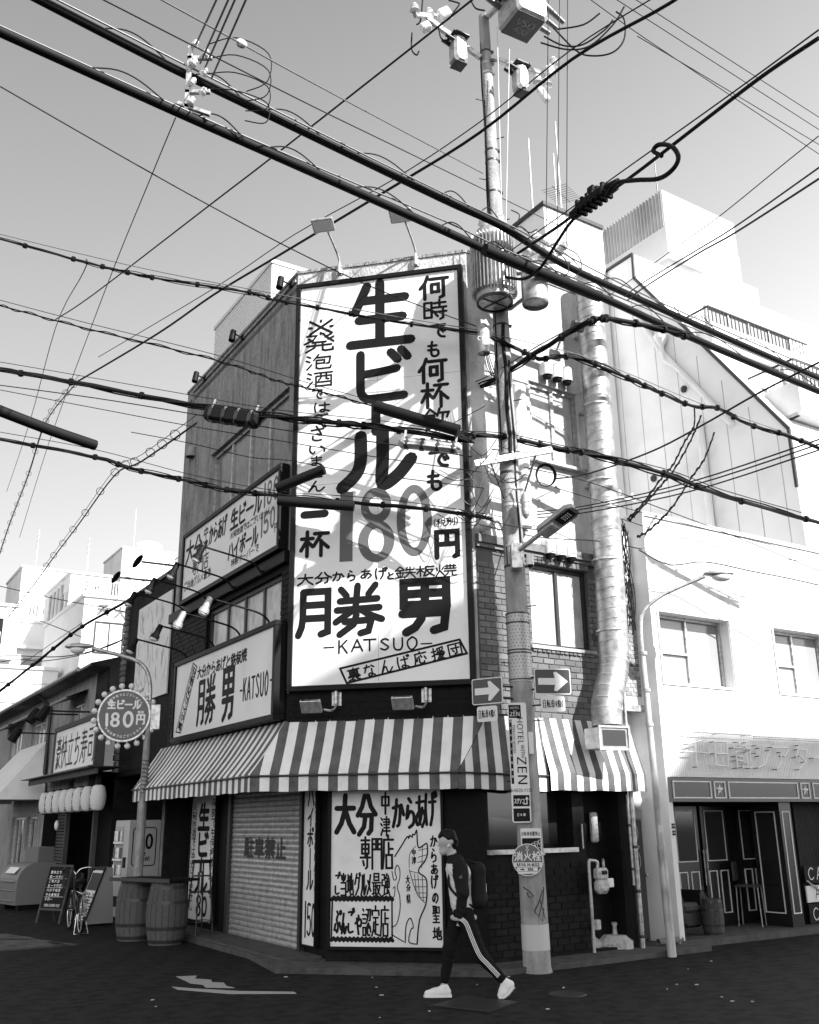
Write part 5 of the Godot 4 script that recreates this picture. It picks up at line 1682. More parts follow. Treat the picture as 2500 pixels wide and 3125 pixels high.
	for k in 3:
		var X3 := thing("junction_box", "small white junction box fixed beside the street lamp mast", "junction box", FR * pos(v3(3.5, 2.75 + k * 0.33, -0.35)), "junction boxes beside the street lamp mast")
		var jb := G.new()
		jb.cbox(v3(0, 0, 0.1), v3(0.13, 0.2, 0.14), 0.015)
		part(X3, jb, "case", M.porcelain)
	# rain pipes and conduits at the end of the corner building
	for e in [[2.66, 0.12, 0.0, 2.2, 0.03], [2.74, 0.06, 0.05, 3.9, 0.025], [2.6, 0.1, 0.9, 2.15, 0.02]]:
		var X4 := thing("conduit", "slim upright conduit at the right end of the black brick wall", "pipe", FR * pos(v3(e[0], e[2], e[1])), "conduits at the right end of the brick wall")
		var cg := G.new()
		cg.cyl(Vector3.ZERO, v3(0, e[3] - e[2], 0), e[4], e[4], 10)
		part(X4, cg, "pipe", M.galv)
		var cb := G.new()
		for k in 3:
			cb.cyl(v3(0, 0.2 + k * 0.6, 0), v3(0, 0.24 + k * 0.6, 0), e[4] * 1.35, e[4] * 1.35, 10)
		part(X4, cb, "clip", M.dark_metal)

# ---------------------------------------------------------------- cafe
func build_cafe() -> void:
	var C := thing("cafe_building", "white ribbed metal cafe building with black shopfront and neon script", "building", FC)
	var W := 4.87
	var H := 6.63
	var holes := [[0.15, 3.87, 1.86, 5.01], [3.03, 3.87, 4.6, 5.01]]
	var g := G.new()
	var pitch := 0.042
	var nrib := int(W / pitch)
	for i in nrib:
		var x := i * pitch
		var ys := [[2.42, H]]
		for h in holes:
			if x + pitch * 0.5 > h[0] and x + pitch * 0.5 < h[2]:
				ys = [[2.42, h[1]], [h[3], H]]
		for s in ys:
			var pr := [Vector2(0, 0), Vector2(0.3, 0.0), Vector2(0.42, 0.006), Vector2(0.58, 0.006), Vector2(0.7, 0.0), Vector2(1.0, 0.0)]
			for k in 5:
				g.quad(v3(x + pr[k].x * pitch, s[0], pr[k].y), v3(x + pr[k + 1].x * pitch, s[0], pr[k + 1].y), v3(x + pr[k + 1].x * pitch, s[1], pr[k + 1].y), v3(x + pr[k].x * pitch, s[1], pr[k].y))
	part(C, g, "ribbed_cladding", M.corr).set_meta("kind", "stuff")
	# flashing lines, top edge, left corner strip and body
	var b := G.new()
	b.bb(-0.03, H - 0.02, -5.2, W, H + 0.05, 0.03)
	b.bb(-0.03, 0.0, -5.2, 0.0, H - 0.02, 0.02)
	b.bb(0.0, 0.0, -0.16, 0.1, 2.42, -0.005)
	b.bb(W, 0, -5.2, W + 0.05, H, 0.01)
	part(C, b, "corner_trim", M.white_wall)
	var bk := G.new()
	bk.quad(v3(0, 2.05, -0.1), v3(W, 2.05, -0.1), v3(W, 2.05, -1.1), v3(0, 2.05, -1.1))
	bk.quad(v3(0.1, 0, -1.05), v3(W, 0, -1.05), v3(W, 2.1, -1.05), v3(0.1, 2.1, -1.05))
	bk.quad(v3(0.1, 0, -0.1), v3(0.1, 0, -1.05), v3(0.1, 2.1, -1.05), v3(0.1, 2.1, -0.1))
	part(C, bk, "shopfront_recess", M.black_wall)
	for i in holes.size():
		var h: Array = holes[i]
		var rv := G.new()
		wall(rv, h[0] - 0.04, h[1] - 0.04, h[2] + 0.04, h[3] + 0.04, [[h[0], h[1], h[2], h[3], 0.3]], 0.022)
		part(C, rv, "window_reveal", M.white_wall)
		var w := window(C, h[0], h[1], h[2], h[3], -0.22, 2, M.alu, M.glass_mid, 0.05)
		var rail := G.new()
		rail.bb(h[0] + 0.05, h[1] + 0.5, -0.23, (h[0] + h[2]) / 2, h[1] + 0.54, -0.19)
		part(w, rail, "transom", M.alu)
	# fascia with framed panels and stars
	var fa := G.new()
	fa.bb(0.0, 2.05, -0.1, W, 2.41, 0.02)
	var fas := part(C, fa, "fascia", M.black_gloss)
	for e in [[0.1, 0.96], [1.03, 1.3], [1.37, 3.13], [3.21, 3.45], [3.54, 4.8]]:
		var fr := G.new()
		for q in [[e[0], 2.1, e[1], 2.118], [e[0], 2.342, e[1], 2.36], [e[0], 2.118, e[0] + 0.018, 2.342], [e[1] - 0.018, 2.118, e[1], 2.342]]:
			fr.bb(q[0], q[1], 0.02, q[2], q[3], 0.035)
		part(fas, fr, "panel_frame", M.white_ink)
	for sx in [1.165, 3.33]:
		var s := G.new()
		for k in 5:
			var a0 := PI / 2 + TAU * k / 5
			var o := v3(sx + cos(a0) * 0.1, 2.23 + sin(a0) * 0.1, 0.024)
			var m := v3(sx, 2.23, 0.06)
			for d in [-1, 1]:
				var a1: float = a0 + d * PI / 5
				var q := v3(sx + cos(a1) * 0.04, 2.23 + sin(a1) * 0.04, 0.024)
				if d > 0:
					s.tri(m, o, q)
				else:
					s.tri(m, q, o)
		part(fas, s, "star", M.white_ink)
	# doors with white beading
	for e in [[1.1, 1.74], [1.82, 2.46], [2.72, 3.36]]:
		var dg := G.new()
		dg.bb(e[0], 0.1, -1.045, e[1], 2.0, -1.0)
		var d := part(C, dg, "door", M.black_gloss)
		var lite := [e[0] + 0.08, 1.12, e[1] - 0.08, 1.93]
		var gl := G.new()
		gl.bb(lite[0], lite[1], -1.0, lite[2], lite[3], -0.995)
		part(d, gl, "glass", M.glass_dark)
		var mid: float = (e[0] + e[1]) / 2
		for q in [lite, [e[0] + 0.08, 0.3, mid - 0.04, 0.97], [mid + 0.04, 0.3, e[1] - 0.08, 0.97]]:
			var bd := G.new()
			var w := 0.014
			for r in [[q[0], q[1], q[2], q[1] + w], [q[0], q[3] - w, q[2], q[3]], [q[0], q[1] + w, q[0] + w, q[3] - w], [q[2] - w, q[1] + w, q[2], q[3] - w]]:
				bd.bb(r[0], r[1], -1.0, r[2], r[3], -0.985)
			part(d, bd, "beading", M.white_ink)
	for hx in [1.76, 1.83]:
		var hd := G.new()
		hd.cyl(v3(hx, 0.75, -0.95), v3(hx, 1.3, -0.95), 0.012, 0.012, 8)
		part(C, hd, "door_pull", M.metal)
	# pillar
	var pg := G.new()
	pg.bb(2.8, 0.1, -0.75, 3.1, 2.05, -0.15)
	var pil := part(C, pg, "pillar", M.black_gloss)
	for q in [[2.85, 0.3, 3.05, 1.9, 0], [0, 0, 0, 0, 1]]:
		var bd := G.new()
		var w := 0.016
		if q[4] == 0:
			for r in [[q[0], q[1], q[2], q[1] + w], [q[0], q[3] - w, q[2], q[3]], [q[0], q[1] + w, q[0] + w, q[3] - w], [q[2] - w, q[1] + w, q[2], q[3] - w]]:
				bd.bb(r[0], r[1], -0.15, r[2], r[3], -0.138)
		else:
			for r in [[-0.65, 0.3, -0.25, 0.316], [-0.65, 1.884, -0.25, 1.9], [-0.65, 0.316, -0.634, 1.884], [-0.266, 0.316, -0.25, 1.884]]:
				bd.bb(2.788, r[1], r[0], 2.8, r[3], r[2])
		part(pil, bd, "beading", M.white_ink)
	# dark ribbed shutter right of the pillar
	var sh := G.new()
	for i in 34:
		sh.bb(3.42 + i * 0.042, 0.1, -0.36, 3.452 + i * 0.042, 2.04, -0.33)
	sh.bb(3.4, 0.1, -0.38, W, 2.05, -0.36)
	part(C, sh, "ribbed_shutter", M.corr_dark).set_meta("kind", "stuff")
	# deck with kerb
	var dk := G.new()
	dk.bb(-0.02, 0.0, -1.06, W + 2.0, 0.1, 0.04)
	structure(dk, "cafe_deck", M.pave, FC)
	# neon script in glass tubes on stand-offs
	var N := thing("neon_sign", "unlit neon tube lettering on stand-offs across the ribbed white front", "neon sign", FC * pos(v3(0, 0, 0.0)))
	for e in [["千", 0.34, 2.56, 0.54, 0.44], ["日", 1.0, 2.57, 0.41, 0.42], ["前", 1.5, 2.55, 0.47, 0.44], ["シ", 2.03, 2.55, 0.42, 0.45], ["ア", 2.45, 2.55, 0.52, 0.43], ["タ", 3.05, 2.56, 0.42, 0.43], ["ー", 3.55, 2.72, 0.5, 0.1]]:
		var tg := G.new()
		var st := G.new()
		for s in GLY[e[0]]:
			var pts := []
			for i in range(0, s.size(), 2):
				pts.append(v3(e[1] + e[3] * s[i] / 100.0, e[2] + e[4] * (1.0 - s[i + 1] / 100.0), 0.1))
			if pts.size() > 2:
				pts = round_corners(pts, 0.03)
			tg.tube(pts, 0.011, 8)
			for q in [pts[0], pts[pts.size() - 1]]:
				st.cyl(v3(q.x, q.y, 0.0), v3(q.x, q.y, 0.095), 0.007, 0.007, 6)
		part(N, tg, "glass_tube", M.porcelain)
		part(N, st, "stand_off", M.dark_metal).set_meta("kind", "stuff")
	var rl := G.new()
	for e in [[0.42, 3.1, 2.0], [2.05, 3.085, 4.8], [2.05, 3.055, 4.8]]:
		rl.cyl(v3(e[0], e[1], 0.09), v3(e[2], e[1], 0.09), 0.007, 0.007, 6)
	for k in 7:
		rl.cyl(v3(0.45 + k * 0.7, 3.09, 0.0), v3(0.45 + k * 0.7, 3.09, 0.09), 0.006, 0.006, 6)
	part(N, rl, "rail", M.metal)
	# armchair, keg, chair, boards on the deck
	var S := thing("armchair", "dark leather armchair standing in the cafe doorway recess", "armchair", FC * Transform3D(Basis(Vector3.UP, deg_to_rad(8)), v3(0.62, 0.1, -0.6)))
	var a := G.new()
	a.cbox(v3(0, 0.24, 0), v3(0.5, 0.24, 0.6), 0.04)
	part(S, a, "seat", M.black_gloss)
	var cu := G.new()
	cu.cbox(v3(0, 0.4, 0.04), v3(0.46, 0.14, 0.52), 0.05)
	part(S, cu, "cushion", M.wood)
	var br := G.new()
	br.cbox(v3(0, 0.55, -0.3), v3(0.62, 0.6, 0.16), 0.06)
	part(S, br, "backrest", M.black_gloss)
	for sx in [-0.32, 0.32]:
		var ar := G.new()
		ar.cbox(v3(sx, 0.42, 0), v3(0.16, 0.44, 0.66), 0.05)
		part(S, ar, "armrest", M.black_gloss)
		for sz in [-0.26, 0.26]:
			var lg := G.new()
			lg.cyl(v3(sx, 0.0, sz), v3(sx, 0.2, sz), 0.02, 0.03, 8)
			part(S, lg, "leg", M.black)
	var K := thing("small_keg", "small dark wooden keg beside the armchair on the cafe deck", "keg", FC * pos(v3(1.05, 0.1, -0.28)))
	barrel(K, 0.15, 0.17, 0.52, 14, M.wood)
	var ch := thing("bar_chair", "dark plywood chair on thin legs in front of the cafe door", "chair", FC * Transform3D(Basis(Vector3.UP, 0.5), v3(2.55, 0.1, -0.75)))
	var s1 := G.new()
	s1.cbox(v3(0, 0.62, 0), v3(0.4, 0.03, 0.4), 0.01)
	part(ch, s1, "seat", M.wood)
	var s2 := G.new()
	s2.cbox(v3(0, 0.85, -0.2), v3(0.38, 0.3, 0.025), 0.01)
	part(ch, s2, "backrest", M.wood)
	for sx in [-0.17, 0.17]:
		for sz in [-0.17, 0.17]:
			var lg := G.new()
			lg.cyl(v3(sx * 1.1, 0, sz * 1.1), v3(sx, 0.61, sz), 0.011, 0.011, 8)
			part(ch, lg, "leg", M.metal)
	var i := 0
	for e in [[0.74, 1.02, "CAFE", true], [0.44, 0.7, "A", false], [0.11, 0.42, "CAFE", true]]:
		var bd := thing("menu_board", ["black chalk board lettered CAFE on top of the stack by the ribbed shutter", "white board lettered A in the middle of the stack by the ribbed shutter", "black chalk board lettered CAFE at the foot of the ribbed shutter"][i], "board", FC * pos(v3(3.36, e[0], -0.24)))
		var p := G.new()
		p.cbox(v3(0.7, (e[1] - e[0]) / 2, 0), v3(1.4, e[1] - e[0], 0.03), 0.005)
		part(bd, p, "panel", M.black if e[3] else M.panel_dim)
		var t := G.new()
		var x := 0.09
		for c in e[2]:
			if c == "E":
				for s in [[0.0, 0.0, 0.0, 1.0], [0, 0, 1, 0], [0, 0.5, 0.8, 0.5], [0, 1, 1, 1]]:
					t.stroke(PackedVector2Array([Vector2(x + s[0] * 0.14, 0.06 + s[1] * 0.17), Vector2(x + s[2] * 0.14, 0.06 + s[3] * 0.17)]), 0.016, 0.017, Transform3D())
			else:
				glyph(t, c, x + (0.12 if not e[3] else 0.0), 0.05, 0.16, 0.2, 0.016, 0.017)
			x += 0.22
		part(bd, t, "lettering", M.white_ink if e[3] else M.ink)
		i += 1
	var rp := G.new()
	var ck := []
	for k in 30:
		var u := k / 29.0
		ck.append(v3(3.36 + u * 1.3, 0.78 - u * 0.62 + sin(k * 1.7) * 0.006, -0.2 + cos(k * 1.7) * 0.006))
	rp.tube(ck, 0.012, 6)
	one(rp, "rope", M.plastic, "pale twisted rope slanting across the stacked menu boards", "rope", FC)

func round_corners(p: Array, r: float) -> Array:
	var o := [p[0]]
	for i in range(1, p.size() - 1):
		var a: Vector3 = p[i - 1]
		var b: Vector3 = p[i]
		var c: Vector3 = p[i + 1]
		var d0 := minf(r, a.distance_to(b) * 0.4)
		var d1 := minf(r, c.distance_to(b) * 0.4)
		var q := b + (a - b).normalized() * d0
		var s := b + (c - b).normalized() * d1
		for k in 4:
			var t := k / 3.0
			o.append(q.lerp(b, t).lerp(b.lerp(s, t), t))
	o.append(p[p.size() - 1])
	return o

func barrel(root: Node3D, r: float, rm: float, h: float, n: int, wood: Material) -> void:
	for i in n:
		var g := G.new()
		var a := TAU * (i + 0.03) / n
		var b := TAU * (i + 0.97) / n
		var k := 6
		for j in k:
			var y0 := h * j / k
			var y1 := h * (j + 1) / k
			var r0 := r + (rm - r) * sin(PI * j / k)
			var r1 := r + (rm - r) * sin(PI * (j + 1) / k)
			var m := (a + b) / 2
			for s in [[a, m], [m, b]]:
				g.tris(v3(cos(s[0]) * r0, y0, sin(s[0]) * r0), v3(cos(s[0]) * r1, y1, sin(s[0]) * r1), v3(cos(s[1]) * r1, y1, sin(s[1]) * r1), v3(cos(s[0]), 0, sin(s[0])), v3(cos(s[0]), 0, sin(s[0])), v3(cos(s[1]), 0, sin(s[1])))
				g.tris(v3(cos(s[0]) * r0, y0, sin(s[0]) * r0), v3(cos(s[1]) * r1, y1, sin(s[1]) * r1), v3(cos(s[1]) * r0, y0, sin(s[1]) * r0), v3(cos(s[0]), 0, sin(s[0])), v3(cos(s[1]), 0, sin(s[1])), v3(cos(s[1]), 0, sin(s[1])))
		part(root, g, "stave", wood)
	for y in [0.03, 0.24, 0.66, 0.9]:
		var hg := G.new()
		var ra := r + (rm - r) * sin(PI * y) + 0.004
		var rb := r + (rm - r) * sin(PI * (y + 0.055)) + 0.004
		hg.lathe([ra, h * y, rb, h * (y + 0.055)], 28)
		part(root, hg, "hoop", M.dark_metal)
	var lid := G.new()
	lid.lathe([0.0, h * 0.97, r * 0.97, h * 0.97], 24)
	part(root, lid, "head", wood)

# ---------------------------------------------------------------- apartment house and blocks behind the cafe
func build_apartments() -> void:
	var A := thing("apartment_house", "white apartment house whose street front leans back above the cafe roof", "apartment house", FC * pos(v3(5.53, 0, 0)))
	# profile in depth and height, pulled along the street
	var side := Transform3D(Basis(v3(0, 0, -1), Vector3.UP, v3(1, 0, 0)), Vector3.ZERO)
	var pf := PackedVector2Array([Vector2(0.7, 0), Vector2(0.78, 8.34), Vector2(0.78, 9.64), Vector2(4.63, 15.27), Vector2(4.61, 15.99), Vector2(11, 16.0), Vector2(11, 0)])
	var g := G.new()
	g.ext(pf, 0.0, 9.0, side)
	part(A, g, "wall", M.side_wall)
	var tr := G.new()
	for i in range(1, 5):
		var a := pf[i]
		var b := pf[i + 1]
		if i == 4:
			b = Vector2(9.0, 16.0)
		tr.cyl(side * v3(a.x, a.y, -0.02), side * v3(b.x, b.y, -0.02), 0.045, 0.045, 6)
	part(A, tr, "edge_trim", M.dark_metal)
	# vertical joints of the side wall panels
	var jt := G.new()
	for k in 12:
		jt.bb(-0.006, 6.0, -1.1 - k * 0.62, -0.001, 15.6 if k > 6 else 9.6 + k * 0.9, -1.085 - k * 0.62)
	part(A, jt, "panel_joint", M.far_grey)
	# balconies with slim railings
	for e in [[0.25, 4.1, -2.62, 12.6, 13.15, 13.6], [0.5, 4.3, -0.75, 10.1, 10.9, 11.45]]:
		var zs: float = -0.78 - (e[3] - 9.64) / 5.63 * 3.85 - 0.9
		var b := G.new()
		b.bb(e[0], e[3], e[2] - 0.1, e[1], e[4], e[2])
		b.bb(e[0], e[3], zs, e[0] + 0.1, e[4], e[2] - 0.1)
		b.bb(e[0], e[3], zs, e[1], e[3] + 0.08, e[2] - 0.1)
		var bal := part(A, b, "balcony", M.white_wall)
		var rl := G.new()
		rl.bb(e[0], e[5] - 0.04, e[2] - 0.07, e[1], e[5], e[2] - 0.03)
		rl.bb(e[0], e[5] - 0.04, zs, e[0] + 0.04, e[5], e[2] - 0.07)
		part(bal, rl, "handrail", M.dark_metal)
		var n := int((e[1] - e[0]) / 0.14)
		for k in n:
			var ba := G.new()
			ba.bb(e[0] + k * 0.14, e[4], e[2] - 0.06, e[0] + k * 0.14 + 0.018, e[5] - 0.04, e[2] - 0.04)
			part(bal, ba, "baluster", M.dark_metal)
		for k in 5:
			var ba := G.new()
			ba.bb(e[0] + 0.01, e[4], e[2] - 0.25 - k * 0.18, e[0] + 0.03, e[5] - 0.04, e[2] - 0.23 - k * 0.18)
			part(bal, ba, "baluster", M.white_wall)
		# glazed doors behind the balcony
		window(A, e[0] + 0.3, e[4] - 0.4, e[1] - 0.3, e[5] + 0.25, zs + 0.72, 4, M.galv, M.glass_mid, 0.05)
	for e in [[1.2, 8.6, 9.3], [3.0, 8.6, 9.3]]:
		var w := window(A, e[0], e[1], e[0] + 1.2, e[2], -0.74, 2, M.galv, M.glass_dark, 0.05)
	# rain pipes with hopper heads on the side wall
	for e in [[4.19, 13.2, 2.13, 10.2], [3.0, 10.6, 3.0, 6.5]]:
		var p := G.new()
		if e[0] != e[2]:
			p.tube([v3(-0.08, e[1] + 1.2, -e[0] - 0.55), v3(-0.08, e[1] - 0.3, -e[0] + 0.2), v3(-0.08, e[3], -e[2])], 0.07, 8)
			p.lathe([0.05, -0.2, 0.06, -0.1, 0.17, 0.1, 0.17, 0.22, 0.0, 0.22], 8, pos(v3(-0.14, e[1] - 0.2, -3.85)))
			p.tube([v3(-0.14, e[1] - 0.4, -3.85), v3(-0.14, e[1] - 0.7, -3.8), v3(-0.09, e[1] - 0.95, -3.55)], 0.06, 8)
		else:
			p.cyl(v3(-0.1, e[3], -e[2]), v3(-0.1, e[1], -e[0]), 0.09, 0.09, 10)
		part(A, p, "rain_pipe", M.white_wall)
	for e in [[3.4, 11.6], [4.6, 9.7], [3.9, 9.5]]:
		var v := G.new()
		v.ball(v3(-0.04, e[1], -e[0]), v3(0.07, 0.09, 0.09), 10)
		part(A, v, "wall_vent", M.dark_metal)
	# penthouse tower on the roof
	var T := thing("penthouse_tower", "pale penthouse tower with a ribbed metal upper band on the apartment roof", "tower", FC * pos(v3(9.31, 15.9, -6.57)))
	var t1 := G.new()
	t1.bb(0, 3.45, -5.5, 3.4, 4.76, 0)
	part(T, t1, "upper_block", M.far_white)
	var rb := G.new()
	for k in 40:
		rb.bb(-0.03, 3.45, -0.12 - k * 0.135, 0.0, 4.76, -0.05 - k * 0.135)
	part(T, rb, "ribbed_cladding", M.far_grey).set_meta("kind", "stuff")
	var t2 := G.new()
	t2.bb(0.25, 0, -5.2, 3.3, 3.45, -0.25)
	t2.bb(-0.02, 2.5, -5.5, 3.42, 3.44, 0.02)
	part(T, t2, "lower_block", M.far_white)
	var t3 := G.new()
	t3.bb(1.6, 0, -0.24, 3.7, 2.2, 0.35)
	part(T, t3, "stair_block", M.far_white)
	var tw := window(T, 2.0, 0.5, 2.35, 1.6, 0.36, 1, M.galv, M.glass_mid, 0.04, 2)
	var mast := G.new()
	mast.cyl(v3(1.0, 4.76, -1.0), v3(1.0, 7.4, -1.0), 0.025, 0.015, 6)
	part(T, mast, "lightning_rod", M.wire_grey)
	# white block behind the corner building
	var K := thing("white_block", "plain white concrete block rising behind the corner building", "building", FC * pos(v3(3.37, 0, -5.57)))
	var kb := G.new()
	kb.bb(0, 0, -7, 2.1, 17.25, 0)
	part(K, kb, "wall", M.far_white)
	var kc := G.new()
	kc.bb(-0.06, 17.25, -7.05, 2.1, 17.36, 0.06)
	part(K, kc, "coping", M.dark_metal)
	var ku := G.new()
	ku.bb(0.55, 17.3, -2.0, 0.85, 17.75, -0.4)
	part(K, ku, "water_tank", M.far_white)
	# antennas
	for e in [[3.9, 17.3, -6.6, 3.0], [4.6, 17.3, -6.2, 3.6], [5.2, 16.0, -7.0, 4.6]]:
		var m := thing("antenna_mast", "thin antenna mast with crossbars standing on a roof beside the penthouse tower", "antenna", FC * pos(v3(e[0], e[1], e[2])), "antenna masts on the roofs")
		var a := G.new()
		a.cyl(Vector3.ZERO, v3(0, e[3], 0), 0.03, 0.02, 6)
		part(m, a, "mast", M.wire_light)
		if e[3] > 3.2:
			var y := G.new()
			var d := v3(0.8, 0.35, -0.5).normalized()
			var s := d.cross(Vector3.UP).normalized()
			y.cyl(v3(0, 1.2, 0) - d * 0.8, v3(0, 1.2, 0) + d * 1.2, 0.014, 0.014, 6)
			for k in 9:
				var q := v3(0, 1.2, 0) + d * (-0.7 + k * 0.22)
				y.cyl(q - s * 0.35, q + s * 0.35, 0.008, 0.008, 5)
			part(m, y, "yagi", M.wire_grey)

# ---------------------------------------------------------------- houses across the right-hand street, behind the camera's right shoulder
func build_opposite() -> void:
	var t := frame_at(v3(14.05, 0, -0.34), 55.8 + 180.0)   # x now runs towards the crossing, z faces the corner shop
	var far := frame_at(v3(29.15, 0, 12.78), 55.8 + 180.0)
	var A := thing("opposite_tower_house", "four storey rendered house across the right hand street, its roof shading the crossing", "building", t)
	var g := G.new()
	g.ext(PackedVector2Array([Vector2(-1.75, 0), Vector2(-1.75, 19.56), Vector2(-1.3, 19.61), Vector2(0.2, 19.93), Vector2(8.0, 19.93), Vector2(8.0, 0)]), -9.0, 0.0)
	part(A, g, "wall", M.stucco)
	for r in 5:
		for k in 3:
			var w := window(A, -1.2 + k * 2.0, 3.6 + r * 2.8, 0.1 + k * 2.0, 5.0 + r * 2.8, 0.03, 2, M.galv, M.glass_mid, 0.06)
	var d := G.new()
	d.bb(0.2, 0, 0.01, 1.2, 2.2, 0.05)
	part(A, d, "door", M.dark_metal)
	var B := thing("opposite_office_block", "tall office block far behind the crossing, shading the foot of the cafe", "building", far)
	var h := G.new()
	h.ext(PackedVector2Array([Vector2(-16, 0), Vector2(-16, 33.5), Vector2(-5.6, 33.45), Vector2(-5, 32.9), Vector2(-4.2, 32.35), Vector2(-1.76, 32.35), Vector2(2.0, 32.35), Vector2(2.0, 0)]), -9.0, -0.02)
	part(B, h, "wall", M.stucco_sun_tone)
	for r in 2:
		for k in 5:
			var w := window(B, -14.5 + k * 2.6, 3.6 + r * 2.7, -12.8 + k * 2.6, 4.9 + r * 2.7, 0.0, 2, M.galv, M.glass_mid, 0.06)

# ---------------------------------------------------------------- utility pole and what hangs on it
const POLE := Vector3(1.52, 0, -13.28)

func pole_at(y: float) -> Vector3:
	return v3(1.52 - 0.0085 * y, y, -13.28)

func insulator(g: G, at: Vector3, s := 1.0, b := Basis()) -> void:
	g.lathe([0.0, 0.0, 0.03 * s, 0.0, 0.055 * s, 0.02 * s, 0.03 * s, 0.035 * s, 0.05 * s, 0.05 * s, 0.028 * s, 0.07 * s, 0.045 * s, 0.085 * s, 0.02 * s, 0.12 * s, 0.0, 0.125 * s], 12, Transform3D(b, at))

func build_pole() -> void:
	var P := thing("utility_pole", "tall concrete utility pole with painted band at the foot, on the corner", "utility pole", Transform3D())
	var g := G.new()
	g.cyl(POLE, pole_at(15.0), 0.175, 0.088, 28)
	part(P, g, "shaft", M.pole)
	var band := G.new()
	band.cyl(pole_at(0.26), pole_at(0.56), 0.1775, 0.1755, 28, false)
	part(P, band, "white_band", mat(0.5, 0.6))
	var foot := G.new()
	foot.cyl(pole_at(0.0), pole_at(0.05), 0.19, 0.18, 28)
	part(P, foot, "base_ring", M.pole)
	# perforated protector plate wrapped round the shaft
	var pl := G.new()
	pl.cyl(pole_at(3.6), pole_at(4.55), 0.163, 0.158, 32, false)
	var plate := part(P, pl, "protector_plate", M.pole_plate)
	var dots := G.new()
	for r in 19:
		for k in 20:
			var a := TAU * (k + 0.5 * (r % 2)) / 20
			var y := 3.66 + r * 0.046
			var q := pole_at(y) + v3(cos(a), 0, sin(a)) * 0.161
			dots.lathe([0.008, 0.0, 0.0, 0.006], 5, Transform3D(Basis(v3(0, 0, 1), -PI / 2).rotated(Vector3.UP, -a), q))
	part(plate, dots, "stud", M.black)
	for y in [3.62, 3.98, 4.02, 4.4, 4.53]:
		var b := G.new()
		b.cyl(pole_at(y), pole_at(y + 0.018), 0.168, 0.168, 28)
		part(P, b, "band", M.dark_metal)
	for y in [5.2, 5.5, 6.1, 6.35, 6.6, 6.9, 7.15, 9.0, 9.9, 11.4, 12.0, 12.2, 13.75, 13.95, 14.2]:
		var b := G.new()
		var rr = 0.172 - 0.0058 * y
		b.cyl(pole_at(y), pole_at(y + 0.035), rr + 0.008, rr + 0.008, 24)
		b.box(pole_at(y + 0.018) + v3(rr + 0.02, 0, 0.02), v3(0.04, 0.03, 0.05))
		part(P, b, "band", M.dark_metal if fmod(y * 10, 2.0) < 1 else M.galv)
	# step bolts
	for k in 16:
		var y := 2.3 + k * 0.78
		var rr = 0.172 - 0.0058 * y
		var a := 0.4 if k % 2 else PI - 0.3
		var b := G.new()
		var d := v3(cos(a), 0, sin(a))
		b.cyl(pole_at(y) + d * rr, pole_at(y) + d * (rr + 0.13), 0.009, 0.009, 6)
		part(P, b, "step_bolt", M.dark_metal)
	# down conduits strapped to the shaft
	for e in [[-0.12, 0.1, 5.2, 13.2, 0.022], [-0.16, 0.05, 9.6, 14.4, 0.018], [0.02, 0.17, 6.9, 9.0, 0.03], [0.1, 0.14, 5.3, 8.4, 0.02]]:
		var c := G.new()
		var n := 10
		var pts := []
		for k in n + 1:
			var y: float = lerpf(e[2], e[3], float(k) / n)
			pts.append(pole_at(y) + v3(e[0], 0, e[1]) * (1.0 - 0.035 * y) + v3(sin(k * 1.3) * 0.012, 0, 0))
		c.tube(pts, e[4], 8)
		part(P, c, "down_conduit", M.cable)
	# slotted steel beam carrying the telephone bundles
	var bm := G.new()
	var A := v3(0.93, 6.66, -12.95)
	var Bv := v3(2.1, 6.98, -13.25)
	var d := (Bv - A).normalized()
	var bs := Basis(d, Vector3.UP.cross(d).cross(d).normalized() * -1.0, Vector3.ZERO)
	bs.z = bs.x.cross(bs.y)
	bm.cbox((A + Bv) / 2, v3(A.distance_to(Bv), 0.1, 0.06), 0.006, bs)
	for k in 9:
		bm.cyl(A.lerp(Bv, 0.08 + k * 0.1) - bs.z * -0.03, A.lerp(Bv, 0.08 + k * 0.1) + bs.z * 0.034, 0.016, 0.016, 8)
	part(P, bm, "cross_beam", M.galv)
	var br := G.new()
	br.cyl(A.lerp(Bv, 0.8), pole_at(6.15) + v3(0.14, 0, 0.05), 0.016, 0.016, 8)
	br.cyl(A.lerp(Bv, 0.2), pole_at(6.2) + v3(-0.1, 0, 0.1), 0.012, 0.012, 8)
	part(P, br, "brace", M.dark_metal)
	# crossarms near the top, one to either side
	var arms := [[v3(1.3, 14.05, -13.2), v3(0.42, 14.8, -13.1)], [v3(0.2, 14.58, -12.8), v3(0.78, 15.3, -13.6)], [v3(1.48, 14.05, -13.2), v3(2.45, 13.55, -13.1)], [v3(1.44, 14.9, -13.2), v3(1.75, 15.1, -13.0)]]
	for e in arms:
		var a: Vector3 = e[0]
		var b: Vector3 = e[1]
		var x := (b - a).normalized()
		var z := x.cross(Vector3.UP).normalized()
		var cg := G.new()
		cg.cbox((a + b) / 2, v3(a.distance_to(b), 0.085, 0.075), 0.008, Basis(x, z.cross(x), z))
		part(P, cg, "crossarm", M.galv)
	var ins := G.new()
	for q in [v3(0.2, 14.62, -12.8), v3(0.45, 14.92, -13.2), v3(0.72, 15.22, -13.5), v3(2.5, 13.75, -13.1), v3(2.35, 13.25, -13.0), v3(2.2, 13.3, -13.0)]:
		insulator(ins, q, 1.6)
	part(P, ins, "insulator", M.porcelain)
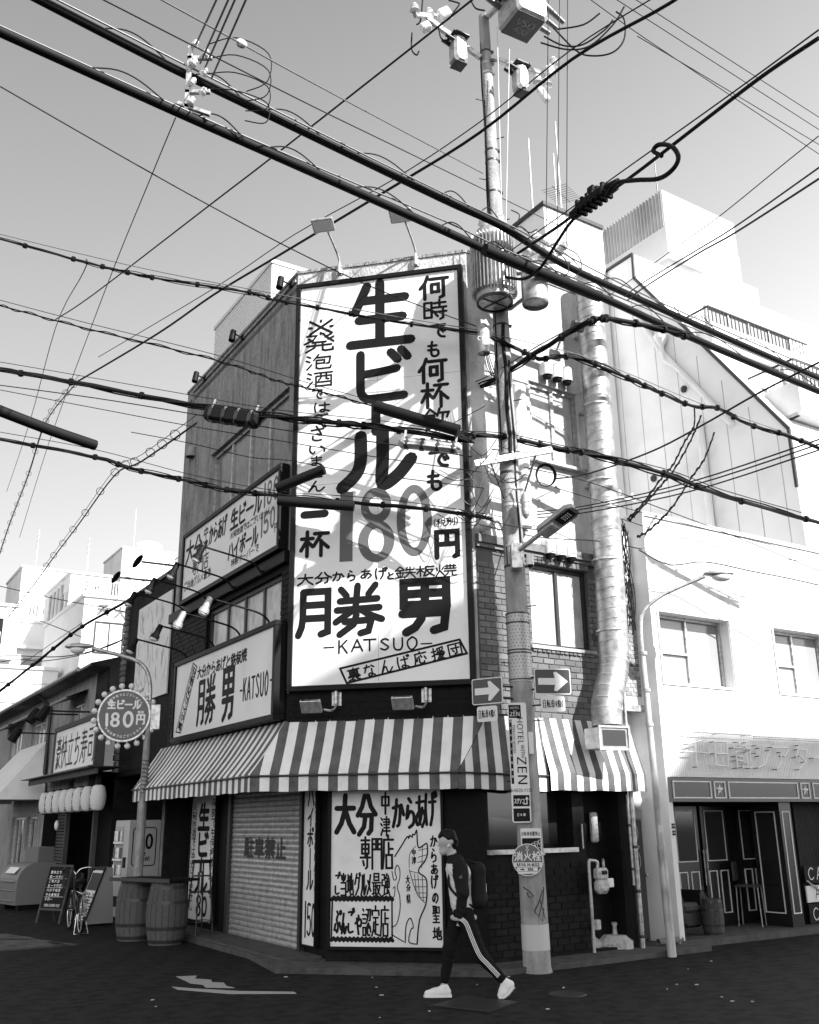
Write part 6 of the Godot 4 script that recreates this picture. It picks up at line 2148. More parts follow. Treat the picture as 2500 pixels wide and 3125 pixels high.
	for e in [[v3(0.38, 14.42, -12.9), v3(0.16, 0.14, 0.14)], [v3(0.72, 14.98, -13.2), v3(0.2, 0.2, 0.16)], [v3(2.42, 13.6, -13.05), v3(0.16, 0.22, 0.14)], [v3(2.28, 13.1, -13.0), v3(0.11, 0.3, 0.11)]]:
		var bk := G.new()
		bk.cbox(e[0], e[1], 0.02, Basis(v3(0, 0, 1), 0.5))
		part(P, bk, "cutout_holder", M.porcelain)
	# jumble of insulators and clamps behind the transformer
	var jb := G.new()
	for k in 14:
		var q := v3(1.75 + rng.randf() * 0.65, 9.85 + rng.randf() * 0.55, -13.1 + rng.randf() * 0.3)
		q.y -= (q.x - 1.75) * 0.3
		insulator(jb, q, 1.3, Basis(v3(0, 0, 1), rng.randf_range(-0.8, 0.8)))
	part(P, jb, "insulator", M.porcelain)
	var jr := G.new()
	for k in 3:
		jr.cbox(v3(1.95 + k * 0.12, 10.25 - k * 0.14, -13.2), v3(1.0, 0.07, 0.07), 0.006, Basis(v3(0, 0, 1), 0.5 - k * 0.5))
	part(P, jr, "rack_bar", M.galv)
	# transformer: ribbed drum
	var T := thing("pole_transformer", "ribbed drum transformer hung on the utility pole behind the thick cables", "transformer", pos(v3(1.32, 9.2, -12.86)))
	var tg := G.new()
	tg.lathe([0.0, 0.0, 0.24, 0.0, 0.27, 0.03, 0.27, 1.12, 0.25, 1.2, 0.1, 1.28, 0.0, 1.28], 36)
	part(T, tg, "tank", M.galv)
	var rim := G.new()
	rim.lathe([0.255, 0.03, 0.275, 0.02, 0.275, -0.02, 0.25, -0.02], 36)
	rim.box(v3(0, -0.004, 0), v3(0.46, 0.012, 0.02), Basis(Vector3.UP, 0.6))
	rim.box(v3(0, -0.006, 0), v3(0.46, 0.012, 0.02), Basis(Vector3.UP, -0.8))
	part(T, rim, "base_rim", M.dark_metal)
	var fin := G.new()
	fin.bb(0.26, 0.12, -0.008, 0.345, 1.08, 0.008)
	var fm := fin.mesh()
	for k in 36:
		var o := MeshInstance3D.new()
		o.mesh = fm
		o.material_override = M.galv
		o.name = "fin"
		T.add_child(o, true)
		o.rotation.y = TAU * k / 36
	for q in [v3(-0.12, 1.24, 0.12), v3(0.12, 1.24, 0.12), v3(0.1, 1.24, -0.12)]:
		var bu := G.new()
		insulator(bu, q, 1.8)
		part(T, bu, "bushing", M.porcelain)
	# hanging plate beside it
	var D := thing("pole_drum_lid", "open round metal hood hung beside the ribbed transformer", "hood", pos(v3(1.92, 9.12, -12.8)))
	var dg := G.new()
	dg.lathe([0.19, 0.0, 0.2, 0.02, 0.2, 0.5, 0.17, 0.6, 0.0, 0.62], 28)
	dg.lathe([0.185, 0.0, 0.18, 0.05, 0.0, 0.07], 28)
	part(D, dg, "hood", M.galv)
	var db := G.new()
	db.tube([v3(0, 0.55, -0.1), v3(-0.1, 0.7, -0.25), v3(-0.32, 0.75, -0.42)], 0.03, 8)
	db.tube([v3(-0.18, 0.1, 0.0), v3(-0.35, 0.05, -0.2), v3(-0.45, 0.15, -0.4)], 0.03, 8)
	part(D, db, "bracket", M.galv)
	# switch boxes near the top
	for e in [["pole_switch_box", "large load break switch tank with moulded letters hung at the pole top", v3(2.0, 14.75, -12.9), v3(0.62, 0.7, 0.62), 0.5, true], ["small_switch_box", "small switch tank hung left of the pole top", v3(0.92, 14.08, -13.1), v3(0.26, 0.55, 0.26), 0.5, false], ["small_switch_box", "small switch tank hung right of the pole top with a bright side", v3(1.93, 13.48, -13.1), v3(0.24, 0.52, 0.24), 0.5, false]]:
		var X := thing(e[0], e[1], "switch", Transform3D(Basis(Vector3.UP, e[4]), e[2]))
		var s: Vector3 = e[3]
		var xg := G.new()
		xg.cbox(Vector3.ZERO, s, 0.05)
		part(X, xg, "tank", M.galv)
		var lg := G.new()
		lg.cbox(v3(0, s.y / 2 + 0.01, 0), v3(s.x + 0.05, 0.04, s.z + 0.05), 0.01)
		part(X, lg, "lid_flange", M.dark_metal)
		var bt := G.new()
		bt.cbox(v3(0, -s.y / 2 - 0.006, 0), v3(s.x * 0.86, 0.02, s.z * 0.86), 0.008)
		part(X, bt, "bottom_plate", M.dark_metal)
		var bl := G.new()
		for k in 2:
			bl.cyl(v3(-s.x / 2 + 0.02, s.y * 0.28, (k - 0.5) * s.z * 0.5), v3(-s.x / 2 - 0.14, s.y * 0.36, (k - 0.5) * s.z * 0.5), 0.04, 0.034, 10)
		part(X, bl, "bushing", M.dark_metal)
		var hk := G.new()
		hk.box(v3(0, s.y / 2 + 0.06, 0), v3(0.05, 0.08, 0.05))
		part(X, hk, "hanger", M.dark_metal)
		if e[5]:
			for k in 6:
				var bs2 := G.new()
				var zz := -0.2 + (k % 3) * 0.2
				var sg := 1.0 if k < 3 else -1.0
				bs2.cyl(v3(sg * (s.x / 2 - 0.02), 0.09, zz), v3(sg * (s.x / 2 + 0.4), 0.0 - 0.06 * k if k < 3 else 0.22, zz), 0.055, 0.04, 10)
				part(X, bs2, "cable_boot", M.wire_grey)
			var v := latin(X, "VSO", v3(0, -s.y / 2 - 0.018, 0.1), 0.14, M.wire_grey, 1.0)
			v.transform = Transform3D(Basis(Vector3.RIGHT, PI / 2), v3(0, -s.y / 2 - 0.018, 0.08))
			var v2 := latin(X, "400", Vector3.ZERO, 0.12, M.wire_grey, 1.0)
			v2.transform = Transform3D(Basis(Vector3.RIGHT, PI / 2), v3(0, -s.y / 2 - 0.018, -0.08))
	# cable TV can
	var CH := thing("cable_amplifier", "grey cylinder amplifier lettered CH4 strapped to the pole", "amplifier", pos(v3(1.14, 8.42, -12.98)))
	var ch := G.new()
	ch.lathe([0.0, 0.02, 0.08, 0.02, 0.092, 0.0, 0.095, 0.05, 0.095, 0.36, 0.08, 0.44, 0.05, 0.48, 0.0, 0.48], 20)
	part(CH, ch, "case", M.galv)
	latin(CH, "CH4", v3(-0.01, 0.2, 0.097), 0.07, M.white_ink)
	var tail := G.new()
	for k in 4:
		tail.tube(sm3([v3(0.02 * k, 0.02, 0), v3(0.03 * k + 0.03, -0.25, 0.03), v3(0.12 + 0.02 * k, -0.38 - 0.02 * k, 0.02), v3(0.16, -0.1, -0.05)], 4), 0.008, 6)
	part(CH, tail, "tail_cable", M.cable)
	# LED street lamp with bracket box
	var LD := thing("led_street_lamp", "flat LED street lamp on a short arm from a box on the utility pole", "street lamp", pos(v3(1.46, 5.3, -13.1)))
	var lb := G.new()
	lb.cbox(v3(0.02, 0.0, 0.08), v3(0.16, 0.36, 0.16), 0.01)
	part(LD, lb, "bracket_box", M.alu)
	var la := G.new()
	la.cyl(v3(0.06, 0.08, 0.14), v3(0.36, 0.26, 0.42), 0.034, 0.034, 12)
	part(LD, la, "arm", M.galv)
	var hd := G.new()
	var hx := v3(0.46, 0.26, 0.42).normalized()
	var hz := hx.cross(v3(0.1, 1, -0.25)).normalized()
	var hb := Basis(hx, hz.cross(hx), hz)
	var o0 := v3(0.36, 0.26, 0.42)
	var hp := PackedVector2Array([Vector2(-0.04, -0.09), Vector2(0.02, -0.12), Vector2(0.5, -0.13), Vector2(0.58, -0.07), Vector2(0.58, 0.07), Vector2(0.5, 0.13), Vector2(0.02, 0.12), Vector2(-0.04, 0.09)])
	hd.ext(hp, -0.035, 0.035, Transform3D(Basis(hb.x, hb.z, hb.y), o0))
	hd.cbox(o0 + hb.x * 0.1 - hb.y * 0.05, v3(0.26, 0.07, 0.18), 0.015, hb)
	part(LD, hd, "lamp_head", M.galv)
	var ll := G.new()
	ll.box(o0 + hb.x * 0.4 - hb.y * 0.038, v3(0.26, 0.008, 0.17), hb)
	part(LD, ll, "led_window", M.glass_dark)
	var lens := G.new()
	for i in 4:
		for j in 3:
			lens.ball(o0 + hb.x * (0.36 + i * 0.035) + hb.z * (j - 1) * 0.035 - hb.y * 0.043, v3(0.012, 0.006, 0.012), 8, hb)
	part(LD, lens, "led", M.lens)
	# camera under the lamp box
	var cm := thing("street_camera", "small white dome camera under the street lamp arm", "camera", pos(v3(1.66, 5.12, -12.98)))
	var cg := G.new()
	cg.cyl(v3(0, 0.05, 0), v3(0, 0.2, 0), 0.055, 0.05, 14)
	part(cm, cg, "housing", M.porcelain)
	var cl := G.new()
	cl.ball(v3(0, 0.05, 0), v3(0.05, 0.05, 0.05), 12)
	part(cm, cl, "dome", M.glass_dark)
	# coil of spare cable hanging on the bundle
	var co := G.new()
	for k in 5:
		var pts := []
		for i in 25:
			var a := TAU * i / 24
			pts.append(v3(1.98 + cos(a) * (0.125 + 0.006 * k), 6.56 + sin(a) * (0.16 + 0.004 * k), -13.22 + k * 0.012))
		co.tube(pts, 0.007, 6)
	one(co, "cable_coil", M.cable, "round coil of spare black cable hanging right of the pole", "cable coil")
	# insulator string
	var iv := G.new()
	iv.lathe([0.02, -0.2, 0.05, -0.15, 0.06, -0.1, 0.06, 0.12, 0.045, 0.16, 0.0, 0.18], 14, pos(v3(1.64, 6.05, -13.0)))
	iv.tube([v3(1.64, 6.2, -13.0), v3(1.62, 6.3, -13.03), v3(1.5, 6.32, -13.1)], 0.012, 6)
	one(iv, "closure_can", M.galv, "pale can shaped splice closure tied to the pole above the street lamp", "splice closure")
	pole_signs()

func plate(root: Node3D, w: float, h: float, r: float, m: Material, called := "panel", z := 0.0, th := 0.006) -> void:
	var p := PackedVector2Array()
	for c in [[1, -1, -PI / 2], [1, 1, 0.0], [-1, 1, PI / 2], [-1, -1, PI]]:
		for k in 5:
			var a: float = c[2] + PI / 2 * k / 4
			p.append(Vector2(c[0] * (w / 2 - r) + cos(a) * r, c[1] * (h / 2 - r) + sin(a) * r))
	var g := G.new()
	g.ext(p, z, z + th)
	part(root, g, called, m)

func arrow(root: Node3D, w: float, h: float, z: float) -> void:
	var g := G.new()
	g.ext(PackedVector2Array([Vector2(-0.4 * w, -0.13 * h), Vector2(0.06 * w, -0.13 * h), Vector2(0.03 * w, -0.36 * h), Vector2(0.11 * w, -0.38 * h), Vector2(0.42 * w, 0.0), Vector2(0.11 * w, 0.38 * h), Vector2(0.03 * w, 0.36 * h), Vector2(0.06 * w, 0.13 * h), Vector2(-0.4 * w, 0.13 * h)]), z, z + 0.002)
	part(root, g, "arrow", M.white_ink)

func pole_signs() -> void:
	var blue := mat(0.05, 0.35)
	var white := mat(0.66, 0.4)
	# one-way arrows: the left one is turned towards the left street
	for e in [[v3(1.0, 3.45, -12.98), 33.0, 0.46, 0.345, "one way arrow sign turned toward the left street, pole side shaded"], [v3(1.88, 3.57, -13.02), -8.0, 0.5, 0.34, "one way arrow sign in front of the sunlit brick wall"]]:
		var t := Transform3D(Basis(Vector3.UP, deg_to_rad(-e[1])), e[0])
		var S := thing("arrow_sign", e[4], "road sign", t)
		plate(S, e[2], e[3], 0.03, white, "border", 0.0, 0.004)
		plate(S, e[2] - 0.026, e[3] - 0.026, 0.022, blue, "panel", 0.004, 0.002)
		arrow(S, e[2], e[3], 0.006)
		plate(S, e[2], e[3], 0.03, M.galv, "back", -0.006, 0.005)
		var br := G.new()
		var lp: Vector3 = t.affine_inverse() * pole_at(e[0].y)
		br.cyl(v3(0, -0.08, -0.02), v3(lp.x, -0.08, lp.z), 0.014, 0.014, 8)
		br.cyl(v3(0, 0.08, -0.02), v3(lp.x, 0.08, lp.z), 0.014, 0.014, 8)
		part(S, br, "bracket", M.dark_metal)
		var sub := thing("bicycle_exempt_plate", "white plate with black characters hanging under the %s arrow sign" % ("turned" if e[1] > 0 else "sunlit brick wall"), "road sign", t * pos(v3(-0.01, -e[3] / 2 - 0.125, 0.0)))
		plate(sub, e[2] * 0.66, 0.2, 0.03, white, "panel", 0.0, 0.006)
		var g := G.new()
		var w: float = e[2] * 0.66
		var x := -w / 2 + 0.02
		for c in [["自", 0.2, 0.11], ["転", 0.2, 0.11], ["車", 0.2, 0.11], ["を", 0.12, 0.07], ["除", 0.17, 0.1], ["く", 0.1, 0.08]]:
			var cw: float = c[1] * (w - 0.04)
			glyph(g, c[0], x, -c[2] / 2, cw * 0.9, c[2], 0.009, 0.0065)
			x += cw
		part(sub, g, "lettering", M.ink)
		var sb := G.new()
		sb.cyl(v3(0, 0.0, -0.02), v3(lp.x, 0.0, lp.z), 0.012, 0.012, 8)
		part(sub, sb, "bracket", M.dark_metal)
	# advertising plate curved to the pole
	var Hs := thing("hotel_plate", "tall narrow white hotel plate strapped to the pole with sideways lettering", "sign", pos(v3(1.39, 2.54, -13.05)))
	plate(Hs, 0.245, 1.52, 0.03, white, "panel", 0.0, 0.008)
	var dk := G.new()
	dk.bb(-0.11, 0.56, 0.008, 0.05, 0.73, 0.0095)
	dk.bb(-0.112, -0.28, 0.008, -0.078, 0.54, 0.0095)
	dk.bb(-0.1, -0.56, 0.008, 0.11, -0.42, 0.0095)
	dk.bb(-0.105, -0.745, 0.008, 0.105, -0.585, 0.0095)
	part(Hs, dk, "dark_field", M.ink)
	latin(Hs, "HOTEL", v3(-0.03, 0.69, 0.011), 0.03, white)
	latin(Hs, "WITH", v3(-0.03, 0.652, 0.011), 0.014, white)
	latin(Hs, "ZEN", v3(-0.03, 0.61, 0.011), 0.055, white)
	latin(Hs, "HOTEL", v3(0.03, 0.395, 0.011), 0.075, M.ink, 1.15, -PI / 2)
	latin(Hs, "WITH", v3(0.05, 0.13, 0.011), 0.045, M.ink, 1.1, -PI / 2)
	latin(Hs, "ZEN", v3(0.03, -0.12, 0.011), 0.12, M.ink, 1.25, -PI / 2)
	latin(Hs, "TIMELESS RESORT", v3(-0.055, 0.29, 0.011), 0.03, M.ink, 1.1, -PI / 2)
	latin(Hs, "06-6635-1133", v3(0.0, -0.36, 0.011), 0.042, M.ink, 0.85)
	var hg := G.new()
	column(hg, "ホテルゼン千日前店", -0.108, 0.53, 0.026, 0.03, 0.058, 0.004, 0.0105)
	word(hg, "スグソコ", -0.09, -0.525, 0.03, 0.06, 0.004, 0.007, 0.0105)
	hg.stroke(PackedVector2Array([Vector2(0.03, -0.53), Vector2(0.075, -0.53), Vector2(0.075, -0.47)]), 0.012, 0.0105, Transform3D(), false)
	hg.tri(v3(0.05, -0.475, 0.0105), v3(0.1, -0.475, 0.0105), v3(0.075, -0.44, 0.0105))
	word(hg, "日本橋", -0.06, -0.68, 0.028, 0.035, 0.012, 0.0035, 0.0105)
	part(Hs, hg, "lettering", white)
	var st := G.new()
	for y in [0.6, -0.6]:
		st.cyl(v3(0.06, y, -0.22), v3(0.06, y + 0.03, -0.22), 0.165, 0.165, 24, false)
	part(Hs, st, "strap", M.galv)
	var Sm := thing("small_notice", "small white notice strapped to the shaded right side of the pole", "sign", Transform3D(Basis(Vector3.UP, 0.4), v3(1.56, 2.78, -13.09)))
	plate(Sm, 0.07, 0.28, 0.005, white, "panel")
	# no-parking-of-bicycles plate
	var Bs := thing("bicycle_ban_plate", "bicycle ban plate with a bicycle pictogram behind the round hydrant sign", "sign", Transform3D(Basis(Vector3.UP, 0.12), v3(1.5, 1.55, -13.09)))
	plate(Bs, 0.27, 0.32, 0.01, white, "panel")
	var bd := G.new()
	bd.bb(-0.12, -0.15, 0.006, 0.12, 0.04, 0.0075)
	part(Bs, bd, "dark_field", M.ink)
	var bg := G.new()
	word(bg, "自転車放置禁止", -0.125, 0.07, 0.032, 0.05, 0.004, 0.005, 0.0065)
	part(Bs, bg, "lettering", M.ink)
	var bi := G.new()
	for q in [-0.0, 0.085]:
		bi.stroke(ring2(0.02 + q, -0.05, 0.03, 0.03, 16), 0.006, 0.0085, Transform3D())
	bi.stroke(PackedVector2Array([Vector2(0.02, -0.05), Vector2(0.05, -0.05), Vector2(0.09, -0.005), Vector2(0.04, -0.005), Vector2(0.05, -0.05)]), 0.006, 0.0085, Transform3D())
	bi.stroke(PackedVector2Array([Vector2(0.105, -0.05), Vector2(0.088, 0.012), Vector2(0.11, 0.015)]), 0.006, 0.0085, Transform3D())
	part(Bs, bi, "pictogram", white)
	# round hydrant sign
	var Hy := thing("hydrant_sign", "round dark hydrant sign strapped low on the pole", "sign", Transform3D(Basis(Vector3.UP, -0.05), v3(1.44, 1.33, -13.055)))
	var disc := G.new()
	disc.cyl(v3(0, 0, 0.0), v3(0, 0, 0.008), 0.195, 0.195, 40)
	part(Hy, disc, "border", white)
	var d2 := G.new()
	d2.cyl(v3(0, 0, 0.008), v3(0, 0, 0.01), 0.185, 0.185, 40)
	part(Hy, d2, "panel", mat(0.09, 0.4))
	var ht := G.new()
	word(ht, "消火栓", -0.165, -0.01, 0.105, 0.11, 0.008, 0.013, 0.0105)
	ht.stroke(PackedVector2Array([Vector2(-0.02, 0.165), Vector2(0.02, 0.165), Vector2(-0.02, 0.115), Vector2(0.02, 0.115), Vector2(-0.02, 0.165)]), 0.006, 0.0105, Transform3D())
	part(Hy, ht, "lettering", white)
	for e in [[-0.175, -0.085, 0.175, -0.03], [-0.14, -0.135, 0.12, -0.09], [-0.13, -0.165, 0.11, -0.14]]:
		var hf := G.new()
		hf.bb(e[0], e[1], 0.01, e[2], e[3], 0.0115)
		part(Hy, hf, "white_field", white)
	latin(Hy, "M16 H-632", v3(0.0, -0.058, 0.013), 0.04, M.ink, 1.05, 0, true)
	latin(Hy, "8M", v3(0.03, -0.113, 0.013), 0.036, M.ink, 1.0, 0, true)
	var ha := G.new()
	ha.ext(PackedVector2Array([Vector2(-0.1, -0.118), Vector2(-0.07, -0.118), Vector2(-0.07, -0.13), Vector2(-0.045, -0.112), Vector2(-0.07, -0.095), Vector2(-0.07, -0.107), Vector2(-0.1, -0.107)]), 0.0115, 0.013)
	part(Hy, ha, "arrow", M.ink)
	var hs := G.new()
	hs.cyl(v3(0.07, 0.05, -0.215), v3(0.07, 0.08, -0.215), 0.172, 0.172, 24, false)
	part(Hy, hs, "strap", M.galv)
	# sprayed scrawl on the shaft
	var sc := G.new()
	for s in [[1.38,1.0, 1.44,0.96, 1.5,0.9, 1.44,0.88, 1.42,0.94], [1.62,0.96, 1.55,0.8, 1.5,0.72], [1.64,1.0, 1.62,0.85, 1.55,0.65], [1.58,0.85, 1.64,0.62], [1.5,0.72, 1.6,0.6, 1.62,0.75]]:
		var p := []
		for i in range(0, s.size(), 2):
			var a := v3(s[i] - 1.51, 0, 0)
			var zz := sqrt(maxf(0.172 * 0.172 - a.x * a.x, 0.0004))
			p.append(v3(s[i], s[i + 1], -13.28 + zz + 0.002))
		sc.tube(p, 0.007, 6)
	one(sc, "paint_scrawl", M.ink_soft, "black sprayed scrawl on the lower shaft of the utility pole", "graffiti")

# ---------------------------------------------------------------- right face: duct, meter, bases, lamp mast
func build_right_details() -> void:
	var D := thing("exhaust_duct", "silver spiral exhaust duct climbing the right face and bending over the awning", "duct", FR)
	var path := [v3(2.36, 10.6, 0.36), v3(2.36, 9.0, 0.36), v3(2.34, 6.5, 0.36), v3(2.3, 4.6, 0.36), v3(2.28, 4.1, 0.37)]
	var elbow := [v3(2.28, 4.1, 0.37), v3(2.22, 3.9, 0.38), v3(2.1, 3.66, 0.41), v3(1.98, 3.42, 0.44), v3(1.94, 3.25, 0.46), v3(1.93, 3.08, 0.47)]
	var g := G.new()
	g.tube(path, 0.225, 32, false)
	part(D, g, "straight_pipe", M.metal)
	var eg := G.new()
	eg.tube(sm3(elbow, 3), 0.222, 32, false)
	part(D, eg, "elbow", M.metal)
	# spiral seam
	var sp := G.new()
	var pts := []
	for k in 40 * 16:
		var u := k / 16.0
		var y := 10.5 - u * 0.16
		var c := v3(2.36 - (10.6 - y) * 0.0125, y, 0.36)
		var a := TAU * u
		pts.append(c + v3(cos(a), 0, sin(a)) * 0.226)
	sp.tube(pts, 0.004, 4, false)
	part(D, sp, "seam", M.alu)
	var em := G.new()
	for k in 6:
		var q := sm3(elbow, 3)
		var i := 1 + k * 2
		var d: Vector3 = (q[mini(i + 1, q.size() - 1)] - q[i - 1]).normalized()
		em.cyl(q[i] - d * 0.008, q[i] + d * 0.008, 0.229, 0.229, 32, false)
	part(D, em, "joint_ring", M.galv)
	for y in [9.6, 8.2, 6.9, 5.6, 4.5]:
		var b := G.new()
		b.cyl(v3(2.35 - (10.6 - y) * 0.012, y, 0.36), v3(2.35 - (10.6 - y) * 0.012, y + 0.03, 0.36), 0.234, 0.234, 28, false)
		b.bb(2.28, y, 0.0, 2.42, y + 0.03, 0.14)
		part(D, b, "clamp", M.galv)
	var bx := thing("exhaust_box", "square sheet metal exhaust box at the foot of the silver duct", "exhaust box", FR * Transform3D(Basis(Vector3.UP, deg_to_rad(-8)), v3(1.86, 2.9, 0.5)))
	var bg := G.new()
	bg.cbox(v3(0, 0, 0), v3(0.5, 0.3, 0.36), 0.008)
	part(bx, bg, "case", M.metal)
	var bf := G.new()
	for q in [[-0.27, -0.17, 0.27, -0.14], [-0.27, 0.14, 0.27, 0.17], [-0.27, -0.14, -0.24, 0.14], [0.24, -0.14, 0.27, 0.14]]:
		bf.bb(q[0], q[1], 0.18, q[2], q[3], 0.2)
	part(bx, bf, "flange", M.galv)
	var bs := G.new()
	bs.bb(-0.2, -0.11, 0.18, 0.2, 0.11, 0.183)
	part(bx, bs, "mesh_screen", M.dark_metal)
	# black angled stay behind the duct and fixture at the top
	var fx := thing("wall_floodlight", "dark floodlight on a rod at the top right corner of the right face", "floodlight", FR * pos(v3(2.0, 9.55, 0)))
	var fg := G.new()
	fg.cyl(v3(0, 0, 0.02), v3(-0.05, 0.0, 0.4), 0.02, 0.02, 8)
	part(fx, fg, "arm", M.dark_metal)
	var fh := G.new()
	fh.cbox(v3(-0.06, -0.02, 0.45), v3(0.24, 0.16, 0.12), 0.02, Basis(Vector3.RIGHT, 0.5))
	part(fx, fh, "lamp_head", M.dark_metal)
	# gas meter with pipes
	var GM := thing("gas_meter", "grey cast gas meter on a pipe beside the dark door", "gas meter", FR * pos(v3(1.92, 0.98, 0.14)))
	var mg := G.new()
	mg.cbox(v3(0, 0.1, 0), v3(0.2, 0.16, 0.14), 0.03)
	mg.cbox(v3(0, -0.06, 0), v3(0.23, 0.2, 0.15), 0.05)
	part(GM, mg, "case", M.plastic)
	var md := G.new()
	md.box(v3(0.0, 0.12, 0.074), v3(0.1, 0.05, 0.01))
	part(GM, md, "dial", M.glass_dark)
	var mb := G.new()
	mb.cbox(v3(0.12, -0.02, 0.05), v3(0.1, 0.12, 0.06), 0.01)
	part(GM, mb, "sender", M.porcelain)
	var mp := G.new()
	mp.tube(sm3([v3(-0.06, 0.17, 0), v3(-0.06, 0.26, 0), v3(-0.16, 0.28, -0.02), v3(-0.2, 0.24, -0.02), v3(-0.2, -0.2, -0.02), v3(-0.2, -0.9, -0.02)], 4), 0.024, 10)
	part(GM, mp, "pipe", M.galv)
	var mq := G.new()
	mq.tube(sm3([v3(0.06, 0.17, 0), v3(0.06, 0.25, 0), v3(0.12, 0.28, -0.06)], 4), 0.02, 10)
	part(GM, mq, "pipe", M.galv)
	var vb := thing("valve_box", "small pale valve box low on the dark wall below the gas meter", "valve box", FR * Transform3D(Basis(Vector3.UP, 0.3), v3(1.86, 0.42, 0.06)))
	var vg := G.new()
	vg.cbox(Vector3.ZERO, v3(0.1, 0.13, 0.08), 0.01)
	part(vb, vg, "case", M.plastic)
	var lv := thing("handset_box", "grey wall box hanging in the dark doorway", "wall box", FR * pos(v3(2.18, 1.7, -0.2)))
	var lg := G.new()
	lg.cbox(Vector3.ZERO, v3(0.12, 0.42, 0.08), 0.02)
	part(lv, lg, "case", M.plastic)
	# umbrella stand weights
	var i := 0
	for e in [[v3(2.36, 0.07, -14.95), 0.25], [v3(2.86, 0.07, -15.05), -0.25]]:
		var U := thing("umbrella_base", ["pale plastic parasol weight with black strap nearest the pole", "pale plastic parasol weight next to the steel door"][i], "parasol base", Transform3D(Basis(Vector3.UP, e[1]), e[0]))
		var ug := G.new()
		var n := 4
		var lo := PackedVector2Array()
		var hi := PackedVector2Array()
		for s in [[-1, -1], [1, -1], [1, 1], [-1, 1]]:
			for k in 2:
				var c := 0.09
				var q := Vector2(s[0] * 0.25, s[1] * 0.25)
				var first: bool = (s[0] * s[1] > 0) == (k == 0)
				lo.append(q - (Vector2(0, s[1] * c) if first else Vector2(s[0] * c, 0)))
		for q in lo:
			hi.append(q * 0.62)
		for k in 8:
			var a := lo[k]
			var b := lo[(k + 1) % 8]
			var c := hi[k]
			var d := hi[(k + 1) % 8]
			ug.quad(v3(b.x, 0, b.y), v3(a.x, 0, a.y), v3(a.x, 0.09, a.y), v3(b.x, 0.09, b.y))
			ug.quad(v3(b.x, 0.09, b.y), v3(a.x, 0.09, a.y), v3(c.x, 0.17, c.y), v3(d.x, 0.17, d.y))
			ug.tri(v3(0, 0.17, 0), v3(d.x, 0.17, d.y), v3(c.x, 0.17, c.y))
		part(U, ug, "tank", M.plastic)
		var uc := G.new()
		uc.cyl(v3(0, 0.17, 0), v3(0, 0.29, 0), 0.036, 0.03, 14)
		uc.cyl(v3(0, 0.29, 0), v3(0, 0.33, 0), 0.042, 0.042, 14)
		part(U, uc, "socket", M.plastic)
		var un := G.new()
		un.cbox(v3(-0.2, 0.11, 0.0), v3(0.06, 0.05, 0.18), 0.012)
		part(U, un, "handle_recess", M.wood_light)
		if i == 0:
			var sb := G.new()
			sb.tube([v3(-0.04, 0.22, 0.04), v3(0.02, 0.19, 0.1), v3(0.1, 0.175, 0.08)], 0.014, 6)
			part(U, sb, "strap", M.black)
		i += 1
	# street lamp mast
	var S := thing("street_lamp_mast", "slim white street lamp mast with long arm in front of the cafe corner", "street lamp", pos(v3(3.5, 0, -14.52)))
	var sg := G.new()
	sg.cyl(v3(0.02, 0, 0), v3(0.0, 1.45, 0), 0.062, 0.06, 18)
	sg.cyl(v3(0.0, 1.45, 0), v3(-0.03, 4.2, 0), 0.052, 0.046, 18)
	part(S, sg, "mast", tri_mat(0.55, 0.5, M.galv.albedo_texture, 1.0, 0.3, null, 0, 0.2))
	var sa := G.new()
	sa.tube(sm3([v3(-0.03, 4.1, 0), v3(-0.02, 4.55, 0), v3(0.04, 4.8, 0), v3(0.28, 5.02, 0.02), v3(0.6, 5.17, 0.05), v3(1.0, 5.33, 0.08)], 5), 0.03, 12)
	part(S, sa, "arm", M.alu)
	for y in [3.1, 3.6, 4.15]:
		var b := G.new()
		b.cyl(v3(-0.015, y, 0), v3(-0.015, y + 0.05, 0), 0.06, 0.06, 14)
		part(S, b, "collar", M.galv)
	var sh := G.new()
	sh.ball(v3(1.22, 5.37, 0.09), v3(0.24, 0.055, 0.1), 20)
	part(S, sh, "lamp_head", M.galv)
	var sl := G.new()
	sl.ball(v3(1.26, 5.33, 0.09), v3(0.16, 0.09, 0.085), 16)
	part(S, sl, "glass_bowl", M.lens)
	var nb := G.new()
	nb.bb(-0.03, 1.62, 0.06, 0.03, 1.72, 0.064)
	part(S, nb, "sticker", M.paper)
	# address plates on the white corner strip
	for q in [1.6, 1.7]:
		var ap := thing("address_plate", "small dark address plate on the white cafe corner strip", "plate", FC * pos(v3(0.05, q, 0.0)), "address plates on the cafe corner")
		plate(ap, 0.09, 0.07, 0.006, M.ink, "panel")
		latin(ap, "5-18", v3(0, 0, 0.008), 0.03, M.white_ink, 0.9)
	# drain pipe mouth by the mast
	var dp := thing("drain_pipe", "short grey drain pipe end lying at the foot of the steel door", "pipe", FR * pos(v3(3.0, 0.08, 0.1)))
	var pg := G.new()
	pg.cyl(v3(0, 0.04, 0), v3(0.5, 0.04, 0.0), 0.045, 0.045, 14, false)
	part(dp, pg, "pipe", M.concrete)
	# loose drop cables spilling down beside the tiled wall
	var lc := G.new()
	for k in 12:
		var p := []
		for i2 in 10:
			var u := i2 / 9.0
			p.append(FR * v3(2.9 + 0.09 * sin(k * 2.1 + u * 5.0) + 0.03 * k * 0.3, 6.45 - u * 1.7 - 0.06 * (k % 4), 0.12 + 0.05 * cos(k + u * 4.0)))
		lc.tube(sm3(p, 2), 0.008, 5)
	one(lc, "drop_cable_tangle", M.cable, "tangle of black drop cables hanging beside the tiled wall", "cable tangle")
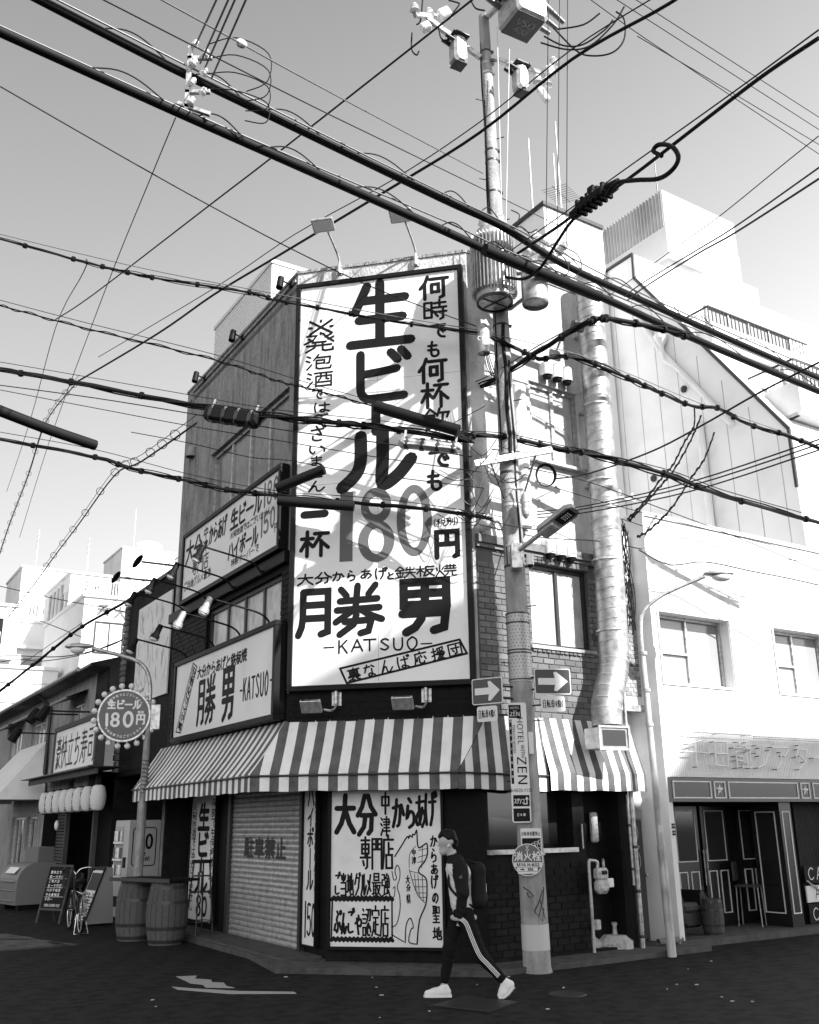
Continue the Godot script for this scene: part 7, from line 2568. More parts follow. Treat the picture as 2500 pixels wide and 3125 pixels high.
	var rb := thing("service_riser", "galvanised riser pole carrying the cable tangle beside the silver duct", "riser", FR * pos(v3(2.88, 4.6, 0.04)))
	var rg := G.new()
	rg.cyl(Vector3.ZERO, v3(0, 2.3, 0), 0.03, 0.03, 10)
	part(rb, rg, "pole", M.dark_metal)
	var ra := G.new()
	ra.cbox(v3(0.1, 2.25, 0.05), v3(0.7, 0.05, 0.05), 0.005)
	part(rb, ra, "arm", M.alu)
	var ri := G.new()
	for q in [-0.2, 0.1, 0.4]:
		insulator(ri, v3(q, 2.27, 0.05), 0.9)
	part(rb, ri, "insulator", M.porcelain)

# ---------------------------------------------------------------- left street
func ribbed(g: G, x0: float, x1: float, y0: float, y1: float, z: float, pitch: float, d: float, t := Transform3D()) -> void:
	var n := int((x1 - x0) / pitch)
	for i in n:
		g.bb(x0 + i * pitch, y0, z, x0 + i * pitch + pitch * 0.45, y1, z + d, t)

func build_left_street() -> void:
	# dark ribbed building next to the corner shop
	var D := thing("dark_ribbed_building", "dark ribbed metal building with a pale poster on its upper wall", "building", FL * pos(v3(-5.6, 0, -0.3)))
	var g := G.new()
	wall(g, -4.4, 2.9, 0.1, 6.9, [])
	g.bb(-4.4, 2.85, -5, 0.1, 2.9, 0)
	g.quad(v3(0.1, 0, -2.2), v3(-4.4, 0, -2.2), v3(-4.4, 2.9, -2.2), v3(0.1, 2.9, -2.2))
	g.quad(v3(-4.4, 0, -2.2), v3(0.1, 0, -2.2), v3(0.1, 2.9, -2.2), v3(-4.4, 2.9, -2.2))
	g.quad(v3(-4.4, 6.9, 0), v3(0.1, 6.9, 0), v3(0.1, 6.9, -5), v3(-4.4, 6.9, -5))
	g.quad(v3(-4.4, 0, -5), v3(-4.4, 0, 0), v3(-4.4, 6.9, 0), v3(-4.4, 6.9, -5))
	part(D, g, "wall", M.corr_dark)
	var r := G.new()
	ribbed(r, -4.1, 0.1, 2.95, 6.9, 0.0, 0.075, 0.02)
	part(D, r, "ribbed_cladding", M.corr_dark).set_meta("kind", "stuff")
	var sl := G.new()
	for k in 30:
		sl.bb(-2.4, 0.1 + k * 0.09, -2.2, -0.1, 0.17 + k * 0.09, -2.17)
	part(D, sl, "louvre_wall", M.dark_metal).set_meta("kind", "stuff")
	var co := G.new()
	co.bb(-4.45, 6.9, -5, 0.12, 6.98, 0.06)
	part(D, co, "coping", M.dark_metal)
	# strip of rough stones at its left edge
	var y := 2.95
	var k := 0
	while y < 6.85:
		var h := rng.randf_range(0.09, 0.16)
		var s := G.new()
		s.cbox(v3(-4.27 + rng.randf_range(-0.01, 0.01), y + h / 2, 0.02), v3(0.26, h - 0.012, 0.09 + rng.randf() * 0.05), 0.015)
		part(D, s, "stone", [M.brick, M.concrete, M.brick2][k % 3])
		y += h
		k += 1
	var P := thing("wall_poster", "large pale faded poster on the dark ribbed wall", "poster", FL * pos(v3(-7.6, 5.4, -0.27)))
	var pg := G.new()
	pg.bb(-1.2, -1.05, 0, 1.15, 1.1, 0.03)
	part(P, pg, "sheet", M.panel_dim)
	var pa := G.new()
	var rr := RandomNumberGenerator.new()
	rr.seed = 12
	for i in 46:
		var a := Vector2(rr.randf_range(-1.05, 1.0), rr.randf_range(-0.95, 0.8))
		var d := Vector2(rr.randf_range(-0.12, 0.12), rr.randf_range(0.15, 0.4))
		var b := a + d * 0.5 + Vector2(rr.randf_range(-0.06, 0.06), 0)
		var e := a + d
		pa.stroke(sm(PackedVector2Array([a, b, Vector2(clampf(e.x, -1.1, 1.05), clampf(e.y, -1.0, 1.0))])), rr.randf_range(0.012, 0.04), 0.0315, Transform3D())
	part(P, pa, "print", mat(0.3, 0.7))
	# stair flight behind, with handrail
	var S := thing("iron_stairs", "dark iron staircase with railing rising beside the beer board", "stairs", FL * pos(v3(-8.3, 0, -1.2)))
	for i in 11:
		var tg := G.new()
		tg.bb(i * 0.24, 0.2 + i * 0.2, -0.5, i * 0.24 + 0.28, 0.23 + i * 0.2, 0.3)
		part(S, tg, "tread", M.dark_metal)
	for zz in [-0.5, 0.3]:
		var sg := G.new()
		sg.tube([v3(0, 0.1, zz), v3(2.7, 2.35, zz)], 0.035, 8)
		part(S, sg, "stringer", M.dark_metal)
		var hr := G.new()
		hr.tube([v3(0.05, 1.05, zz), v3(2.4, 2.98, zz), v3(2.65, 2.98, zz)], 0.02, 8)
		hr.tube([v3(0.05, 0.6, zz), v3(2.55, 2.66, zz)], 0.013, 8)
		part(S, hr, "handrail", M.galv)
		for i in 8:
			var b := G.new()
			b.cyl(v3(0.1 + i * 0.33, 0.2 + i * 0.275, zz), v3(0.1 + i * 0.33, 1.1 + i * 0.272, zz), 0.01, 0.01, 6)
			part(S, b, "baluster", M.dark_metal)
	# sushi house: old plastered two-storey row house
	var H := thing("plastered_row_house", "old two storey row house with stained plaster under a long tiled eave", "building", FL * pos(v3(-10.1, 0, 0)))
	var hg := G.new()
	wall(hg, -18.0, 2.3, -1.0, 5.4, [[-3.4, 3.7, -2.1, 4.8, 0.15], [-8.5, 3.6, -6.6, 4.75, 0.15], [-12.0, 3.6, -10.0, 4.75, 0.15], [-7.2, 4.95, -6.9, 5.3, 0.1]])
	wall(hg, -18.0, 0, -5.6, 2.3, [[-10.2, 0.1, -8.1, 2.1, 0.2], [-7.9, 1.2, -6.5, 2.1, 0.2]])
	hg.quad(v3(-18, 0, -6), v3(-18, 0, 0), v3(-18, 5.4, 0), v3(-18, 5.4, -6))
	part(H, hg, "plaster_wall", M.stucco)
	var dk := G.new()
	dk.quad(v3(-5.6, 0, -1.0), v3(0.1, 0, -1.0), v3(0.1, 3.0, -1.0), v3(-5.6, 3.0, -1.0))
	dk.quad(v3(-5.6, 2.99, 0), v3(-5.6, 2.99, -1), v3(0.1, 2.99, -1), v3(0.1, 2.99, 0))
	dk.quad(v3(-5.6, 0, 0), v3(-5.6, 0, -1.0), v3(-5.6, 3.0, -1.0), v3(-5.6, 3.0, 0))
	wall(dk, -1.0, 2.3, 0.1, 5.35, [])
	part(H, dk, "dark_shopfront", M.black_wall)
	var rb := G.new()
	ribbed(rb, -1.0, 0.1, 2.4, 5.3, 0.0, 0.09, 0.02)
	part(H, rb, "ribbed_cladding", M.corr_dark).set_meta("kind", "stuff")
	# roof of rows of tiles
	var rf := G.new()
	rf.quad(v3(-18.2, 5.42, 0.45), v3(0.1, 5.42, 0.45), v3(0.1, 7.0, -5.0), v3(-18.2, 7.0, -5.0))
	rf.quad(v3(0.1, 5.36, 0.45), v3(-18.2, 5.36, 0.45), v3(-18.2, 5.36, 0.0), v3(0.1, 5.36, 0.0))
	rf.quad(v3(-18.2, 5.36, 0.45), v3(0.1, 5.36, 0.45), v3(0.1, 5.42, 0.45), v3(-18.2, 5.42, 0.45))
	part(H, rf, "roof", M.concrete)
	var gt := G.new()
	gt.cyl(v3(-18.2, 5.4, 0.5), v3(-0.9, 5.4, 0.5), 0.055, 0.055, 10)
	part(H, gt, "gutter", M.galv)
	for dx in [-5.7, -15.0]:
		var dp := G.new()
		dp.tube([v3(dx, 5.38, 0.48), v3(dx, 5.2, 0.3), v3(dx, 5.0, 0.08), v3(dx, 2.4, 0.08)], 0.05, 10)
		part(H, dp, "downpipe", M.dark_metal)
	for e in [[-3.7, -1.8, 4.85], [-8.9, -6.2, 4.85], [-12.6, -9.6, 4.85]]:
		var hd := G.new()
		hd.quad(v3(e[0], e[2], 0.5), v3(e[1], e[2], 0.5), v3(e[1], e[2] + 0.22, 0.0), v3(e[0], e[2] + 0.22, 0.0))
		hd.quad(v3(e[1], e[2] - 0.03, 0.5), v3(e[0], e[2] - 0.03, 0.5), v3(e[0], e[2] + 0.15, 0.0), v3(e[1], e[2] + 0.15, 0.0))
		hd.bb(e[0], e[2] - 0.04, 0.48, e[1], e[2] + 0.02, 0.52)
		part(H, hd, "window_hood", M.dark_metal)
	for e in [[-3.4, 3.7, -2.1, 4.8], [-8.5, 3.6, -6.6, 4.75], [-12.0, 3.6, -10.0, 4.75]]:
		window(H, e[0], e[1], e[2], e[3], -0.1, 2, M.alu, M.glass_mid, 0.06)
	window(H, -7.9, 1.2, -6.5, 2.1, -0.12, 2, M.alu, M.glass_dark, 0.06)
	var dd := window(H, -10.2, 0.1, -8.1, 2.1, -0.12, 3, M.alu, M.glass_dark, 0.06, 3, "sliding_door")
	for pxx in [-2.6, 0.05]:
		var pp := G.new()
		pp.bb(pxx - 0.05, 0, 0.0, pxx + 0.05, 2.9, 0.1)
		part(H, pp, "post", M.wood)
	var lw := G.new()
	for i in 26:
		lw.bb(-5.4, 0.1 + i * 0.08, -0.35, -4.1, 0.16 + i * 0.08, -0.32)
	part(H, lw, "louvre_wall", M.wood_light).set_meta("kind", "stuff")
	# canopy board over the lanterns
	var cb := G.new()
	cb.cbox(v3(-1.65, 2.92, 0.55), v3(7.0, 0.13, 0.06), 0.01)
	part(H, cb, "fascia_board", M.wood_light)
	var cr := G.new()
	cr.bb(-5.3, 2.99, 0.0, 1.9, 3.01, 0.75)
	part(H, cr, "canopy", M.dark_metal)
	# sushi sign
	var Q := thing("brush_script_sign", "white sign with five brush written characters over the paper lanterns", "sign", FL * pos(v3(0, 0, 0.1)))
	sign_box(Q, -13.85, 3.0, -9.5, 4.25, 0.2, 0.12, M.panel, M.wood)
	var q := G.new()
	var xx := -13.55
	for c in [["豪", 0.52], ["快", 0.58], ["立", 0.62], ["ち", 0.56], ["寿", 0.66], ["司", 0.6]]:
		glyph(q, c[0], xx, 3.2, c[1], 0.78, 0.055, 0.19)
		xx += c[1] + 0.06
	part(Q, q, "lettering", M.ink_soft)
	# paper lanterns
	var lx := [-13.6, -12.85, -12.1, -11.4, -10.75, -10.05, -9.3, -8.5]
	for i in 8:
		var L := thing("paper_lantern", "white cylinder paper lantern hanging in the row under the wooden canopy board", "lantern", FL * Transform3D(Basis(Vector3.UP, rng.randf_range(-0.3, 0.3)), v3(lx[i], 2.12, 0.42)), "paper lanterns under the canopy board")
		var lg := G.new()
		var prf := [0.06, 0.0]
		for j in 15:
			var u := j / 14.0
			prf.append(0.165 * pow(sin(PI * (0.1 + 0.8 * u)), 0.35) + (0.003 if j % 2 else 0.0))
			prf.append(0.02 + u * 0.48)
		prf.append(0.06)
		prf.append(0.52)
		lg.lathe(prf, 20)
		var lm := mat(0.6, 0.9)
		part(L, lg, "paper_shade", lm)
		var rg := G.new()
		rg.cyl(v3(0, -0.02, 0), v3(0, 0.015, 0), 0.065, 0.065, 14)
		rg.cyl(v3(0, 0.51, 0), v3(0, 0.545, 0), 0.065, 0.065, 14)
		rg.cyl(v3(0, 0.545, 0), v3(0, 0.74, 0), 0.006, 0.006, 6)
		part(L, rg, "cap", M.black)
		var tx := G.new()
		for j in 3:
			var ch: String = ["豪", "快", "立"][j]
			for s in GLY[ch]:
				var p := []
				for m in range(0, s.size(), 2):
					var a: float = -0.75 + (s[m] / 100.0 - 0.5) * 0.75
					p.append(v3(sin(a) * 0.171, 0.4 - j * 0.13 - s[m + 1] * 0.0011, cos(a) * 0.171))
				tx.tube(p, 0.006, 4)
		part(L, tx, "lettering", M.ink)
	# plain canvas awning of the next shop
	var A := thing("plain_awning", "plain pale canvas awning sloping steeply over the far left shop", "awning", FL)
	var ag := G.new()
	var a0 := v3(-20.0, 4.1, 0.05)
	var a1 := v3(-16.0, 4.1, 0.05)
	var b0 := v3(-20.4, 2.5, 1.35)
	var b1 := v3(-15.6, 2.5, 1.35)
	ag.quad(b0, b1, a1, a0)
	ag.tri(b1, v3(-15.6, 2.5, 0.05), a1)
	ag.tri(v3(-20.4, 2.5, 0.05), b0, a0)
	part(A, ag, "canvas", M.canvas)
	var ar := G.new()
	ar.tube([b0, b1, v3(-15.6, 2.5, 0.05)], 0.025, 8)
	for i in 9:
		ar.cyl(b0.lerp(b1, i / 8.0) + v3(0, 0.06, 0), b0.lerp(b1, i / 8.0) - v3(0, 0.06, 0), 0.03, 0.03, 6)
	part(A, ar, "frame_tube", M.dark_metal)
	# black stage lamps over the brush script sign
	for e in [[-12.0, 4.45, 0], [-13.2, 4.5, 0], [-15.4, 4.2, 1]]:
		var X := thing("stage_lamp", "black stage lamp on a horizontal arm above the brush script sign", "spot lamp", FL * pos(v3(e[0], e[1], 0.05)), "stage lamps above the brush script sign")
		var xg := G.new()
		xg.tube([v3(0.6, 0.0, 0), v3(0.3, 0.02, 0.4), v3(0, 0.05, 0.9)], 0.02, 8)
		part(X, xg, "arm", M.black)
		var xh := G.new()
		xh.lathe([0.0, 0.2, 0.08, 0.18, 0.11, 0.05, 0.12, -0.12, 0.13, -0.2, 0.11, -0.2, 0.1, -0.1], 16, Transform3D(Basis(Vector3.RIGHT, -0.5), v3(0, 0.0, 0.95)))
		part(X, xh, "lamp_head", M.black)
		var xl := G.new()
		xl.lathe([0.0, -0.16, 0.1, -0.15], 16, Transform3D(Basis(Vector3.RIGHT, -0.5), v3(0, 0.0, 0.95)))
		part(X, xl, "lens", M.glass_mid)

# ---------------------------------------------------------------- pale buildings at the end of the left street
func build_far_left() -> void:
	var T := func(x: float, z: float) -> Transform3D: return FL * pos(v3(x, 0, z))
	# [name, label, x, z, width along z, depth along x, height]
	var list := [
		["far_shop_tower", "far white shop building with painted characters near its top edge", -46.0, -3.6, 3.4, 5.0, 16.4],
		["far_grey_block", "far block with grey side and an upright sign, behind the window house", -36.0, -4.3, 2.0, 6.0, 13.9],
		["far_window_house", "far white house with one big window and a roof railing beside the dark building", -24.0, -2.4, 2.0, 7.0, 10.1],
		["far_round_tower", "far pale tower rising highest over the left roofs", -54.0, -11.4, 3.8, 5.0, 20.6],
		["far_balcony_house", "far white house with a balcony behind the left wires", -31.5, 1.2, 2.6, 6.0, 11.0],
		["far_low_house", "low white house front just above the long tiled eave", -26.5, 0.4, 2.6, 3.0, 7.6],
		["far_middle_house", "far pale house with a ledge between the balcony house and the window house", -40.0, -1.2, 3.4, 6.0, 12.0]]
	for e in list:
		var B := thing(e[0], e[1], "building", T.call(e[2], e[3]))
		var g := G.new()
		g.bb(-e[5], 0, -e[4], 0, e[6], 0)
		part(B, g, "wall", M.far_white)
		var c := G.new()
		c.bb(-e[5] - 0.05, e[6], -e[4] - 0.05, 0.08, e[6] + 0.12, 0.08)
		part(B, c, "coping", M.far_white)
		# work on the face towards the camera: x is depth here, so turn a child frame
		var F := Transform3D(Basis(v3(0, 0, -1), Vector3.UP, v3(1, 0, 0)), Vector3.ZERO)
		match e[0]:
			"far_shop_tower":
				var t := G.new()
				word(t, "川崎屋", 0.6, 13.6, 0.55, 0.6, 0.25, 0.09, 0.02, F)
				part(B, t, "lettering", M.ink_grey)
				for k in 3:
					var w := window(B, 0.4 + k * 1.0, 10.5, 1.1 + k * 1.0, 11.6, 0.01, 1, M.galv, M.glass_mid, 0.06)
					w.transform = F
			"far_grey_block":
				var s := G.new()
				s.bb(-0.9, 10.6, 0.01, -0.35, 13.0, 0.12)
				part(B, s, "upright_sign", M.far_grey)
				var st := G.new()
				column(st, "スタンドバー", -0.85, 12.9, 0.4, 0.3, 0.07, 0.06, 0.13)
				part(B, st, "lettering", M.ink_grey)
				for k in 4:
					var p := G.new()
					p.cyl(v3(-1.5 - k * 0.9, 8, 0.06), v3(-1.5 - k * 0.9, 13.6, 0.06), 0.06, 0.06, 8)
					part(B, p, "pipe", M.far_grey)
			"far_window_house":
				var w := window(B, 0.45, 8.0, 1.55, 9.2, 0.02, 2, M.dark_metal, M.panel, 0.05, 2)
				w.transform = F
				var t := G.new()
				glyph(t, "天", 0.5, 9.45, 0.42, 0.42, 0.07, 0.02, F)
				glyph(t, "大", 1.15, 9.4, 0.42, 0.42, 0.07, 0.02, F)
				part(B, t, "lettering", M.ink_grey)
				for k in 18:
					var b := G.new()
					b.bb(-0.06, 10.2, -1.9 + k * 0.105, -0.03, 10.75, -1.87 + k * 0.105)
					part(B, b, "baluster", M.white_wall)
				var rl := G.new()
				rl.bb(-0.08, 10.72, -1.95, 0.0, 10.8, 0.0)
				part(B, rl, "handrail", M.white_wall)
				var pl := G.new()
				var rr := RandomNumberGenerator.new()
				rr.seed = 3
				for k in 160:
					var o := v3(-0.4 + rr.randf() * 0.3, 10.25 + rr.randf() * 0.5, -1.2 + rr.randf() * 1.2)
					var d := v3(rr.randf_range(-1, 1), rr.randf_range(-0.2, 1), rr.randf_range(-1, 1)).normalized() * 0.13
					var s := d.cross(v3(0.2, 0.4, 1)).normalized() * 0.025
					pl.tri(o - s, o + s, o + d)
				part(B, pl, "roof_plants", mat(0.1, 0.8)).set_meta("kind", "stuff")
			"far_round_tower":
				var w := window(B, 0.4, 18.2, 0.75, 19.4, 0.02, 1, M.galv, M.glass_mid, 0.06)
				w.transform = F
				var rt := G.new()
				rt.lathe([1.0, 0.0, 1.0, 0.9, 0.85, 1.1, 0.0, 1.2], 24, pos(v3(-2.0, 20.6, -2.4)))
				part(B, rt, "tank", M.far_white)
				var ms := G.new()
				ms.cyl(v3(-1, 20.6, -1), v3(-1, 24.0, -1), 0.05, 0.03, 6)
				part(B, ms, "mast", M.wire_light)
			"far_balcony_house":
				var b := G.new()
				b.bb(0.0, 8.6, -2.4, 0.7, 9.2, -0.2)
				part(B, b, "balcony", M.white_wall)
				for k in 12:
					var ba := G.new()
					ba.bb(0.62, 9.2, -2.35 + k * 0.19, 0.66, 9.75, -2.31 + k * 0.19)
					part(B, ba, "baluster", M.white_wall)
				var w := window(B, 0.4, 9.2, 2.0, 10.5, 0.02, 2, M.galv, M.glass_dark, 0.06)
				w.transform = F
			"far_middle_house":
				for k in 2:
					var w := window(B, 0.5 + k * 1.4, 9.0, 1.5 + k * 1.4, 10.2, 0.02, 2, M.galv, M.glass_mid, 0.06)
					w.transform = F
				var l := G.new()
				l.bb(0, 10.6, -3.4, 0.35, 10.75, 0.0)
				part(B, l, "ledge", M.white_wall)
			"far_low_house":
				for k in 2:
					var w := window(B, 0.3 + k * 1.1, 6.3, 1.2 + k * 1.1, 7.1, 0.02, 2, M.galv, M.panel, 0.05)
					w.transform = F
	for e in [[-50.0, 16.5, -5.0, 3.5], [-38.0, 13.9, -5.5, 2.5]]:
		var m := thing("roof_aerial", "hair thin aerial mast on a far roof at the end of the left street", "antenna", FL * pos(v3(e[0], e[1], e[2])), "aerial masts on the far left roofs")
		var a := G.new()
		a.cyl(Vector3.ZERO, v3(0, e[3], 0), 0.035, 0.02, 6)
		for k in 3:
			a.cyl(v3(-0.5, e[3] * 0.7 + k * 0.3, 0), v3(0.5, e[3] * 0.7 + k * 0.3, 0), 0.012, 0.012, 5)
		part(m, a, "mast", M.wire_light)

# ---------------------------------------------------------------- things standing in the left street
func bicycle(B: Node3D, m: Material) -> void:
	# heading +x, wheels on y = 0
	for wx in [0.0, 1.08]:
		var wg := G.new()
		var pts := []
		for i in 29:
			var a := TAU * i / 28
			pts.append(v3(wx + cos(a) * 0.31, 0.33 + sin(a) * 0.31, 0))
		wg.tube(pts, 0.019, 8, false)
		var w := part(B, wg, "wheel", M.black)
		var rm := G.new()
		var rp := []
		for i in 29:
			var a := TAU * i / 28
			rp.append(v3(wx + cos(a) * 0.288, 0.33 + sin(a) * 0.288, 0))
		rm.tube(rp, 0.009, 6, false)
		part(w, rm, "rim", M.chrome)
		var sp := G.new()
		for i in 18:
			var a := TAU * i / 18
			sp.cyl(v3(wx, 0.33, 0.02 if i % 2 else -0.02), v3(wx + cos(a) * 0.286, 0.33 + sin(a) * 0.286, 0), 0.0016, 0.0016, 4)
		sp.cyl(v3(wx, 0.33, -0.04), v3(wx, 0.33, 0.04), 0.022, 0.022, 10)
		part(w, sp, "spokes", M.chrome)
		var fd := G.new()
		for i in 12:
			var a := deg_to_rad(20 + i * 12.5 + (25 if wx == 0.0 else 5))
			var b := deg_to_rad(20 + (i + 1) * 12.5 + (25 if wx == 0.0 else 5))
			fd.quad(v3(wx + cos(a) * 0.35, 0.33 + sin(a) * 0.35, 0.03), v3(wx + cos(a) * 0.35, 0.33 + sin(a) * 0.35, -0.03), v3(wx + cos(b) * 0.35, 0.33 + sin(b) * 0.35, -0.03), v3(wx + cos(b) * 0.35, 0.33 + sin(b) * 0.35, 0.03))
		part(B, fd, "mudguard", M.chrome)
	var f := G.new()
	for s in [[v3(0, 0.33, 0.04), v3(0.42, 0.3, 0.02)], [v3(0, 0.33, 0.04), v3(0.3, 0.72, 0.01)], [v3(0.42, 0.3, 0), v3(0.28, 0.82, 0)], [v3(0.42, 0.3, 0), v3(0.9, 0.62, 0)], [v3(0.36, 0.52, 0), v3(0.88, 0.7, 0)], [v3(0.86, 0.9, 0), v3(0.93, 0.6, 0)]]:
		f.cyl(s[0], s[1], 0.017, 0.017, 10)
	f.cyl(v3(0.93, 0.62, 0.04), v3(1.08, 0.33, 0.05), 0.012, 0.01, 8)
	f.cyl(v3(0.93, 0.62, -0.04), v3(1.08, 0.33, -0.05), 0.012, 0.01, 8)
	f.cyl(v3(0.93, 0.64, -0.05), v3(0.93, 0.64, 0.05), 0.014, 0.014, 8)
	part(B, f, "frame", m)
	var st := G.new()
	st.ball(v3(0.24, 0.87, 0), v3(0.14, 0.045, 0.095), 16)
	part(B, st, "saddle", M.black)
	var hb := G.new()
	for s in [-1, 1]:
		hb.tube(sm3([v3(0.85, 0.96, 0), v3(0.86, 1.05, 0.08 * s), v3(0.78, 1.08, 0.22 * s), v3(0.62, 1.05, 0.27 * s)], 5), 0.012, 8)
	hb.cyl(v3(0.86, 0.88, 0), v3(0.85, 1.0, 0), 0.014, 0.014, 8)
	part(B, hb, "handlebar", M.chrome)
	for s in [-1, 1]:
		var gp := G.new()
		gp.cyl(v3(0.7, 1.065, 0.25 * s), v3(0.58, 1.04, 0.275 * s), 0.018, 0.018, 10)
		part(B, gp, "grip", M.black)
	var cr := G.new()
	for s in [-1, 1]:
		cr.tube([v3(-0.32, 0.68, 0.07 * s), v3(0.2, 0.7, 0.07 * s)], 0.007, 6)
		cr.cyl(v3(-0.2, 0.68, 0.07 * s), v3(0.0, 0.33, 0.06 * s), 0.006, 0.006, 6)
	for k in 4:
		cr.cyl(v3(-0.3 + k * 0.14, 0.685, -0.07), v3(-0.3 + k * 0.14, 0.685, 0.07), 0.006, 0.006, 6)
	part(B, cr, "rear_carrier", M.chrome)
	var bk := G.new()
	for k in 8:
		var u := k / 7.0
		for s in [[v3(0.98, 0.72 + u * 0.24, -0.15), v3(1.28, 0.72 + u * 0.24, -0.17)], [v3(0.98, 0.72 + u * 0.24, 0.15), v3(1.28, 0.72 + u * 0.24, 0.17)], [v3(1.28, 0.72 + u * 0.24, -0.17), v3(1.28, 0.72 + u * 0.24, 0.17)], [v3(0.98, 0.72 + u * 0.24, -0.15), v3(0.98, 0.72 + u * 0.24, 0.15)]]:
			bk.cyl(s[0], s[1], 0.0035, 0.0035, 4)
	for k in 9:
		var u := k / 8.0
		bk.cyl(v3(0.98 + u * 0.3, 0.72, -0.16), v3(0.98 + u * 0.3, 0.97, -0.17), 0.003, 0.003, 4)
		bk.cyl(v3(0.98 + u * 0.3, 0.72, 0.16), v3(0.98 + u * 0.3, 0.97, 0.17), 0.003, 0.003, 4)
		bk.cyl(v3(1.28, 0.72, -0.16 + u * 0.32), v3(1.28, 0.97, -0.17 + u * 0.34), 0.003, 0.003, 4)
	part(B, bk, "basket", M.dark_metal)
	var sd := G.new()
	sd.tube([v3(0.02, 0.33, 0.07), v3(-0.12, 0.02, 0.12), v3(-0.12, 0.02, -0.12), v3(0.02, 0.33, -0.07)], 0.009, 6)
	part(B, sd, "stand", M.chrome)
	var cg := G.new()
	cg.cyl(v3(0.42, 0.3, 0.05), v3(0.42, 0.3, 0.06), 0.09, 0.09, 18)
	cg.cbox(v3(0.21, 0.33, 0.065), v3(0.5, 0.09, 0.02), 0.008)
	part(B, cg, "chain_guard", M.dark_metal)
	for s in [-1, 1]:
		var pd := G.new()
		pd.cyl(v3(0.42, 0.3, 0.07 * s), v3(0.42 + 0.12 * s, 0.3 - 0.12 * s, 0.09 * s), 0.008, 0.008, 6)
		pd.box(v3(0.42 + 0.12 * s, 0.3 - 0.12 * s, 0.14 * s), v3(0.08, 0.02, 0.08))
		part(B, pd, "pedal", M.black)

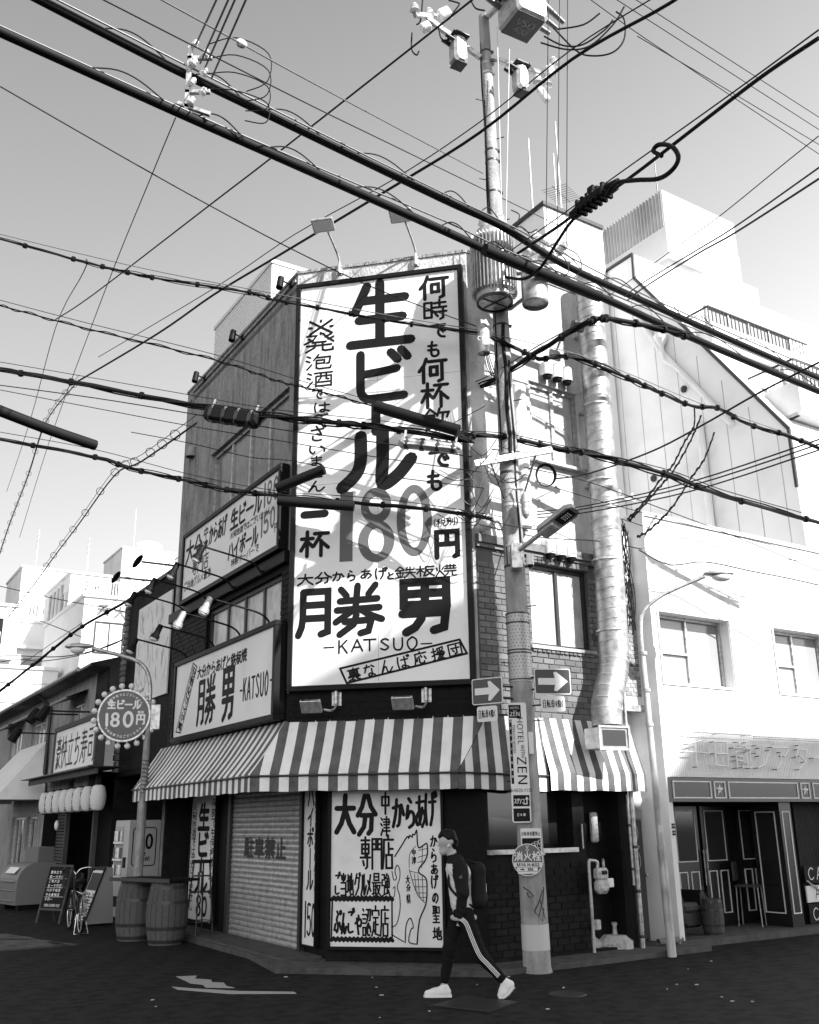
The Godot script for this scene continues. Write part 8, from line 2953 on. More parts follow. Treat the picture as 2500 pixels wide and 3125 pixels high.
func build_left_details() -> void:
	# barrels with a plank top
	var A := thing("wine_barrel", "front wooden barrel with dark hoops below the plank table", "barrel", pos(v3(-4.0, 0, -16.85)))
	barrel(A, 0.27, 0.335, 0.92, 20, M.wood_light)
	var b := copy(A, Transform3D(Basis(Vector3.UP, 0.3), v3(-4.68, 0, -17.5)), "rear wooden barrel half hidden behind the front one beside the sign post")
	var tb := thing("plank_table", "dark plank table top lying on the two wooden barrels", "table top", Transform3D(Basis(Vector3.UP, deg_to_rad(-38)), v3(-4.3, 0.93, -17.15)))
	var tg := G.new()
	tg.cbox(v3(0, 0.03, 0), v3(1.5, 0.04, 0.62), 0.006)
	part(tb, tg, "top", M.black)
	var te := G.new()
	te.cbox(v3(0, 0.03, 0.33), v3(1.56, 0.06, 0.03), 0.006)
	part(tb, te, "edge_rail", M.wood)
	# high stool with ladder rungs leaning
	var sl := thing("bar_stool", "dark metal bar stool standing upside up behind the barrels", "stool", Transform3D(Basis(Vector3.UP, 0.4), v3(-3.55, 0, -17.2)))
	var ss := G.new()
	ss.cyl(v3(0, 1.2, 0), v3(0, 1.25, 0), 0.17, 0.17, 18)
	part(sl, ss, "seat", M.black)
	for k in 4:
		var a := TAU * k / 4 + 0.4
		var lg := G.new()
		lg.cyl(v3(cos(a) * 0.24, 0, sin(a) * 0.24), v3(cos(a) * 0.13, 1.2, sin(a) * 0.13), 0.013, 0.013, 8)
		part(sl, lg, "leg", M.dark_metal)
	for y in [0.3, 0.75, 1.0]:
		var rg := G.new()
		var pts := []
		for i in 17:
			var a := TAU * i / 16
			pts.append(v3(cos(a) * (0.24 - y * 0.09), y, sin(a) * (0.24 - y * 0.09)))
		rg.tube(pts, 0.009, 6, false)
		part(sl, rg, "foot_ring", M.dark_metal)
	# round beer sign on a curved lamp post
	var P := thing("curved_lamp_post", "old street lamp post with a curved arm carrying the round beer sign", "street lamp", pos(v3(-4.82, 0, -18.0)))
	var pg := G.new()
	pg.cyl(v3(0, 0, 0), v3(-0.01, 2.2, 0), 0.085, 0.08, 18)
	pg.cyl(v3(-0.01, 2.2, 0), v3(0.0, 4.0, 0), 0.065, 0.055, 18)
	part(P, pg, "post", tri_mat(0.3, 0.6, M.pole.albedo_texture, 1.2, 0.5, null, 0, 0.2))
	var ag := G.new()
	ag.tube(sm3([v3(0, 3.95, 0), v3(-0.02, 4.3, 0), v3(-0.12, 4.58, 0), v3(-0.32, 4.74, 0), v3(-0.62, 4.84, 0), v3(-1.15, 4.98, 0)], 5), 0.036, 12)
	part(P, ag, "arm", M.galv)
	var hg := G.new()
	hg.ball(v3(-1.4, 5.02, 0), v3(0.27, 0.06, 0.11), 20)
	part(P, hg, "lamp_head", M.galv)
	var bg := G.new()
	bg.ball(v3(-1.42, 4.97, 0), v3(0.15, 0.09, 0.09), 16)
	part(P, bg, "glass_bowl", M.lens)
	for k in 9:
		var wr := G.new()
		var pts := []
		for i in 13:
			var a := TAU * i / 12
			pts.append(v3(cos(a) * 0.07, 2.35 + k * 0.07 + 0.005 * i, sin(a) * 0.07))
		wr.tube(pts, 0.006, 5)
		part(P, wr, "wire_wrap", M.wire)
	var R := thing("round_beer_sign", "round dark beer price sign ringed with white globe bulbs", "sign", Transform3D(Basis(Vector3.UP, deg_to_rad(8)), v3(-5.25, 3.72, -17.95)))
	var rg := G.new()
	rg.cyl(v3(0, 0, -0.09), v3(0, 0, 0.09), 0.47, 0.47, 48)
	part(R, rg, "drum", M.alu)
	var rf := G.new()
	rf.cyl(v3(0, 0, 0.09), v3(0, 0, 0.094), 0.44, 0.44, 48)
	part(R, rf, "face", mat(0.06, 0.35))
	var rr := G.new()
	rr.stroke(ring2(0, 0, 0.455, 0.455, 48), 0.03, 0.0935, Transform3D())
	part(R, rr, "rim", M.alu)
	var tx := G.new()
	word(tx, "生", -0.3, 0.12, 0.14, 0.15, 0.0, 0.03, 0.096)
	word(tx, "ビール", -0.14, 0.12, 0.13, 0.15, 0.015, 0.03, 0.096)
	glyph(tx, "円", 0.22, -0.16, 0.16, 0.18, 0.03, 0.096)
	tx.stroke(PackedVector2Array([Vector2(-0.3, 0.02), Vector2(-0.29, -0.18)]), 0.05, 0.096, Transform3D())
	fat_ring(tx, -0.15, -0.02, 0.075, 0.075, 0.03, 0.032, 0.096)
	fat_ring(tx, -0.15, -0.13, 0.085, 0.08, 0.035, 0.035, 0.0955)
	fat_ring(tx, 0.08, -0.07, 0.095, 0.15, 0.045, 0.095, 0.096)
	word(tx, "税別", 0.24, 0.03, 0.05, 0.05, 0.01, 0.008, 0.096)
	var arc := "※発泡酒ではございません"
	for i in arc.length():
		for s in [1, -1]:
			var a: float = deg_to_rad(-52 + i * 9.5) * s
			var ang: float = -a if s > 0 else -a
			var pos := Vector2(sin(a), cos(a)) * 0.375
			if s < 0:
				pos = Vector2(sin(deg_to_rad(-52 + i * 9.5)), -cos(deg_to_rad(-52 + i * 9.5))) * 0.375
				ang = deg_to_rad(-52 + i * 9.5)
			var t := Transform3D(Basis(v3(0, 0, 1), ang), v3(pos.x, pos.y, 0))
			glyph(tx, arc[i], -0.02, -0.02, 0.042, 0.042, 0.006, 0.096, t)
	part(R, tx, "lettering", M.white_ink)
	for k in 20:
		var a := TAU * (k + 0.5) / 20
		var bb := G.new()
		bb.ball(v3(cos(a) * 0.545, sin(a) * 0.545, 0), v3(0.055, 0.055, 0.055), 14)
		var bo := part(R, bb, "globe_bulb", mat(0.68, 0.25))
		var so := G.new()
		so.cyl(v3(cos(a) * 0.46, sin(a) * 0.46, 0), v3(cos(a) * 0.505, sin(a) * 0.505, 0), 0.022, 0.022, 8)
		part(bo, so, "socket", M.alu)
	var bk := G.new()
	bk.cbox(v3(0.54, -0.02, -0.02), v3(0.2, 0.45, 0.14), 0.01)
	part(R, bk, "mounting_box", M.alu)
	# vending machine
	var V := thing("vending_machine", "white drinks vending machine with a bright display front and One Coin panel", "vending machine", Transform3D(Basis(Vector3.UP, deg_to_rad(-52)), v3(-5.75, 0, -21.25)))
	var vg := G.new()
	vg.cbox(v3(0, 0.99, 0), v3(0.72, 1.86, 0.7), 0.015)
	part(V, vg, "cabinet", mat(0.42, 0.4))
	var vf := G.new()
	vf.bb(-0.3, 0.75, 0.35, 0.12, 1.8, 0.356)
	part(V, vf, "display_window", M.glass_mid)
	for r in 3:
		for k in 4:
			var cn := G.new()
			cn.cyl(v3(-0.25 + k * 0.1, 0.85 + r * 0.33, 0.37), v3(-0.25 + k * 0.1, 1.05 + r * 0.33, 0.37), 0.035, 0.033, 12)
			part(V, cn, "can", [M.panel, M.ink_grey, M.alu][(k + r) % 3])
		var sh := G.new()
		sh.bb(-0.3, 0.8 + r * 0.33, 0.356, 0.12, 0.84 + r * 0.33, 0.4)
		part(V, sh, "shelf", M.panel)
	var sl2 := G.new()
	sl2.bb(0.18, 1.0, 0.35, 0.3, 1.2, 0.37)
	sl2.bb(-0.28, 0.25, 0.35, 0.28, 0.45, 0.36)
	part(V, sl2, "coin_slot", M.black)
	# side panel print: rounded frame, big 1 and words
	var Vs := Transform3D(Basis(v3(0, 0, -1), Vector3.UP, v3(1, 0, 0)), v3(0.36, 0, 0))
	var pr := G.new()
	var rp := PackedVector2Array()
	for c in [[1, -1, -PI / 2], [1, 1, 0.0], [-1, 1, PI / 2], [-1, -1, PI]]:
		for k in 5:
			var a: float = c[2] + PI / 2 * k / 4
			rp.append(Vector2(c[0] * 0.18 + cos(a) * 0.07, 1.4 + c[1] * 0.3 + sin(a) * 0.07))
	rp.append(rp[0])
	pr.stroke(rp, 0.022, 0.002, Vs)
	pr.stroke(PackedVector2Array([Vector2(-0.15, 1.56), Vector2(-0.04, 1.66), Vector2(-0.02, 1.36)]), 0.07, 0.002, Vs)
	pr.stroke(ring2(0.1, 1.5, 0.06, 0.13, 20), 0.05, 0.002, Vs)
	part(V, pr, "print", M.ink)
	var w1 := latin(V, "One", Vector3.ZERO, 0.09, M.ink, 1.0, 0, true)
	w1.transform = Vs * Transform3D(Basis(v3(0, 0, 1), 0.1), v3(-0.08, 1.26, 0.004))
	var w2 := latin(V, "Coin!", Vector3.ZERO, 0.09, M.ink, 1.0, 0, true)
	w2.transform = Vs * Transform3D(Basis(v3(0, 0, 1), 0.1), v3(-0.02, 1.16, 0.004))
	# A-frame poster stand
	var F := thing("poster_stand", "wedge shaped poster stand with a busy menu sheet facing the left street", "poster stand", Transform3D(Basis(Vector3.UP, deg_to_rad(-50)), v3(-6.2, 0, -20.15)))
	var fp := PackedVector2Array([Vector2(-0.28, 0.04), Vector2(0.28, 0.04), Vector2(0.2, 1.04), Vector2(0.06, 1.04)])
	var fs := Transform3D(Basis(v3(0, 0, 1), Vector3.UP, v3(-1, 0, 0)), v3(0.27, 0, 0))
	var fg := G.new()
	fg.ext(fp, 0.0, 0.54, Transform3D(Basis(v3(0, 0, -1), Vector3.UP, v3(1, 0, 0)), v3(-0.27, 0, 0)))
	part(F, fg, "body", mat(0.25, 0.6))
	var sf := Transform3D(Basis(Vector3.RIGHT, deg_to_rad(-19)), v3(0, 0.04, 0.285))
	var fm := G.new()
	for e in [[-0.29, 0.0, -0.25, 1.06], [0.25, 0.0, 0.29, 1.06], [-0.25, 0.0, 0.25, 0.05], [-0.25, 1.0, 0.25, 1.06]]:
		fm.bb(e[0], e[1], 0.0, e[2], e[3], 0.025, sf)
	part(F, fm, "frame", M.black)
	var fe := G.new()
	fe.bb(-0.25, 0.05, 0.004, 0.25, 1.0, 0.01, sf)
	part(F, fe, "sheet", M.paper)
	var fx := G.new()
	fx.bb(-0.23, 0.62, 0.01, 0.23, 0.95, 0.0115, sf)
	for r in 9:
		for c in 5:
			if (r * 5 + c * 3) % 7 != 0:
				fx.bb(-0.22 + c * 0.09, 0.09 + r * 0.055, 0.01, -0.15 + c * 0.09, 0.12 + r * 0.055, 0.0115, sf)
	part(F, fx, "print", M.ink_soft)
	# chalk board easel
	var K := thing("chalk_board", "black chalk board easel covered with white handwriting behind the bicycle", "board", Transform3D(Basis(Vector3.UP, deg_to_rad(-28)), v3(-7.15, 0, -20.6)))
	var ks := Transform3D(Basis(Vector3.RIGHT, deg_to_rad(-12)), v3(0, 0, 0.1))
	var kg := G.new()
	kg.bb(-0.3, 0.28, 0.0, 0.3, 1.06, 0.015, ks)
	part(K, kg, "panel", M.black)
	for e in [[-0.33, 0.0, -0.29, 1.1], [0.29, 0.0, 0.33, 1.1], [-0.29, 1.06, 0.29, 1.1], [-0.29, 0.24, 0.29, 0.28]]:
		var rl := G.new()
		rl.bb(e[0], e[1], -0.01, e[2], e[3], 0.025, ks)
		part(K, rl, "rail", M.wood)
	var kb := G.new()
	for s in [-0.31, 0.31]:
		kb.cyl(v3(s, 1.05, -0.12), v3(s, 0.0, -0.35), 0.02, 0.02, 6)
	part(K, kb, "rear_leg", M.wood)
	var kt := G.new()
	var line := ["豪快立ち", "飲一大中本", "ご前大自", "生一千円日本", "大分千地店", "中本最強店", "千円一五"]
	for r in 7:
		word(kt, line[r], -0.24, 0.93 - r * 0.085, 0.06, 0.055, 0.018, 0.007, 0.0165, ks)
		if r % 2:
			kt.stroke(PackedVector2Array([Vector2(-0.26, 0.915 - r * 0.085), Vector2(0.25, 0.922 - r * 0.085)]), 0.006, 0.0165, ks)
	part(K, kt, "handwriting", M.white_ink)
	var ph := latin(K, "090-3508-552", Vector3.ZERO, 0.05, M.white_ink, 0.9)
	ph.transform = ks * pos(v3(0.0, 0.335, 0.017))
	# bicycles
	var dir := v3(-0.47, 0, -0.88)
	var by := atan2(-dir.z, dir.x)
	var B := thing("bicycle", "town bicycle with a front basket parked beside the poster stand", "bicycle", Transform3D(Basis(Vector3.UP, by), v3(-5.9, 0, -18.45)))
	bicycle(B, M.dark_metal)
	copy(B, Transform3D(Basis(Vector3.UP, by + 0.2), v3(-9.7, 0, -23.2)), "second bicycle cut by the picture edge in front of the sliding door")
	# rounded waste cabinet with a carton on top
	var W := thing("waste_cabinet", "rounded grey waste cabinet with a flap front and a pale label", "waste bin", Transform3D(Basis(Vector3.UP, deg_to_rad(-48)), v3(-9.1, 0, -24.3)))
	var wp := PackedVector2Array([Vector2(-0.4, 0.12), Vector2(0.45, 0.12), Vector2(0.45, 0.6)])
	for i in 9:
		var a := PI * 0.5 * i / 8
		wp.append(Vector2(0.02 + cos(a) * 0.43, 0.6 + sin(a) * 0.42))
	wp.append(Vector2(-0.4, 1.02))
	var wg := G.new()
	wg.ext(wp, -0.55, 0.55, Transform3D(Basis(v3(0, 0, 1), Vector3.UP, v3(-1, 0, 0)), Vector3.ZERO))
	part(W, wg, "body", mat(0.16, 0.45))
	var wf := G.new()
	wf.cbox(v3(0, 0.62, 0.46), v3(0.8, 0.05, 0.05), 0.015)
	wf.cbox(v3(0, 0.42, 0.46), v3(0.8, 0.03, 0.03), 0.01)
	wf.cbox(v3(0, 0.2, 0.46), v3(0.8, 0.03, 0.03), 0.01)
	part(W, wf, "flap", mat(0.2, 0.45))
	var wl := G.new()
	wl.box(v3(0.05, 0.86, 0.4), v3(0.55, 0.17, 0.01), Basis(Vector3.RIGHT, deg_to_rad(-42)))
	part(W, wl, "label", M.panel)
	for s in [-0.4, 0.4]:
		var wc := G.new()
		wc.bb(s - 0.06, 0.0, -0.3, s + 0.06, 0.12, 0.35)
		part(W, wc, "foot", M.black)
	var C := thing("cardboard_box", "plain cardboard box lying on top of the rounded waste cabinet", "box", Transform3D(Basis(Vector3.UP, deg_to_rad(-40)), v3(-8.95, 1.02, -24.5)))
	var cg := G.new()
	cg.cbox(v3(0, 0.17, 0), v3(0.6, 0.34, 0.42), 0.006)
	part(C, cg, "carton", mat(0.14, 0.85))
	var ct := G.new()
	ct.bb(-0.3, 0.341, -0.025, 0.3, 0.344, 0.025)
	part(C, ct, "tape", mat(0.22, 0.5))
	var ci := thing("round_lamp", "round white wall lamp glowing pale on the louvred shop wall", "lamp", FL * pos(v3(-14.7, 1.85, -0.2)))
	var cl := G.new()
	cl.ball(v3(0, 0, 0.06), v3(0.13, 0.13, 0.06), 18)
	part(ci, cl, "globe", M.porcelain)
	# shop lamps on long stems over the dark building roof
	for e in [[-5.3, 6.7, -8.3, 7.5], [-6.8, 6.72, -10.1, 7.52]]:
		var X := thing("roof_edge_lamp", "slim dark lamp on a long stem leaning out over the dark ribbed building", "lamp", FL * pos(v3(e[0], e[1], -0.1)), "lamps leaning over the dark building")
		var v := v3(e[2] - e[0], e[3] - e[1], 0.3)
		var xg := G.new()
		xg.tube([Vector3.ZERO, v * 0.75], 0.022, 8)
		part(X, xg, "stem", M.black)
		var xh := G.new()
		xh.ball(v * 0.84, v3(0.34, 0.05, 0.07), 16, Basis(v3(0, 0, 1), 0.2))
		part(X, xh, "lamp_head", M.black)

# ---------------------------------------------------------------- cables
func build_wires() -> void:
	var runs := []
	for e in WIRES:
		for f in e[4]:
			runs.append([e[0], f[0] * 0.001, e[1], e[2], e[3], f])
	for w in runs:
		var p := []
		var f: Array = w[5]
		for i in range(1, f.size(), 3):
			p.append(v3(f[i], f[i + 1], f[i + 2]))
		var base: Vector3 = p[0]
		var q := sm3(p, 5)
		var g := G.new()
		var lp := []
		for v in q:
			lp.append(v - base)
		g.tube(lp, w[1], 10 if w[1] > 0.04 else 6)
		if w[0] == "twisted_cable" or w[0] == "drop_cable":
			var tw := []
			for i in lp.size() * 3:
				var u: float = float(i) / (lp.size() * 3 - 1) * (lp.size() - 1)
				var k := mini(int(u), lp.size() - 2)
				var c: Vector3 = lp[k].lerp(lp[k + 1], u - k)
				tw.append(c + v3(0, 0.03 * sin(i * 1.1), 0.02 * cos(i * 1.1)))
			g.tube(tw, w[1] * 0.7, 5)
		if w[0] == "ring_cable":
			var total := 0.0
			var last := 0.0
			for i in range(1, lp.size()):
				total += lp[i].distance_to(lp[i - 1])
				if total - last > 0.9:
					last = total
					var d: Vector3 = (lp[i] - lp[i - 1]).normalized()
					var s := d.cross(Vector3.UP).normalized()
					var rp := []
					for k in 13:
						var a := TAU * k / 12
						rp.append(lp[i] + v3(0, 0.07, 0) + s * cos(a) * 0.09 + v3(0, sin(a) * 0.09, 0))
					g.tube(rp, 0.008, 5, false)
			var up := []
			for v in lp:
				up.append(v + v3(0, 0.15, 0))
			g.tube(up, 0.007, 5)
		if w[0] == "cable_bundle":
			for e in 3:
				var tw := []
				for i in lp.size():
					tw.append(lp[i] + v3(sin(i * 0.8 + e * 2.1), cos(i * 0.7 + e * 2.1), sin(i * 0.5 + e)) * (w[1] * 0.9 + 0.012))
				g.tube(tw, w[1] * 0.42, 5)
			var step := 3
			for i in range(2, lp.size() - 1, step):
				var d: Vector3 = (lp[i + 1] - lp[i - 1]).normalized()
				g.cyl(lp[i] - d * 0.02, lp[i] + d * 0.02, w[1] + 0.03, w[1] + 0.03, 8)
		if w[0] == "thick_cable":
			for i in range(3, lp.size() - 2, 3):
				var a: Vector3 = lp[i]
				var b: Vector3 = lp[i + 2]
				g.tube(sm3([a + v3(0, 0.04, 0.05), a.lerp(b, 0.3) + v3(0, 0.16, 0.05), a.lerp(b, 0.6) + v3(0, 0.15, 0.05), b + v3(0, 0.0, 0.05)], 4), 0.009, 5)
		one(g, w[0], M[w[2]], w[3], "cable", Transform3D(Basis(), base), w[4])
	# splice case hanging on the cable at the upper right
	var S := thing("splice_case", "bulky black splice case with ports hanging on the aerial cable at the upper right", "splice case", pos(v3(2.45, 9.5, -10.75)))
	var ax := v3(0.42, 0.28, 0.85).normalized()
	ax = (v3(3.0, 9.3, -9.6) - v3(2.05, 9.65, -11.6)).normalized()
	var az := ax.cross(Vector3.UP).normalized()
	var sb := Basis(ax, az.cross(ax), az)
	var g := G.new()
	g.cbox(v3(0, -0.02, 0), v3(0.62, 0.16, 0.17), 0.04, sb)
	part(S, g, "case", M.black)
	var r := G.new()
	for k in 6:
		r.cbox(ax * (-0.28 + k * 0.11) - v3(0, 0.02, 0), v3(0.03, 0.2, 0.2), 0.02, sb)
	part(S, r, "rib", M.black)
	var e := G.new()
	for s in [-1, 1]:
		e.cyl(ax * 0.3 * s, ax * 0.52 * s, 0.06, 0.035, 12)
		e.cyl(ax * 0.3 * s - v3(0, 0.07, 0), ax * 0.48 * s - v3(0, 0.09, 0), 0.05, 0.03, 12)
	part(S, e, "port", M.black)
	var h := G.new()
	h.cbox(v3(0, 0.14, 0) - ax * 0.05, v3(0.12, 0.12, 0.05), 0.01, sb)
	part(S, h, "hanger", M.black)
	# long closure boxes on the left bundles
	for q in [["closure_box", "long dark closure box on the heavy bundle before the left face", v3(-3.2, 8.02, -14.1), v3(-2.3, 7.76, -13.83), 0.26, 0.22, "black"], ["closure_box", "grey ribbed closure box hanging under the fat sleeve on the tall sign", v3(-0.15, 6.87, -12.6), v3(0.74, 6.75, -12.58), 0.16, 0.14, "galv"]]:
		var a: Vector3 = q[2]
		var b: Vector3 = q[3]
		var x := (b - a).normalized()
		var z := x.cross(Vector3.UP).normalized()
		var t := Transform3D(Basis(x, z.cross(x), z), (a + b) / 2)
		var X := thing(q[0], q[1], "splice case", t)
		var l := a.distance_to(b)
		var xg := G.new()
		xg.cbox(Vector3.ZERO, v3(l, q[4], q[5]), 0.05)
		part(X, xg, "case", M[q[6]])
		var xr := G.new()
		for k in 4:
			xr.cbox(v3(-l * 0.36 + k * l * 0.24, 0, 0), v3(0.02, q[4] + 0.014, q[5] + 0.014), 0.045)
		part(X, xr, "band", M.dark_metal)
		var xh := G.new()
		for s in [-0.4, 0.4]:
			xh.box(v3(l * s, q[4] / 2 + 0.05, 0), v3(0.03, 0.12, 0.02))
		part(X, xh, "hanger", M.alu)
	# insulator rack hung on the thick cables at the upper left
	var R := thing("insulator_rack", "steel rack with white insulators hung between the thick cables at the upper left", "insulator rack", pos(v3(-2.58, 10.33, -9.46)))
	var rg := G.new()
	rg.cbox(v3(0, 0, 0), v3(0.06, 1.0, 0.05), 0.005)
	rg.cbox(v3(0.12, 0.3, 0), v3(0.3, 0.05, 0.05), 0.005)
	rg.cbox(v3(0.12, -0.2, 0), v3(0.3, 0.05, 0.05), 0.005)
	rg.cbox(v3(0.08, -0.44, 0), v3(0.45, 0.05, 0.05), 0.005, Basis(v3(0, 0, 1), -0.4))
	part(R, rg, "rack_bar", M.galv)
	var ri := G.new()
	for k in 7:
		insulator(ri, v3(0.04 + (k % 2) * 0.13, 0.42 - k * 0.14, 0.05), 0.9, Basis(v3(0, 0, 1), -0.5))
	part(R, ri, "insulator", M.porcelain)
	var rj := G.new()
	for k in 4:
		rj.tube(sm3([v3(0.2, 0.5 - k * 0.22, 0), v3(0.55, 0.6 - k * 0.26, 0), v3(0.95, 0.35 - k * 0.24, 0), v3(0.95, -0.05 - k * 0.2, 0), v3(0.7, -0.2 - k * 0.14, 0)], 5), 0.007, 6)
	part(R, rj, "jumper", M.cable)
	var bi := G.new()
	bi.ball(Vector3.ZERO, v3(0.07, 0.05, 0.05), 12, Basis(v3(0, 0, 1), -0.5))
	one(bi, "guy_insulator", M.porcelain, "egg shaped white insulator on the pale guy wire", "insulator", Transform3D(Basis(), GUY))

# ---------------------------------------------------------------- walking person
func smin(a: float, b: float, k: float) -> float:
	var h := maxf(k - absf(a - b), 0.0) / k
	return minf(a, b) - h * h * k * 0.25

# bones: [a, b, ra, rb]; a smooth union meshed as surface nets; paint returns a grey per point
func flesh(g: G, bones: Array, cell: float, k: float, paint: Callable, wob := 0.0) -> void:
	var lo := v3(1e9, 1e9, 1e9)
	var hi := -lo
	for b in bones:
		var r: float = maxf(b[2], b[3]) + cell * 3
		lo = lo.min(b[0] - v3(r, r, r)).min(b[1] - v3(r, r, r))
		hi = hi.max(b[0] + v3(r, r, r)).max(b[1] + v3(r, r, r))
	var nx := int((hi.x - lo.x) / cell) + 2
	var ny := int((hi.y - lo.y) / cell) + 2
	var nz := int((hi.z - lo.z) / cell) + 2
	var f := PackedFloat32Array()
	f.resize(nx * ny * nz)
	f.fill(9.0)
	for b in bones:
		var a: Vector3 = b[0]
		var e: Vector3 = b[1]
		var ra: float = b[2]
		var rb: float = b[3]
		var pad := maxf(ra, rb) + cell * 2.5 + k
		var l := (a.min(e) - lo - v3(pad, pad, pad)) / cell
		var h := (a.max(e) - lo + v3(pad, pad, pad)) / cell
		var d := e - a
		var dd := maxf(d.length_squared(), 1e-8)
		for z in range(maxi(int(l.z), 0), mini(int(h.z) + 1, nz)):
			for y in range(maxi(int(l.y), 0), mini(int(h.y) + 1, ny)):
				var row := (z * ny + y) * nx
				for x in range(maxi(int(l.x), 0), mini(int(h.x) + 1, nx)):
					var p := lo + v3(x, y, z) * cell
					var t := clampf((p - a).dot(d) / dd, 0.0, 1.0)
					var s := (p - a - d * t).length() - (ra + (rb - ra) * t)
					var o := f[row + x]
					f[row + x] = s if o > 8.0 else smin(o, s, k)
	if wob > 0.0:
		for z in nz:
			for y in ny:
				for x in nx:
					var i := (z * ny + y) * nx + x
					if absf(f[i]) < 0.05:
						var p := (lo + v3(x, y, z) * cell)
						f[i] += wob * (sin(p.x * 60 + p.y * 35) * sin(p.z * 50 + p.y * 20) + 0.6 * sin(p.y * 95 + p.x * 40 + p.z * 30))
	var id := PackedInt32Array()
	id.resize(nx * ny * nz)
	id.fill(-1)
	var vs := PackedVector3Array()
	var ns := PackedVector3Array()
	var off := [0, 1, nx, nx + 1, nx * ny, nx * ny + 1, nx * ny + nx, nx * ny + nx + 1]
	var cor := [v3(0, 0, 0), v3(1, 0, 0), v3(0, 1, 0), v3(1, 1, 0), v3(0, 0, 1), v3(1, 0, 1), v3(0, 1, 1), v3(1, 1, 1)]
	var edges := [[0, 1], [2, 3], [4, 5], [6, 7], [0, 2], [1, 3], [4, 6], [5, 7], [0, 4], [1, 5], [2, 6], [3, 7]]
	for z in nz - 1:
		for y in ny - 1:
			for x in nx - 1:
				var i := (z * ny + y) * nx + x
				if f[i] > 8.0:
					continue
				var neg := 0
				for q in 8:
					if f[i + off[q]] < 0:
						neg += 1
				if neg == 0 or neg == 8:
					continue
				var s := Vector3.ZERO
				var c := 0
				for e in edges:
					var u := f[i + off[e[0]]]
					var w := f[i + off[e[1]]]
					if (u < 0) != (w < 0):
						s += cor[e[0]].lerp(cor[e[1]], u / (u - w))
						c += 1
				id[i] = vs.size()
				vs.append(lo + (v3(x, y, z) + s / c) * cell)
				ns.append(v3(f[i + 1] - f[i] + f[i + off[7]] - f[i + off[6]], f[i + nx] - f[i] + f[i + off[7]] - f[i + off[5]], f[i + off[4]] - f[i] + f[i + off[7]] - f[i + off[3]]).normalized())
	g.use_col = true
	var cs := PackedColorArray()
	for p in vs:
		var q: float = paint.call(p)
		cs.append(Color(q, q, q))
	for z in range(1, nz - 1):
		for y in range(1, ny - 1):
			for x in range(1, nx - 1):
				var i := (z * ny + y) * nx + x
				for ax in 3:
					var st: int = [1, nx, nx * ny][ax]
					var inside := f[i] < 0
					if inside == (f[i + st] < 0):
						continue
					var o1: int = [nx, nx * ny, 1][ax]
					var o2: int = [nx * ny, 1, nx][ax]
					var q := [id[i], id[i - o1], id[i - o1 - o2], id[i - o2]]
					if q.has(-1):
						continue
					if not inside:
						q = [q[0], q[3], q[2], q[1]]
					for tr in [[0, 1, 2], [0, 2, 3]]:
						# outward triangles, clockwise front
						var a: int = q[tr[0]]
						var b: int = q[tr[1]]
						var d: int = q[tr[2]]
						var fn := (vs[b] - vs[a]).cross(vs[d] - vs[a])
						if fn.dot(ns[a] + ns[b] + ns[d]) < 0:
							var sw := b
							b = d
							d = sw
						g.v.append(vs[a]); g.v.append(vs[d]); g.v.append(vs[b])
						g.n.append(ns[a]); g.n.append(ns[d]); g.n.append(ns[b])
						g.c.append(cs[a]); g.c.append(cs[d]); g.c.append(cs[b])

